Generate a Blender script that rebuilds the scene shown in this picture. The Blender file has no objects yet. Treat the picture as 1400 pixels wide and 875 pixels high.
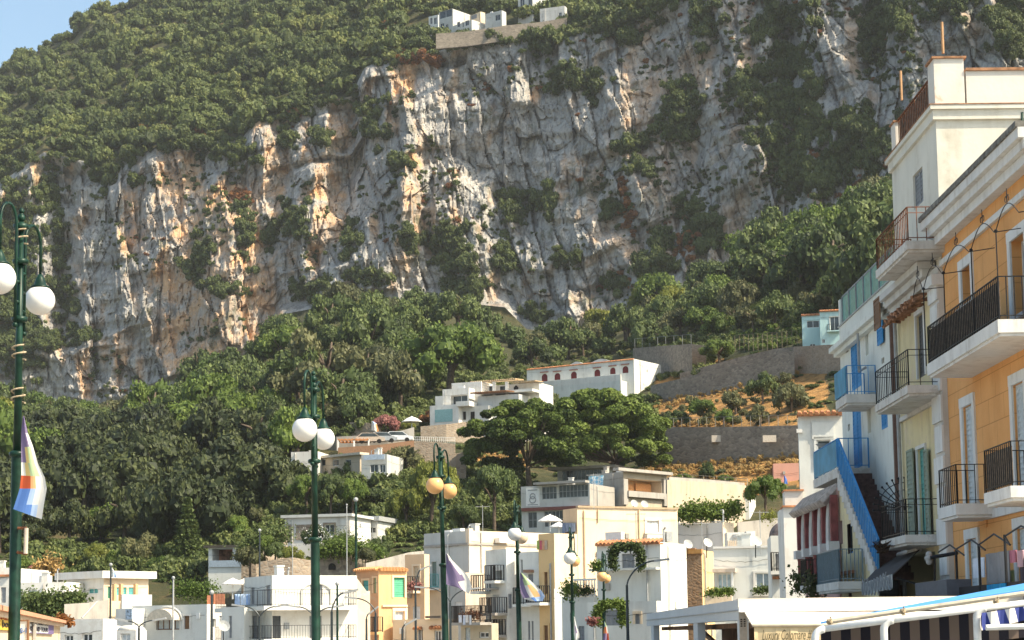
import bpy, math, random
import numpy as np
from mathutils import Matrix, Vector

sc = bpy.context.scene
COL = sc.collection
rng = np.random.default_rng(7)
random.seed(7)

# ------------------------------------------------------------------ camera
FPX, IW, IH = 2700.0, 1400.0, 875.0          # focal length in photo pixels, photo size
PPU, PPV = 700.0, 547.0                      # principal point
PITCH, ROLL = math.atan(321 / FPX), -0.013
CAM = np.array([0.0, 0.0, 1.7])
Rm = Matrix.Rotation(math.pi / 2 + PITCH, 4, 'X') @ Matrix.Rotation(ROLL, 4, 'Z')
RN = np.array(Rm.to_3x3())
cd = bpy.data.cameras.new('camera')
cam = bpy.data.objects.new('camera', cd)
COL.objects.link(cam)
cam.matrix_world = Matrix.Translation(Vector(CAM)) @ Rm
cd.sensor_fit = 'HORIZONTAL'
cd.sensor_width = 36.0
cd.lens = 36.0 * FPX / IW
cd.shift_y = (PPV - IH / 2) / IW
cd.clip_start, cd.clip_end = 0.5, 6000
sc.camera = cam

def ray(u, v):
    "direction through a photo pixel, scaled so that y = 1"
    u = np.asarray(u, float); v = np.asarray(v, float)
    c = np.stack([(u - PPU) / FPX, (PPV - v) / FPX, -np.ones_like(u + v)], -1)
    d = c @ RN.T
    return d / d[..., 1:2]

def at(u, v, Y):
    return CAM + ray(u, v) * np.asarray(Y, float)[..., None]

def pix(P):
    q = (np.asarray(P, float) - CAM) @ RN
    return PPU - q[..., 0] / q[..., 2] * FPX, PPV + q[..., 1] / q[..., 2] * FPX

# ------------------------------------------------------------------ light
SUN_EL, SUN_AZ = math.radians(47), math.atan2(0.905, -0.425)
SUN = np.array([math.cos(SUN_EL) * math.sin(SUN_AZ), math.cos(SUN_EL) * math.cos(SUN_AZ), math.sin(SUN_EL)])
ld = bpy.data.lights.new('sun', 'SUN')
ld.energy, ld.angle, ld.color = 5.0, math.radians(0.55), (1.0, 0.87, 0.66)
lo = bpy.data.objects.new('sun', ld)
COL.objects.link(lo)
lo.rotation_euler = Vector(SUN).to_track_quat('Z', 'Y').to_euler()
w = bpy.data.worlds.new('World'); sc.world = w; w.use_nodes = True
sky = w.node_tree.nodes.new('ShaderNodeTexSky')
sky.sky_type = 'NISHITA'; sky.sun_disc = False
sky.sun_elevation, sky.sun_rotation = SUN_EL, SUN_AZ
sky.air_density, sky.dust_density, sky.ozone_density = 1.0, 3.0, 0.35
bg = w.node_tree.nodes['Background']
bg.inputs['Strength'].default_value = 0.15
tn_ = w.node_tree.nodes.new('ShaderNodeMix'); tn_.data_type = 'RGBA'; tn_.blend_type = 'MULTIPLY'; tn_.inputs[0].default_value = 1.0
tn_.inputs[7].default_value = (0.95, 1.04, 1.0, 1)
w.node_tree.links.new(sky.outputs[0], tn_.inputs[6]); w.node_tree.links.new(tn_.outputs[2], bg.inputs['Color'])
vs = sc.view_settings
vs.view_transform, vs.look, vs.gamma, vs.exposure, vs.use_curve_mapping = 'Standard', 'None', 1.0, 0.74, False
sc.cycles.use_denoising = True
sc.cycles.max_bounces = 6
sc.cycles.diffuse_bounces = 3
sc.cycles.glossy_bounces = 2
sc.cycles.transmission_bounces = 3
sc.cycles.volume_bounces = 0
sc.cycles.transparent_max_bounces = 4
sc.cycles.sample_clamp_indirect = 6.0

# ------------------------------------------------------------------ noise
def _h(ix, iy, iz, s):
    n = (ix * 374761393 + iy * 668265263 + iz * 2147483647 + s * 1274126177) & 0xFFFFFFFF
    n = ((n ^ (n >> 13)) * 1274126177) & 0xFFFFFFFF
    n = ((n ^ (n >> 16)) * 2246822519) & 0xFFFFFFFF
    return ((n ^ (n >> 15)) & 0xFFFFFF) / float(0x7FFFFF) - 1.0

def vnoise(x, y, z=0.0, s=0):
    x, y, z = np.broadcast_arrays(np.asarray(x, float), np.asarray(y, float), np.asarray(z, float))
    ix, iy, iz = (np.floor(a).astype(np.int64) for a in (x, y, z))
    fx, fy, fz = x - ix, y - iy, z - iz
    fx, fy, fz = (a * a * a * (a * (a * 6 - 15) + 10) for a in (fx, fy, fz))
    r = 0.0
    for dx in (0, 1):
        for dy in (0, 1):
            for dz in (0, 1):
                wgt = (fx if dx else 1 - fx) * (fy if dy else 1 - fy) * (fz if dz else 1 - fz)
                r = r + wgt * _h(ix + dx, iy + dy, iz + dz, s)
    return r

def fbm(x, y, z=0.0, s=0, o=4):
    r, a, f = 0.0, 1.0, 1.0
    for k in range(o):
        r = r + a * vnoise(np.asarray(x) * f, np.asarray(y) * f, np.asarray(z) * f, s + k * 17)
        a *= 0.5; f *= 2.03
    return r / 1.9

def ridged(x, y, z=0.0, s=0, o=4):
    r, a, f = 0.0, 1.0, 1.0
    for k in range(o):
        r = r + a * (1 - 2 * np.abs(vnoise(np.asarray(x) * f, np.asarray(y) * f, np.asarray(z) * f, s + k * 13)))
        a *= 0.5; f *= 2.1
    return r / 1.9

def inpoly(u, v, poly):
    r = np.zeros(np.broadcast(u, v).shape, bool)
    n = len(poly)
    for i in range(n):
        (x0, y0), (x1, y1) = poly[i], poly[(i + 1) % n]
        if y0 == y1: continue
        c = ((y0 > v) != (y1 > v)) & (u < (x1 - x0) * (v - y0) / (y1 - y0) + x0)
        r ^= c
    return r

# ------------------------------------------------------------------ objects
ORG = {}
def tag(o, label=None, cat=None, group=None, kind=None):
    if label: o['label'] = label
    if cat: o['category'] = cat
    if group: o['group'] = group
    if kind: o['kind'] = kind
    return o

def thing(name, label, cat, loc=(0, 0, 0), group=None):
    o = bpy.data.objects.new(name, None); COL.objects.link(o)
    o.empty_display_size = 0.3
    o.location = [float(a) for a in loc]
    ORG[o.name] = np.array(loc, float)
    return tag(o, label, cat, group)

def link_mesh(name, me, parent=None, org=None):
    o = bpy.data.objects.new(name, me); COL.objects.link(o)
    if parent is not None:
        o.parent = parent
        ORG[o.name] = ORG[parent.name]
    else:
        org = np.zeros(3) if org is None else np.array(org, float)
        o.location = [float(a) for a in org]
        ORG[o.name] = org
    return o

def np_mesh(name, verts, faces, mats, smooth=False, mi=None):
    "faces: (n,k) int array, or a list of index lists"
    me = bpy.data.meshes.new(name)
    verts = np.asarray(verts, np.float32)
    me.vertices.add(len(verts)); me.vertices.foreach_set('co', verts.ravel())
    if isinstance(faces, np.ndarray):
        n, k = faces.shape
        lt = np.full(n, k, np.int32); li = faces.astype(np.int32).ravel()
    else:
        lt = np.array([len(f) for f in faces], np.int32); li = np.concatenate([np.asarray(f, np.int32) for f in faces])
        n = len(faces)
    me.loops.add(len(li)); me.loops.foreach_set('vertex_index', li)
    me.polygons.add(n)
    me.polygons.foreach_set('loop_start', np.concatenate([[0], np.cumsum(lt)[:-1]]).astype(np.int32))
    me.polygons.foreach_set('loop_total', lt)
    me.polygons.foreach_set('use_smooth', np.full(n, smooth))
    for m in (mats if isinstance(mats, (list, tuple)) else [mats]): me.materials.append(m)
    if mi is not None: me.polygons.foreach_set('material_index', np.asarray(mi, np.int32))
    me.update(calc_edges=True)
    return me

def vattr(me, name, vals):
    a = me.attributes.new(name, 'FLOAT', 'POINT'); a.data.foreach_set('value', np.asarray(vals, np.float32))

class Frame:
    "a local frame: x along a facade, y into the building, z up"
    def __init__(s, o=(0, 0, 0), ax=(1, 0, 0), ay=(0, 1, 0), az=(0, 0, 1)):
        s.o = np.array(o, float); s.M = np.array([ax, ay, az], float)
    def w(s, p): return s.o + np.asarray(p, float) @ s.M
    def hit(s, u, v):
        "pixel -> local x, z on the plane y = 0 of this frame"
        d = ray(u, v); n = s.M[1]
        t = ((s.o - CAM) @ n) / (d @ n)
        q = (CAM + d * np.asarray(t)[..., None] - s.o) @ np.linalg.inv(s.M)
        return q[..., 0], q[..., 2]
    def moved(s, x, y, z): return Frame(s.w((x, y, z)), *s.M)
WORLD = Frame()

class MB:
    def __init__(s, fr=WORLD): s.v, s.f, s.fr, s.sm = [], [], fr, False
    def add(s, pts, faces):
        b = len(s.v); s.v.extend(s.fr.w(np.asarray(pts, float)).tolist())
        s.f.extend([[b + i for i in f] for f in faces]); return s
    def box(s, x0, x1, y0, y1, z0, z1):
        p = [(x, y, z) for z in (z0, z1) for y in (y0, y1) for x in (x0, x1)]
        return s.add(p, [(0, 2, 3, 1), (4, 5, 7, 6), (0, 1, 5, 4), (2, 6, 7, 3), (0, 4, 6, 2), (1, 3, 7, 5)])
    def quad(s, *p): return s.add(p, [tuple(range(len(p)))])
    def prism(s, poly, d0, d1, ax='y'):
        "poly of two coordinates, extruded along the axis ax"
        n = len(poly)
        mk = {'y': lambda a, b, d: (a, d, b), 'z': lambda a, b, d: (a, b, d), 'x': lambda a, b, d: (d, a, b)}[ax]
        p = [mk(a, b, d0) for a, b in poly] + [mk(a, b, d1) for a, b in poly]
        return s.add(p, [tuple(range(n))[::-1], tuple(range(n, 2 * n))] + [(i, (i + 1) % n, n + (i + 1) % n, n + i) for i in range(n)])
    def tube(s, pts, r, n=6, cap=True):
        pts = np.asarray(pts, float); m = len(pts)
        r = np.broadcast_to(np.asarray(r, float), (m,))
        t = np.gradient(pts, axis=0); t /= np.linalg.norm(t, axis=1)[:, None] + 1e-9
        ref = np.array([0, 0, 1.0]) if abs(t[:, 2]).max() < 0.95 else np.array([0.31, 0.95, 0.05])
        a = np.cross(t, ref); a /= np.linalg.norm(a, axis=1)[:, None] + 1e-9
        b = np.cross(t, a)
        an = np.linspace(0, 2 * math.pi, n, endpoint=False)
        ring = pts[:, None] + r[:, None, None] * (a[:, None] * np.cos(an)[None, :, None] + b[:, None] * np.sin(an)[None, :, None])
        F = [(i * n + k, i * n + (k + 1) % n, (i + 1) * n + (k + 1) % n, (i + 1) * n + k) for i in range(m - 1) for k in range(n)]
        if cap: F += [tuple(range(n))[::-1], tuple(range((m - 1) * n, m * n))]
        return s.add(ring.reshape(-1, 3), F)
    def bar(s, a, b, w, h=None):
        "a square bar from a to b"
        h = h or w
        a, b = np.asarray(a, float), np.asarray(b, float)
        t = b - a; t /= np.linalg.norm(t) + 1e-9
        ref = np.array([0, 0, 1.0]) if abs(t[2]) < 0.9 else np.array([1.0, 0, 0])
        x = np.cross(t, ref); x /= np.linalg.norm(x); y = np.cross(x, t)
        p = [q + x * sx * w / 2 + y * sy * h / 2 for q in (a, b) for sx, sy in ((-1, -1), (1, -1), (1, 1), (-1, 1))]
        return s.add(p, [(3, 2, 1, 0), (4, 5, 6, 7)] + [(i, (i + 1) % 4, 4 + (i + 1) % 4, 4 + i) for i in range(4)])
    def lathe(s, prof, c=(0, 0, 0), n=16):
        "prof: list of (radius, z)"
        an = np.linspace(0, 2 * math.pi, n, endpoint=False)
        p = [(c[0] + r * math.cos(a), c[1] + r * math.sin(a), c[2] + z) for r, z in prof for a in an]
        m = len(prof)
        F = [(i * n + k, i * n + (k + 1) % n, (i + 1) * n + (k + 1) % n, (i + 1) * n + k) for i in range(m - 1) for k in range(n)]
        F += [tuple(range(n))[::-1], tuple(range((m - 1) * n, m * n))]
        return s.add(p, F)
    def ball(s, c, r, n=14, m=9, sq=(1, 1, 1)):
        prof = [(r * math.sin(math.pi * i / m), -r * math.cos(math.pi * i / m)) for i in range(m + 1)]
        prof[0] = (1e-3, -r); prof[-1] = (1e-3, r)
        return s.lathe(prof, c, n)
    def build(s, name, m, parent=None, smooth=False, org=None):
        o0 = ORG[parent.name] if parent is not None else (np.zeros(3) if org is None else np.asarray(org, float))
        me = np_mesh(name, np.array(s.v) - o0, s.f, m, smooth)
        return link_mesh(name, me, parent, o0 if parent is None else None)

# ------------------------------------------------------------------ materials
class NT:
    def __init__(s, name):
        s.m = bpy.data.materials.new(name); s.m.use_nodes = True
        s.t = s.m.node_tree; s.n = s.t.nodes; s.b = s.n['Principled BSDF']; s.out = s.n['Material Output']
        s.b.inputs['Specular IOR Level'].default_value = 0.25
        s._pos = None
    def L(s, a, b): s.t.links.new(a, b)
    def node(s, ty, **kw):
        n = s.n.new(ty)
        for k, v in kw.items(): setattr(n, k, v)
        return n
    def pos(s, scale=(1, 1, 1)):
        if s._pos is None: s._pos = s.node('ShaderNodeNewGeometry').outputs['Position']
        mp = s.node('ShaderNodeMapping'); mp.inputs['Scale'].default_value = scale
        s.L(s._pos, mp.inputs[0]); return mp.outputs[0]
    def noise(s, scale, detail=4, rough=0.55, st=(1, 1, 1)):
        n = s.node('ShaderNodeTexNoise'); n.inputs['Scale'].default_value = scale
        n.inputs['Detail'].default_value = detail; n.inputs['Roughness'].default_value = rough
        s.L(s.pos(st), n.inputs['Vector']); return n.outputs[0]
    def ramp(s, fac, stops):
        r = s.node('ShaderNodeValToRGB'); e = r.color_ramp.elements
        while len(e) < len(stops): e.new(0.5)
        for k, (p, c) in enumerate(stops):
            e[k].position = p; e[k].color = (*c, 1) if len(c) == 3 else c
        s.L(fac, r.inputs[0]); return r.outputs[0]
    def mix(s, fac, a, b, blend='MIX'):
        n = s.node('ShaderNodeMix', data_type='RGBA', blend_type=blend)
        for i, x in ((0, fac), (6, a), (7, b)):
            if hasattr(x, 'default_value'): s.L(x, n.inputs[i])
            elif i == 0: n.inputs[0].default_value = x
            else: n.inputs[i].default_value = (*x, 1)
        return n.outputs[2]
    def math(s, op, a, b=0.0, clamp=False):
        n = s.node('ShaderNodeMath', operation=op, use_clamp=clamp)
        for i, x in ((0, a), (1, b)):
            if hasattr(x, 'default_value'): s.L(x, n.inputs[i])
            else: n.inputs[i].default_value = x
        return n.outputs[0]
    def attr(s, name):
        return s.node('ShaderNodeAttribute', attribute_name=name).outputs['Fac']
    def bump(s, h, strength=0.4, dist=0.05):
        n = s.node('ShaderNodeBump'); n.inputs['Strength'].default_value = strength; n.inputs['Distance'].default_value = dist
        s.L(h, n.inputs['Height']); s.L(n.outputs[0], s.b.inputs['Normal'])
    def color(s, c): s.L(c, s.b.inputs['Base Color'])
    def rough(s, r): s.b.inputs['Roughness'].default_value = r

MATS = {}
def plain(name, c, rough=0.6, metal=0.0, var=0.12, scale=6.0):
    if name in MATS: return MATS[name]
    t = NT(name); t.rough(rough); t.b.inputs['Metallic'].default_value = metal
    n = t.noise(scale, 5)
    lo = tuple(a * (1 - var * 1.6) for a in c); hi = tuple(min(1, a * (1 + var)) for a in c)
    t.color(t.ramp(n, [(0.3, lo), (0.7, hi)]))
    MATS[name] = t.m; return t.m

def plaster(name, c, dirt=0.35, dirtc=(0.22, 0.19, 0.15), patch=None, scale=1.0):
    "painted render: cloudy tone, rain streaks running down, small grime, optional bare patches"
    if name in MATS: return MATS[name]
    t = NT(name); t.rough(0.9)
    cl = t.ramp(t.noise(0.35 * scale, 5), [(0.3, tuple(a * 0.88 for a in c)), (0.7, tuple(min(1, a * 1.05) for a in c))])
    st = t.ramp(t.noise(1.6 * scale, 4, 0.6, (1, 1, 0.12)), [(0.44, (0, 0, 0)), (0.74, (1, 1, 1))])
    fg = t.ramp(t.noise(0.8 * scale, 6, 0.7), [(0.40, (0, 0, 0)), (0.72, (1, 1, 1))])
    f = t.math('MULTIPLY', t.math('MULTIPLY', st, fg), min(1.0, dirt * 1.3))
    cl = t.mix(f, cl, dirtc)
    if patch:
        pf = t.ramp(t.noise(0.9 * scale, 7, 0.65), [(0.56, (0, 0, 0)), (0.60, (1, 1, 1))])
        cl = t.mix(t.math('MULTIPLY', pf, 0.8), cl, patch)
    t.color(cl)
    t.bump(t.noise(9, 5), 0.25, 0.02)
    MATS[name] = t.m; return t.m

def stone(name, c1, c2, scale=2.2, mortar=(0.30, 0.27, 0.23)):
    if name in MATS: return MATS[name]
    t = NT(name); t.rough(0.95)
    vo = t.node('ShaderNodeTexVoronoi'); vo.inputs['Scale'].default_value = scale
    t.L(t.pos((1, 1, 1.5)), vo.inputs['Vector'])
    ve = t.node('ShaderNodeTexVoronoi', feature='DISTANCE_TO_EDGE'); ve.inputs['Scale'].default_value = scale
    t.L(t.pos((1, 1, 1.5)), ve.inputs['Vector'])
    base = t.mix(t.node('ShaderNodeSeparateColor').outputs[0], c1, c2)
    sp = [n for n in t.n if n.type == 'SEPARATE_COLOR'][0]; t.L(vo.outputs['Color'], sp.inputs[0])
    base = t.mix(t.math('MULTIPLY', t.noise(0.25, 5), 0.8), base, tuple(a * 0.45 for a in c1))
    e = t.ramp(ve.outputs['Distance'], [(0.02, (1, 1, 1)), (0.10, (0, 0, 0))])
    t.color(t.mix(t.math('MULTIPLY', e, 0.7), base, mortar))
    t.bump(ve.outputs['Distance'], 0.6, 0.12)
    MATS[name] = t.m; return t.m
HAZE = 0.00008
# ------------------------------------------------------------------ terrain
def curve(pts):
    p = np.array(pts, float)
    return lambda u: np.interp(u, p[:, 0], p[:, 1])
c_base = curve([(-600, 480), (-100, 500), (0, 525), (60, 552), (110, 560), (200, 545), (300, 508), (345, 478), (385, 430), (480, 412), (560, 410), (640, 415), (690, 420), (720, 450), (790, 458), (850, 432), (880, 424), (950, 394), (1050, 346), (1150, 302), (1220, 274), (1400, 230), (2100, 170)])
c_top = curve([(-600, 330), (-100, 270), (0, 250), (40, 222), (60, 208), (150, 228), (220, 200), (330, 190), (350, 165), (400, 155), (430, 142), (480, 132), (500, 88), (560, 80), (620, 64), (700, 54), (800, 44), (880, 20), (950, -10), (1000, -50), (1200, -120), (1400, -150), (2100, -150)])
c_ridge = curve([(-600, 430), (-250, 250), (-40, 118), (0, 92), (60, 62), (100, 50), (122, 26), (165, 10), (200, -8), (300, -50), (500, -120), (800, -180), (1100, -220), (1400, -250), (2100, -250)])
c_Yb = curve([(-600, 690), (0, 640), (300, 600), (700, 560), (1000, 520), (1250, 480), (2100, 380)])

US = np.concatenate([np.linspace(-600, -20, 60), np.linspace(-12, 1430, 900), np.linspace(1445, 2100, 50)])
NU = len(US)

def low_Y(u, v):
    "depth of the lower slope seen at a pixel"
    vb, Yb = sum(c_base(u + d) for d in (-60, -40, -20, 0, 20, 40, 60)) / 7, c_Yb(u)
    s = np.clip((v - vb) / (905 - vb), 0, 1)
    s = s ** 0.75
    return 1.0 / ((1 - s) / Yb + s / 175.0)

# ---- where the cliff turns towards the sun (faces right) and where away
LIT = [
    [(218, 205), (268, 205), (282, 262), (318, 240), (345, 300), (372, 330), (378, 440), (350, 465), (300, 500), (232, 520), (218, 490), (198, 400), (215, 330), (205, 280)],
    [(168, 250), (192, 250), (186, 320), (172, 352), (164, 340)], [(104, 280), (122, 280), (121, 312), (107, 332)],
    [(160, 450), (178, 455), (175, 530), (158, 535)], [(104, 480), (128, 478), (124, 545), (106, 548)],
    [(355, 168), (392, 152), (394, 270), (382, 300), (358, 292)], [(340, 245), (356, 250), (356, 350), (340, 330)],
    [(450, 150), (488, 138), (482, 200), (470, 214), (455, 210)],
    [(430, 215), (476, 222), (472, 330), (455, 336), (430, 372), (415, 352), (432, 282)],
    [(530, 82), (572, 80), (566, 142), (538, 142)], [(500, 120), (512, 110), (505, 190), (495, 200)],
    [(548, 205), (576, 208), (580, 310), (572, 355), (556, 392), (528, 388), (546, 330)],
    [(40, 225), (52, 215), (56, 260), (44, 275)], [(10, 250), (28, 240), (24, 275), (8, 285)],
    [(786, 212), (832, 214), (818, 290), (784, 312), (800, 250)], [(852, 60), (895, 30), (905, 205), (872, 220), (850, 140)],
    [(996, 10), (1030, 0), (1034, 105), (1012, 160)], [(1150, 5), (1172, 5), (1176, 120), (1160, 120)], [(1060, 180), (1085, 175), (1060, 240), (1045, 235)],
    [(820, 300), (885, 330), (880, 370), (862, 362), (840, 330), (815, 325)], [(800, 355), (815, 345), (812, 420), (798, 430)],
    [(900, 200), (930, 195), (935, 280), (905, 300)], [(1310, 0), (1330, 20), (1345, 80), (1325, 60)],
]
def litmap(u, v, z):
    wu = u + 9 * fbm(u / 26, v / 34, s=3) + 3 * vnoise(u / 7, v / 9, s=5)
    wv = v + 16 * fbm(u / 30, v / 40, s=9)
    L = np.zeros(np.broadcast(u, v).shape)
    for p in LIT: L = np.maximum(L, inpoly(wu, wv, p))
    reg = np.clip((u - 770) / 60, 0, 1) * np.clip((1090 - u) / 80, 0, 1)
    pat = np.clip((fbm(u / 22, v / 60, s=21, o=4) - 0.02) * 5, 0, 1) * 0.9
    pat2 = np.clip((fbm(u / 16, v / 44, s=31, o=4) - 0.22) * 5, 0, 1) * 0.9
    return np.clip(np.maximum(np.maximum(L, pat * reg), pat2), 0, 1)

def blur(a, k, ax):
    w = np.hanning(k + 2)[1:-1]; w /= w.sum()
    pad = [(0, 0)] * a.ndim; pad[ax] = (k // 2, k - 1 - k // 2)
    ap = np.pad(a, pad, mode='edge')
    return np.apply_along_axis(lambda r: np.convolve(r, w, 'valid'), ax, ap)

def grid_faces(nr, nc):
    i = np.arange(nr - 1)[:, None] * nc + np.arange(nc - 1)[None]
    return np.stack([i, i + 1, i + nc + 1, i + nc], -1).reshape(-1, 4)

def worley(x, z, s):
    "angular cells: border distance, and a random tilted facet per cell"
    ix, iz = np.floor(x).astype(np.int64), np.floor(z).astype(np.int64)
    f1 = np.full(x.shape, 9.0); f2 = np.full(x.shape, 9.0); fac = np.zeros(x.shape)
    for a in (-1, 0, 1):
        for b in (-1, 0, 1):
            cx, cz = ix + a, iz + b; o = np.zeros_like(cx)
            px_, pz_ = cx + 0.5 + 0.45 * _h(cx, cz, o, s), cz + 0.5 + 0.45 * _h(cx, cz, o, s + 1)
            ddx, ddz = x - px_, z - pz_; d = np.hypot(ddx, ddz)
            fv_ = _h(cx, cz, o, s + 2) + 1.1 * ddx * _h(cx, cz, o, s + 3) + 0.7 * ddz * _h(cx, cz, o, s + 4)
            c1 = d < f1
            f2 = np.where(c1, f1, np.minimum(f2, d)); fac = np.where(c1, fv_, fac); f1 = np.where(c1, d, f1)
    return f2 - f1, fac
NC = 330
tt = np.linspace(0, 1, NC)[:, None]
U = np.broadcast_to(US[None], (NC, NU))
Vc = c_base(US)[None] * (1 - tt) + c_top(US)[None] * tt
Yc = c_Yb(US)[None] + 34 * tt ** 1.15
Z0 = (868 - Vc) / FPX * Yc
X0 = (U - 700) / FPX * Yc
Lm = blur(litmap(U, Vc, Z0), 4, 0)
dx = np.gradient(X0, axis=1)
slope = Lm * 1.15 - (1 - Lm) * 0.55
g = np.cumsum(slope * dx, axis=1)
g -= blur(g, 161, 1)                                    # no drift over ~250 px
g = np.clip(blur(g, 3, 0), -14, 12)
wX, wZ = X0 + 2.5 * fbm(X0 / 14, Z0 / 20, s=141) + 0.18 * Z0, Z0 + 3 * fbm(X0 / 9, Z0 / 12, s=142)
e1, k1 = worley(wX / 9, wZ / 44, 300); e2, k2 = worley(wX / 3.6, wZ / 17, 310); e3, k3 = worley(wX / 1.7, wZ / 5.5, 320)
crk = np.clip(1 - e1 / 0.07, 0, 1) + 0.75 * np.clip(1 - e2 / 0.09, 0, 1) * (fbm(X0 / 20, Z0 / 20, s=145) > -0.15) + 0.4 * np.clip(1 - e3 / 0.12, 0, 1)
blk = 2.9 * k1 + 1.4 * k2 + 0.75 * k3
fade = np.minimum(1, np.minimum(tt / 0.05, (1 - tt) / 0.06))
rel = 4.0 * (0.5 - ridged(X0 / 22, Z0 / 75, s=41, o=3)) + 2.5 * fbm(X0 / 10, Z0 / 30, s=43, o=4) + 1.2 * (0.4 - ridged(X0 / 5, Z0 / 14, s=47, o=4)) + 0.7 * (0.4 - ridged(X0 / 2.2, Z0 / 4.0, s=53, o=3))
ledge = 2.6 * np.clip(fbm(X0 / 34, Z0 / 9, s=57, o=3), -0.2, 1)
rec = np.exp(-(((U - 690) / 62) ** 2 + ((Vc - 240) / 90) ** 2)) * 10 + np.exp(-(((U - 85) / 22) ** 2 + ((Vc - 350) / 100) ** 2)) * 16 \
    + np.exp(-(((U - 1080) / 24) ** 2 + ((Vc - 60) / 110) ** 2)) * 13 + np.exp(-(((U - 1195) / 16) ** 2 + ((Vc - 30) / 90) ** 2)) * 12 \
    - np.exp(-(((U - 290) / 60) ** 2 + ((Vc - 380) / 130) ** 2)) * 9 - np.exp(-(((U - 560) / 18) ** 2 + ((Vc - 300) / 110) ** 2)) * 5
Yc = Yc + fade * (g * 1.15 + rel + ledge + rec + 0.9 * crk + blk)
CL = at(U, Vc, Yc)

# ---- upper hill: from the cliff edge back to the ridge, then down behind it
NH = 70
hh = np.linspace(0, 1, NH)[:, None]
Vt, Vr = c_top(US)[None], c_ridge(US)[None]
ytop = Yc[-1:]
Yh = 1.0 / ((1 - hh) / ytop + hh / (c_Yb(US)[None] + 300))
Vh = Vt + (Vr - Vt) * hh
HL = at(np.broadcast_to(US[None], Yh.shape), Vh, Yh)
HL[1:, :, 2] += (3.0 * fbm(HL[1:, :, 0] / 40, HL[1:, :, 1] / 40, s=61))*np.minimum(1, hh[1:] * 8)
back = HL[-1:].copy(); back[..., 1] += 500; back[..., 2] = -2
HL = np.concatenate([HL, back])

# ---- lower slope: from the sea front up to the foot of the cliff
NL = 150
ll = np.linspace(0, 1, NL)[:, None]
Vl = 905 * (1 - ll) + c_base(US)[None] * ll
Ul = np.broadcast_to(US[None], Vl.shape)
Yl = low_Y(Ul, Vl)
LL = at(Ul, Vl, Yl)
LL[1:-1, :, 2] += 0.8 * fbm(LL[1:-1, :, 0] / 12, LL[1:-1, :, 1] / 12, s=71)
LL[-1] = CL[0]
LL[0, :, 2] = -1.5

# ---- materials
t = NT('limestone'); t.rough(0.95)
n1 = t.noise(0.045, 6, 0.6, (1, 1, 0.45)); n2 = t.noise(0.30, 6, 0.65, (1, 1, 0.4)); n3 = t.noise(1.1, 5, 0.7, (1, 1, 0.6))
c = t.ramp(n1, [(0.30, (0.33, 0.315, 0.29)), (0.55, (0.46, 0.435, 0.40)), (0.75, (0.58, 0.54, 0.48))])
c = t.mix(t.ramp(n2, [(0.36, (1, 1, 1)), (0.50, (0, 0, 0))]), c, (0.19, 0.185, 0.18))
stk = t.noise(0.55, 6, 0.7, (1, 1, 0.10)); c = t.mix(t.math('MULTIPLY', t.ramp(stk, [(0.50, (0, 0, 0)), (0.66, (1, 1, 1))]), 0.5), c, (0.20, 0.195, 0.19)); c = t.mix(t.math('MULTIPLY', t.ramp(stk, [(0.28, (1, 1, 1)), (0.42, (0, 0, 0))]), 0.25), c, (0.68, 0.62, 0.53))
c = t.mix(t.math('MULTIPLY', t.ramp(n3, [(0.35, (1, 1, 1)), (0.5, (0, 0, 0))]), 0.65), c, (0.21, 0.195, 0.18))
lit_ochre = t.math('MULTIPLY', t.attr('ochre'), t.ramp(t.noise(0.12, 6, 0.65), [(0.38, (0, 0, 0)), (0.62, (1, 1, 1))]))
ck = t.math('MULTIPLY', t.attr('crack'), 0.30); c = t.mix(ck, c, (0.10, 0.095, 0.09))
c = t.mix(lit_ochre, c, (0.58, 0.36, 0.20))
ri = t.math('MULTIPLY', t.ramp(t.noise(0.07, 7, 0.7, (1, 1, 0.7)), [(0.62, (0, 0, 0)), (0.72, (1, 1, 1))]), 0.5)
c = t.mix(ri, c, (0.44, 0.27, 0.16))
gr = t.ramp(t.noise(0.10, 7, 0.7, (1, 1, 0.9)), [(0.56, (0, 0, 0)), (0.66, (1, 1, 1))])
c = t.mix(t.math('MULTIPLY', gr, 0.75), c, (0.075, 0.085, 0.04))
t.color(c)
bh = t.math('ADD', t.noise(0.8, 8, 0.7, (1, 1, 0.55)), t.math('MULTIPLY', t.noise(0.25, 5, 0.6, (1, 1, 0.35)), 2.0))
t.bump(bh, 0.7, 0.9)
M_rock = t.m

t = NT('hill_soil'); t.rough(1.0)
c = t.ramp(t.noise(0.16, 7, 0.7), [(0.35, (0.030, 0.036, 0.014)), (0.55, (0.055, 0.055, 0.022)), (0.70, (0.12, 0.085, 0.04))])
dr = t.math('MULTIPLY', t.attr('dry'), t.ramp(t.noise(0.6, 6, 0.65), [(0.30, (0.25, 0.25, 0.25)), (0.6, (1, 1, 1))]))
c = t.mix(dr, c, t.ramp(t.noise(1.6, 5, 0.7), [(0.3, (0.26, 0.12, 0.035)), (0.7, (0.52, 0.29, 0.10))]))
t.color(c); t.bump(t.noise(0.9, 7, 0.7), 0.8, 0.6)
M_soil = t.m

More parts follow.
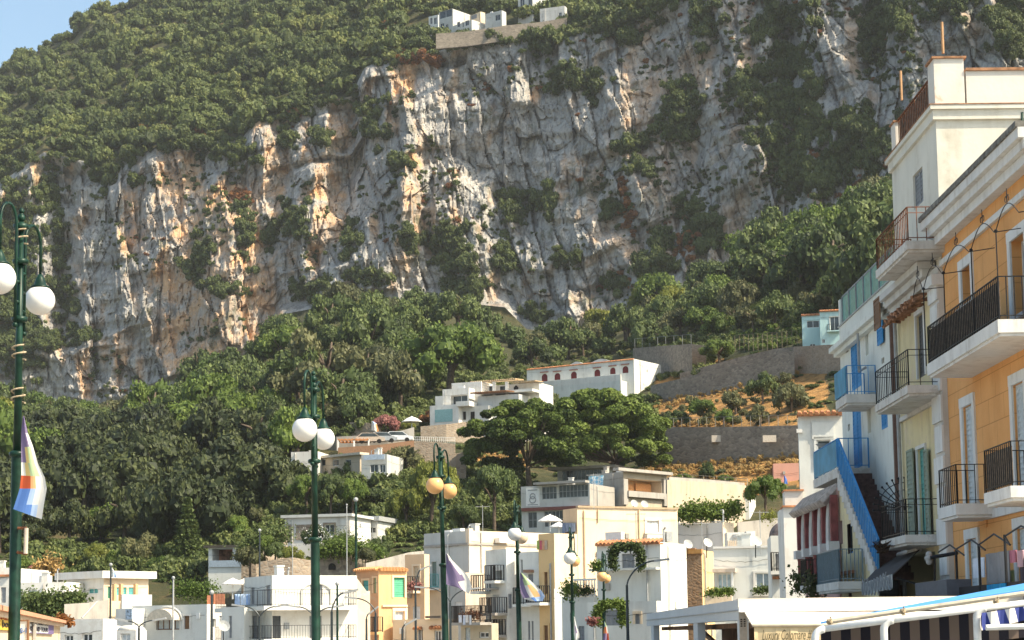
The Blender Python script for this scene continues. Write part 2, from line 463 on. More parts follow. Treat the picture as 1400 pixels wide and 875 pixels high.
DRY = [[(1050, 505), (1130, 490), (1130, 590), (1050, 585)], [(895, 556), (1000, 540), (1090, 540), (1090, 588), (895, 588)], [(895, 520), (960, 500), (1085, 480), (1110, 515), (1000, 545), (900, 560)], [(905, 560), (1095, 525), (1095, 590), (905, 590)],
       [(860, 640), (1000, 612), (1090, 612), (1090, 660), (900, 668)], [(525, 75), (585, 75), (580, 105), (530, 110)], [(640, 618), (720, 618), (720, 645), (650, 640)], [(270, 650), (310, 640), (320, 710), (275, 720)]]
def dryness(u, v):
    wu, wv = u + 8 * fbm(u / 20, v / 12, s=81), v + 5 * fbm(u / 20, v / 12, s=83)
    d = np.zeros(np.broadcast(u, v).shape)
    for p in DRY: d = np.maximum(d, inpoly(wu, wv, p))
    return d

_k = np.hanning(9)[1:-1]; _k /= _k.sum()
def sheet(name, P, mat, label, cat):
    me = np_mesh(name, P.reshape(-1, 3), grid_faces(*P.shape[:2]), mat, name != 'cliff')
    o = link_mesh(name, me); tag(o, label, cat, None, 'structure'); return me
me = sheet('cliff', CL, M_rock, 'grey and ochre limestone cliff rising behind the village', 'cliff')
vattr(me, 'crack', np.clip(crk, 0, 1).ravel()); vattr(me, 'ochre', (np.clip(blur(blur(Lm, 7, 0), 5, 1) * 1.2 - 0.15, 0, 1) * (0.55 + 0.45 * np.clip((900 - U) / 200, 0, 1))).ravel())  # ochre follows the sunlit map: fresh rock colour plus painted warm sunlight
me = sheet('hills', HL, M_soil, 'wooded mountainside above the cliff edge', 'hillside')
uu, vv2 = pix(HL.reshape(-1, 3)); vattr(me, 'dry', dryness(uu, vv2))
me = sheet('terrain', LL, M_soil, 'slope between the cliff foot and the village', 'hillside')
vattr(me, 'dry', dryness(Ul, Vl).ravel())
g = MB().quad((-1100, -250, 0), (1100, -250, 0), (1100, 1150, 0), (-1100, 1150, 0)).build('ground', plain('ground_paving', (0.24, 0.23, 0.21), 0.9, 0, 0.2, 0.7))
tag(g, 'flat paved ground of the harbour front', 'ground', None, 'structure')

def ground_at(u, v):
    "terrain point under a pixel of the lower slope"
    return at(u, v, low_Y(np.asarray(u, float), np.asarray(v, float)))

def cliff_at(u, v):
    j = int(np.argmin(abs(US - u))); i = int(np.argmin(abs(Vc[:, j] - v))); return CL[i, j]
def hill_at(u, v):
    j = int(np.argmin(abs(US - u))); i = int(np.argmin(abs(Vh[:, j] - v))); return HL[i, j]

# ------------------------------------------------------------------ air
t = NT('air'); vol = t.node('ShaderNodeVolumePrincipled'); t.n.remove(t.b)
vol.inputs['Color'].default_value = (0.93, 0.96, 1.0, 1); vol.inputs['Density'].default_value = HAZE
vol.inputs['Anisotropy'].default_value = 0.1
t.L(vol.outputs[0], t.out.inputs['Volume'])
hz = MB().box(-1110, 1110, -260, 1460, -3, 420).build('haze', t.m)
tag(hz, 'pale summer haze over the harbour and mountain', 'haze', None, 'stuff')
# ------------------------------------------------------------------ vegetation
def leaf_mat(name, dark, mid, light, transl=0.22, rough=0.6):
    t = NT(name); t.rough(rough)
    oi = t.node('ShaderNodeObjectInfo').outputs['Random']
    f = t.math('ADD', t.math('MULTIPLY', t.attr('tint'), 0.62), t.math('MULTIPLY', oi, 0.38))
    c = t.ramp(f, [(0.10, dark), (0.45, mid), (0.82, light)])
    c = t.mix(t.math('MULTIPLY', t.noise(0.035, 3), 0.35), c, tuple(a * 0.7 for a in dark))
    t.color(c)
    tr = t.node('ShaderNodeBsdfTranslucent'); t.L(c, tr.inputs[0])
    mx = t.node('ShaderNodeMixShader'); mx.inputs[0].default_value = transl
    t.L(t.b.outputs[0], mx.inputs[1]); t.L(tr.outputs[0], mx.inputs[2]); t.L(mx.outputs[0], t.out.inputs[0])
    return t.m
L_oak = leaf_mat('leaves_evergreen', (0.038, 0.056, 0.018), (0.082, 0.118, 0.032), (0.165, 0.205, 0.060))
L_shade = leaf_mat('leaves_oak_shaded', (0.020, 0.030, 0.012), (0.042, 0.056, 0.018), (0.085, 0.100, 0.030), 0.12)  # evergreen greens darkened to paint in the shade of the lower wood
L_hill = leaf_mat('leaves_maquis', (0.046, 0.062, 0.020), (0.105, 0.138, 0.038), (0.235, 0.245, 0.072))
L_pine = leaf_mat('needles_pine', (0.036, 0.060, 0.010), (0.090, 0.135, 0.022), (0.175, 0.230, 0.042))
L_lime = leaf_mat('leaves_yellow_green', (0.10, 0.12, 0.02), (0.19, 0.21, 0.035), (0.30, 0.30, 0.06), 0.3)
L_fresh = leaf_mat('leaves_fresh', (0.05, 0.085, 0.016), (0.11, 0.165, 0.028), (0.19, 0.25, 0.05), 0.3)
L_olive = leaf_mat('leaves_olive', (0.06, 0.07, 0.03), (0.12, 0.125, 0.05), (0.20, 0.19, 0.08))
L_rust = leaf_mat('leaves_rust', (0.16, 0.06, 0.025), (0.28, 0.12, 0.04), (0.42, 0.22, 0.08))
L_dry = leaf_mat('dry_straw', (0.30, 0.18, 0.06), (0.45, 0.29, 0.10), (0.60, 0.42, 0.18), 0.2)
L_pink = leaf_mat('bougainvillea_leaves', (0.12, 0.06, 0.045), (0.34, 0.13, 0.12), (0.48, 0.24, 0.20))
M_bark = plain('bark', (0.12, 0.09, 0.065), 0.95, 0, 0.35, 3)

def unit(a): return a / (np.linalg.norm(a, axis=-1, keepdims=True) + 1e-9)

def sphere_grid(nu=8, nv=5):
    th = np.linspace(0, 2 * math.pi, nu, endpoint=False); ph = np.linspace(0.12, math.pi - 0.12, nv)
    p = np.stack([np.sin(ph)[:, None] * np.cos(th), np.sin(ph)[:, None] * np.sin(th), np.broadcast_to(np.cos(ph)[:, None], (nv, nu))], -1).reshape(-1, 3)
    f = np.array([(i * nu + k, i * nu + (k + 1) % nu, (i + 1) * nu + (k + 1) % nu, (i + 1) * nu + k) for i in range(nv - 1) for k in range(nu)])
    return p, f
SG, SF = sphere_grid()

def cards(P, N, size, r):
    n = len(P)
    N = unit(N); a = unit(np.cross(N, r.normal(size=(n, 3)))); b = np.cross(N, a)
    s1 = size * r.uniform(0.6, 1.35, (n, 1)); s2 = s1 * r.uniform(0.45, 0.9, (n, 1))
    bend = N * s1 * r.uniform(-0.35, 0.1, (n, 1))
    q = np.stack([P - a * s1 + bend, P - b * s2 * 1.0, P + a * s1 + bend, P + b * s2], 1)
    return q.reshape(-1, 3), np.arange(n * 4).reshape(n, 4)

def crown(seed, lobes, per, size, core=0.74, up=0.25, tv=0.35, flat=1.0):
    "lobes: (x, y, z, r) list -> leaf clumps round each lobe, a ragged core inside; returns verts, faces, tint"
    r = np.random.default_rng(seed)
    V, F, T, b = [], [], [], 0
    for (x, y, z, rad) in lobes:
        c = np.array([x, y, z]); sq = np.array([1, 1, flat])
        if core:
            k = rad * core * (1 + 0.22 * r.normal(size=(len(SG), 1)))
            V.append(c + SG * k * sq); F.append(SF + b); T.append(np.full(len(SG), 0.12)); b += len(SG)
        n = max(4, int(per * (rad ** 2) / 0.16))
        d = unit(r.normal(size=(n, 3)) + np.array([0, 0, up]))
        P = c + d * sq * rad * (r.uniform(0.66, 1.12, (n, 1)) ** 0.8)
        v, f = cards(P, d + np.array([0, 0, 0.25]) + 0.6 * r.normal(size=(n, 3)), size, r)
        lt = np.clip(0.5 + 0.5 * tv * r.normal() + tv * 0.6 * r.normal(size=n), 0, 1)
        V.append(v); F.append(f + b); T.append(np.repeat(lt, 4)); b += len(v)
    return np.concatenate(V), np.concatenate(F), np.concatenate(T)

def lobes_dome(seed, n, rlo=0.26, rhi=0.45, top=1.0, low=0.3, spread=0.8):
    r = np.random.default_rng(seed); L = []
    for k in range(n):
        a = r.uniform(0, 6.283); q = math.sqrt(r.uniform(0, 1)) * spread
        zt = low + (top - low) * math.sqrt(max(0, 1 - (q / 0.95) ** 2)) * r.uniform(0.45, 0.98)
        rad = r.uniform(rlo, rhi)
        L.append((q * math.cos(a), q * math.sin(a), zt - rad * 0.5, rad))
    return L

def crown_mesh(name, vft, mat):
    v, f, tnt = vft
    me = np_mesh(name, v, f, mat); vattr(me, 'tint', tnt); return me

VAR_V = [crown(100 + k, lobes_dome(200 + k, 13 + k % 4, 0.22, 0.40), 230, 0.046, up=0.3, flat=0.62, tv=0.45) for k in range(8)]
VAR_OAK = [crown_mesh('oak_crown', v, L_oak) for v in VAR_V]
VAR_SHADE = [crown_mesh('shaded_crown', v, L_shade) for v in VAR_V[:4]]
VAR_FR = [crown_mesh('fresh_crown', v, L_fresh) for v in VAR_V[:4]]
VAR_OL = [crown_mesh('olive_crown', v, L_olive) for v in VAR_V[2:6]]
VAR_LI = [crown_mesh('lime_crown', v, L_lime) for v in VAR_V[4:8]]
VAR_RU = [crown_mesh('rust_crown', v, L_rust) for v in VAR_V[1:3]]
VAR_PK = [crown_mesh('pink_crown', v, L_pink) for v in VAR_V[3:5]]
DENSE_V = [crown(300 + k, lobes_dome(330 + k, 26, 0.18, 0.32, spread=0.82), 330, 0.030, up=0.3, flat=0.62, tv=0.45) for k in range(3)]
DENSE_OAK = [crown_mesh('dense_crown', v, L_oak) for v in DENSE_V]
DENSE_LI = [crown_mesh('lime_dense_crown', v, L_lime) for v in DENSE_V]
DENSE_FR = [crown_mesh('fresh_dense_crown', v, L_fresh) for v in DENSE_V]
tb = MB().tube([(0, 0, -0.6), (0.01, 0.01, 0.25), (0.05, 0, 0.55), (0.12, 0.03, 0.85)], [0.075, 0.06, 0.045, 0.02], 7)
for a in range(4):
    an = a * 1.57 + 0.4
    tb.tube([(0.02, 0.01, 0.35 + 0.06 * a), (0.22 * math.cos(an), 0.22 * math.sin(an), 0.58 + 0.04 * a), (0.42 * math.cos(an), 0.42 * math.sin(an), 0.74)], [0.035, 0.024, 0.010], 5)
TRUNK = np_mesh('trunk', np.array(tb.v), tb.f, M_bark, True)

def tree(name, label, cat, P, R, H, mesh, group=None, rot=None, clear=0.06):
    "P ground point, R crown radius, H height; clear = share of the height that is bare trunk"
    o = thing(name, label, cat, P, group)
    rz = rng.uniform(0, 6.28) if rot is None else rot
    c = bpy.data.objects.new('crown', mesh); COL.objects.link(c); c.parent = o
    c.scale = (R, R, H * (1 - clear)); c.location = (0, 0, H * clear); c.rotation_euler = (0, 0, rz)
    k = bpy.data.objects.new('trunk', TRUNK); COL.objects.link(k); k.parent = o
    k.scale = (R * 1.1, R * 1.1, H * 0.9); k.rotation_euler = (0, 0, rz)
    ORG[c.name] = ORG[k.name] = np.array(P)
    return o

def ptree(name, label, cat, u, v, wpx, hpx, mesh, group=None, Y=None, **kw):
    "tree by the pixel of its foot, its width and height in photo pixels"
    u, v = float(u), float(v)
    Y = float(low_Y(u, v)) if Y is None else Y
    P = at(u, v, Y); s = Y / FPX
    return tree(name, label, cat, P, wpx * s / 2, hpx * s, mesh, group, **kw)

def merged(name, items, mat, label, cat, grp=None):
    "items: (P, R, H, rz, variant, tint) -> one mesh of many crowns"
    V, F, T, b = [], [], [], 0
    for P, R, H, rz, k, tn in items:
        v, f, tt_ = k
        c, s = math.cos(rz), math.sin(rz)
        q = np.stack([(v[:, 0] * c - v[:, 1] * s) * R, (v[:, 0] * s + v[:, 1] * c) * R, v[:, 2] * H], -1) + P
        V.append(q); F.append(f + b); T.append(np.clip(tt_ * 0.55 + tn, 0, 1)); b += len(q)
    V = np.concatenate(V); org = V.mean(0)
    me = np_mesh(name, V - org, np.concatenate(F), mat); vattr(me, 'tint', np.concatenate(T))
    o = link_mesh(name, me, None, org); tag(o, label, cat, None, 'stuff'); return o

def scatter(region, n, sp, seed, yr=0.55):
    "points in a pixel polygon with an elliptical minimum spacing sp(u, v)"
    r = np.random.default_rng(seed); p = np.array(region); lo, hi = p.min(0), p.max(0)
    pts = []
    A = np.zeros((0, 2))
    for _ in range(n):
        u, v = r.uniform(lo[0], hi[0]), r.uniform(lo[1], hi[1])
        if not inpoly(np.array(u), np.array(v), region): continue
        s = sp(u, v)
        if len(A) and (np.hypot(A[:, 0] - u, (A[:, 1] - v) / yr) < s).any(): continue
        A = np.vstack([A, (u, v)])
    return A

LITE_V = [crown(400 + k, lobes_dome(420 + k, 9, 0.26, 0.44), 75, 0.078, up=0.35, core=0.8, flat=0.75) for k in range(8)]
SCRUB_V = [crown(450 + k, lobes_dome(470 + k, 6, 0.3, 0.5, low=0.2), 60, 0.095, up=0.3, core=0.72, flat=0.8) for k in range(6)]

# ---- upper hill: one mass of maquis and small trees
cov = []
def hill_cover(poly, n, sp, seed, Rlo, Rhi, dark=0.0):
    for u, v in scatter(poly, n, lambda u, v: sp, seed):
        if 560 < u < 782 and 27 < v < 54: continue
        P = hill_at(u, v); R = rng.uniform(Rlo, Rhi); tn = np.clip(0.24 + 0.42 * fbm(u / 45, v / 25, s=5) + rng.normal() * 0.20 - dark, -0.1, 0.85)
        cov.append((P - [0, 0, R * 0.25], R, R * rng.uniform(1.0, 1.7), rng.uniform(0, 6.28), LITE_V[rng.integers(8)], tn))
top = [(u, float(c_top(u))) for u in range(-200, 1300, 20)]
rdg = [(u, float(c_ridge(u)) + 1) for u in range(1300, -200, -20)]
up = [(u, max(v, -40)) for u, v in top + rdg]
hill_cover(up, 16000, 12.5, 11, 2.0, 6.0)
hill_cover(up, 900, 30, 12, 5.0, 8.0, 0.12)
rd2 = [(u, float(c_ridge(u)) + 9) for u in range(400, -200, -20)] + [(u, float(c_ridge(u)) + 0.5) for u in range(-200, 400, 20)]
hill_cover(rd2, 900, 11, 13, 3.2, 6.0)
merged('mountain_woods', cov, L_hill, 'dense green maquis and small trees covering the mountainside above the cliff', 'woods')

# ---- scrub on the cliff itself
TUFT = [(405, 305, 18, 26), (545, 225, 12, 16), (605, 330, 26, 18), (630, 352, 16, 10), (700, 285, 26, 18), (745, 275, 18, 22), (480, 330, 10, 20), (620, 365, 26, 12),
    (738, 58, 20, 22), (792, 18, 34, 20), (800, 118, 34, 14), (770, 105, 16, 14), (842, 30, 22, 20), (962, 28, 18, 30), (862, 52, 14, 12), (935, 128, 26, 14), (930, 172, 22, 24), (862, 200, 20, 10), (1012, 122, 22, 24), (1042, 140, 22, 30),
    (1070, 28, 40, 24), (1080, 95, 30, 30), (1085, 145, 30, 24), (1100, 172, 26, 20), (1192, 45, 18, 40), (1170, 175, 40, 20), (1182, 205, 36, 26), (1150, 222, 26, 16), (1215, 30, 22, 26), (1290, 5, 30, 18), (1372, 20, 24, 26), (1380, 60, 20, 20),
    (770, 352, 14, 12), (836, 288, 14, 12), (880, 232, 16, 14), (955, 300, 24, 22), (968, 330, 24, 16), (1082, 235, 26, 34), (1122, 245, 22, 22), (1050, 190, 20, 14),
    (140, 240, 18, 22), (122, 215, 12, 14), (190, 245, 16, 8), (335, 325, 10, 46), (284, 345, 14, 18), (270, 362, 16, 14), (300, 392, 18, 12), (372, 320, 14, 24), (82, 352, 8, 20), (22, 420, 14, 24), (15, 330, 16, 40), (10, 470, 24, 30), (110, 462, 22, 16), (60, 470, 18, 14), (24, 280, 20, 14),
    (510, 170, 16, 30), (500, 150, 12, 12), (440, 190, 12, 14), (395, 190, 12, 14), (330, 215, 20, 12), (300, 205, 24, 12), (560, 330, 12, 26), (500, 380, 30, 12), (430, 395, 26, 14), (640, 395, 30, 14), (735, 430, 12, 12), (690, 350, 16, 20), (890, 370, 30, 14), (905, 330, 14, 14), (840, 390, 20, 12)]
sc_, rs_ = [], []
TUFT += [(25, 300, 30, 50), (30, 400, 32, 60), (30, 470, 30, 40), (82, 330, 14, 50), (92, 400, 14, 36), (70, 260, 14, 30), (5, 360, 24, 60)]
r = np.random.default_rng(31)
for (u, v, a, b) in TUFT:
    for _ in range(int(5 + a * b / 16)):
        q = r.normal(size=2) * 0.55
        uu, vv = u + q[0] * a, v + q[1] * b
        P = (cliff_at(uu, vv) if vv > c_top(uu) else hill_at(uu, vv)); R = r.uniform(1.3, 3.2)
        sc_.append((P + [0, -0.3 * R, -0.5 * R], R, R * r.uniform(1.1, 1.8), r.uniform(0, 6.28), SCRUB_V[r.integers(6)], r.uniform(-0.05, 0.35)))
fu, fv = r.uniform(-20, 1260, 9000), r.uniform(0, 545, 9000)
dens = fbm(fu / 60, fv / 50, s=91) + 0.5 * fbm(fu / 16, fv / 12, s=93) + np.clip((fu - 850) / 500, 0, 0.35)
for u, v, d in zip(fu, fv, dens):
    if v > c_base(u) - 3 or v < c_top(u) + 4 or d < 0.26: continue
    P = cliff_at(u, v); R = r.uniform(0.5, 1.7)
    it = (P + [0, 0.1, -0.4 * R], R, R * r.uniform(0.9, 1.6), r.uniform(0, 6.28), SCRUB_V[r.integers(6)], r.uniform(-0.05, 0.4))
    (rs_ if r.uniform() < 0.12 else sc_).append(it)
for u in np.arange(-40, 1300, 6.0):                         # ragged fringe along the cliff edge
    v = float(c_top(u)) + r.normal() * 5
    if r.uniform() < 0.8:
        R = r.uniform(1.6, 3.8); P = cliff_at(u, max(v, c_top(u)))
        sc_.append((P - [0, 0, 0.6 * R], R, R * r.uniform(1, 1.6), r.uniform(0, 6.28), SCRUB_V[r.integers(6)], r.uniform(0, 0.4)))
for (u, v, a, b) in [(225, 187, 30, 7), (262, 178, 16, 10), (545, 62, 18, 14), (560, 78, 18, 8), (595, 85, 10, 6), (530, 55, 8, 14), (400, 150, 10, 14), (855, 290, 10, 30), (940, 330, 10, 20), (325, 270, 12, 8)]:
    for _ in range(26):
        q = r.normal(size=2) * 0.6; uu, vv = u + q[0] * a, v + q[1] * b
        P = cliff_at(uu, vv) if vv > c_top(uu) else hill_at(uu, vv); R = r.uniform(0.8, 2.2)
        rs_.append((P + [0, -0.8, -0.3 * R], R, R * 1.3, r.uniform(0, 6.28), SCRUB_V[r.integers(6)], r.uniform(0, 0.5)))
merged('cliff_scrub', sc_, L_hill, 'dark green scrub clinging to ledges and gullies of the cliff', 'scrub')
merged('dry_scrub', rs_, L_rust, 'rust brown dry bushes along the cliff edge and ledges', 'dry scrub')

# ---- forest on the lower slope
FOREST = [(-80, 540), (0, 554), (60, 584), (110, 590), (200, 576), (300, 540), (345, 510), (385, 462), (480, 442), (560, 440), (640, 444), (690, 448), (720, 474), (790, 482), (850, 440), (880, 434), (950, 406), (1050, 360), (1150, 318), (1240, 282), (1700, 240), (1700, 420), (1330, 440),
    (1240, 452), (1150, 432), (1085, 452), (960, 470), (860, 486), (720, 508), (690, 520), (590, 548), (560, 568), (520, 580), (455, 600), (400, 650), (392, 694), (300, 722), (262, 755), (180, 748), (60, 752), (-80, 760)]
pts = scatter(FOREST, 12000, lambda u, v: 2700 * 2.5 / low_Y(u, v) + 1, 77, 0.5)
items = []
for u, v in pts:
    if 545 < u < 692 and 475 < v < 560: continue
    Y = float(low_Y(u, v)); P = at(u, v, Y)
    R = (2.5 + 4.6 * rng.uniform() ** 1.7) * (1.2 if u > 900 else 1.0); H = R * rng.uniform(1.3, 2.0)
    items.append((P, R, H, u, v, R / Y))
items.sort(key=lambda a: -a[5] * (0.01 if a[3] > 1235 or a[3] < -25 else 1))
rest = []
def wood_region(u, v):
    if u < 110: return 'dense dark evergreen tree in the wood behind the tall lamp post and its flag', 'trees behind the tallest lamp post'
    if u < 400 and v > 620: return 'dark evergreen tree in the shaded lower wood above the white harbour houses', 'trees of the shaded lower wood'
    if u < 400: return 'evergreen tree in the wood rising to the foot of the ochre cliff', 'trees below the ochre cliff'
    if u < 700: return 'evergreen tree in the wood behind the terraced white villa', 'trees behind the terraced villa'
    if u < 930: return 'evergreen tree in the wood behind the long villa with dark red shutters', 'trees behind the long villa'
    return 'large dark evergreen tree on the steep slope above the turquoise house', 'trees above the turquoise house'
NIND = 285
for k, (P, R, H, u, v, s) in enumerate(items):
    big = rng.uniform()
    if k < NIND:
        lab, gp = wood_region(u, v)
        tree('evergreen_tree', lab, 'tree', P - [0, 0, 0.3], R, H, VAR_SHADE[rng.integers(4)] if (u < 400 and v > 610 and big < 0.8) else (VAR_OAK if big < 0.60 else VAR_OL if big < 0.74 else VAR_FR if big < 0.96 else VAR_LI)[rng.integers(4)], gp)
    else:
        rest.append((P, R, H, rng.uniform(0, 6.28), LITE_V[rng.integers(8)], np.clip(rng.normal() * 0.16 + 0.2, 0, 0.6)))
if rest: merged('far_woods', rest, L_oak, 'distant mass of evergreen trees along the foot of the cliff', 'woods')
print('forest', len(items), 'hill', len(cov), 'scrub', len(sc_))
# ------------------------------------------------------------------ building kit
t = NT('window_glass'); t.rough(0.12); t.b.inputs['Specular IOR Level'].default_value = 0.6
t.color(t.ramp(t.noise(0.8, 2), [(0.35, (0.018, 0.024, 0.028)), (0.7, (0.06, 0.075, 0.085))])); GLASS = t.m
WHITE = plaster('white_limewash', (0.77, 0.745, 0.69), 0.8, (0.42, 0.37, 0.30), (0.68, 0.64, 0.57))
WHITE2 = plaster('aged_white_render', (0.70, 0.67, 0.62), 0.75, (0.33, 0.27, 0.21))
COOLW = plaster('cool_white_render', (0.72, 0.72, 0.67), 0.8, (0.38, 0.36, 0.31))
CREAM = plaster('cream_render', (0.80, 0.64, 0.45), 0.7, (0.45, 0.34, 0.23))
PEACH = plaster('peach_render', (0.76, 0.54, 0.34), 0.7, (0.38, 0.27, 0.18))
PALEP = plaster('pale_peach_render', (0.80, 0.65, 0.48), 0.6, (0.40, 0.30, 0.22), (0.72, 0.60, 0.48))
ORANGEH = plaster('orange_render', (0.78, 0.48, 0.24), 0.7, (0.35, 0.22, 0.14))
YELLOW = plaster('ochre_yellow_render', (0.76, 0.53, 0.27), 0.7, (0.35, 0.24, 0.12))
TURQ = plaster('turquoise_render', (0.46, 0.66, 0.66), 0.5)
CONC = plaster('weathered_concrete', (0.40, 0.37, 0.33), 0.8, (0.12, 0.11, 0.10))
BEIGEW = plaster('beige_rough_wall', (0.52, 0.43, 0.32), 0.7, (0.22, 0.18, 0.13))
GREYW = plaster('grey_white_render', (0.56, 0.56, 0.53), 0.5)
STONE = stone('rubble_stone', (0.24, 0.20, 0.165), (0.46, 0.39, 0.31), 1.9, (0.25, 0.22, 0.18))
STONEW = stone('warm_rubble_stone', (0.33, 0.25, 0.18), (0.50, 0.40, 0.30), 2.4)
TUFF = stone('brown_tuff', (0.36, 0.21, 0.11), (0.48, 0.30, 0.17), 3.5, (0.40, 0.27, 0.17))
TILE = plain('terracotta_tile', (0.48, 0.21, 0.10), 0.85, 0, 0.4, 4)
DARK = plain('dark_interior', (0.025, 0.022, 0.02), 0.9)
WPAINT = plain('white_paint', (0.78, 0.77, 0.74), 0.5, 0, 0.06)
GREYP = plain('grey_paint', (0.36, 0.37, 0.37), 0.5)
IRON = plain('black_iron', (0.022, 0.022, 0.024), 0.45, 0.3)
GREENP = plain('green_lamp_paint', (0.010, 0.038, 0.025), 0.4, 0.1, 0.35, 5)
WOOD = plain('brown_wood', (0.20, 0.10, 0.05), 0.7, 0, 0.3, 3)
STRAW = plain('straw_cane', (0.45, 0.33, 0.2), 0.9, 0, 0.3, 4)
SH_GREEN = plain('green_shutter', (0.10, 0.42, 0.25), 0.55)
SH_TEAL = plain('teal_shutter', (0.10, 0.36, 0.36), 0.55)
SH_RED = plain('dark_red_shutter', (0.16, 0.025, 0.025), 0.6)
SH_BLUE = plain('blue_paint', (0.045, 0.26, 0.56), 0.5, 0, 0.12, 2)
SH_BROWN = plain('brown_shutter', (0.22, 0.12, 0.06), 0.6)
SH_GREY = plain('grey_shutter', (0.28, 0.29, 0.30), 0.6)
CURT = plain('pale_curtain', (0.55, 0.60, 0.62), 0.8)
ROOFM = plain('flat_roof_screed', (0.50, 0.46, 0.42), 0.9, 0, 0.2, 1)

def wall_face(mb, W, z0, z1, ops, rec=0.16):
    "a facade in the plane y=0 of mb.fr, with real openings and their reveals"
    xs = sorted({0.0, W} | {min(max(o[i], 0.0), W) for o in ops for i in (0, 1)})
    zs = sorted({z0, z1} | {min(max(o[i], z0), z1) for o in ops for i in (2, 3)})
    for i in range(len(xs) - 1):
        for j in range(len(zs) - 1):
            cx, cz = (xs[i] + xs[i + 1]) / 2, (zs[j] + zs[j + 1]) / 2
            if any(o[0] < cx < o[1] and o[2] < cz < o[3] for o in ops): continue
            if xs[i + 1] - xs[i] < 1e-6 or zs[j + 1] - zs[j] < 1e-6: continue
            mb.quad((xs[i], 0, zs[j]), (xs[i + 1], 0, zs[j]), (xs[i + 1], 0, zs[j + 1]), (xs[i], 0, zs[j + 1]))
    for o in ops:
        a, b, c, d = o[:4]; r = o[4] if len(o) > 4 else rec
        mb.quad((a, 0, c), (a, r, c), (a, r, d), (a, 0, d)); mb.quad((b, 0, c), (b, 0, d), (b, r, d), (b, r, c))
        mb.quad((a, 0, d), (a, r, d), (b, r, d), (b, 0, d)); mb.quad((a, 0, c), (b, 0, c), (b, r, c), (a, r, c))

def louvre(mb, x0, x1, y, z0, z1, n=None):
    "a shutter leaf: stiles, rails and sloping slats"
    w = 0.06 if x1 - x0 > 0.3 else 0.04
    mb.box(x0, x0 + w, y - 0.02, y + 0.02, z0, z1); mb.box(x1 - w, x1, y - 0.02, y + 0.02, z0, z1)
    mb.box(x0 + w, x1 - w, y - 0.018, y + 0.018, z0, z0 + w); mb.box(x0 + w, x1 - w, y - 0.018, y + 0.018, z1 - w, z1)
    n = n or max(4, int((z1 - z0) / 0.14)); h = (z1 - z0 - 2 * w) / n
    for k in range(n):
        za = z0 + w + k * h
        mb.quad((x0 + w, y - 0.017, za), (x1 - w, y - 0.017, za), (x1 - w, y + 0.012, za + h * 1.05), (x0 + w, y + 0.012, za + h * 1.05))
    mb.quad((x0 + w, y + 0.014, z0 + w), (x1 - w, y + 0.014, z0 + w), (x1 - w, y + 0.014, z1 - w), (x0 + w, y + 0.014, z1 - w))

def railing(fr, x0, x1, dep, z, h, step=0.14, r=0.012, both=True, mid=False, rmul=1.0):
    "iron balustrade round three sides of a balcony standing dep out from the wall"
    mb = MB(fr); r *= rmul
    path = [(x0, -0.02), (x0, -dep), (x1, -dep), (x1, -0.02)]
    if not both: path = path[1:3]
    for (ax, ay), (bx, by) in zip(path[:-1], path[1:]):
        mb.bar((ax, ay, z + h), (bx, by, z + h), 0.045 * rmul, 0.025 * rmul); mb.bar((ax, ay, z + 0.09), (bx, by, z + 0.09), 0.025 * rmul)
        if mid: mb.bar((ax, ay, z + h - 0.16), (bx, by, z + h - 0.16), 0.02 * rmul)
        L = math.hypot(bx - ax, by - ay); n = max(1, int(L / step))
        for k in range(n + 1):
            f = k / n; px, py = ax + (bx - ax) * f, ay + (by - ay) * f
            big = 1.7 if k in (0, n) else 1.0
            mb.bar((px, py, z), (px, py, z + h), 2 * r * big)
    return mb

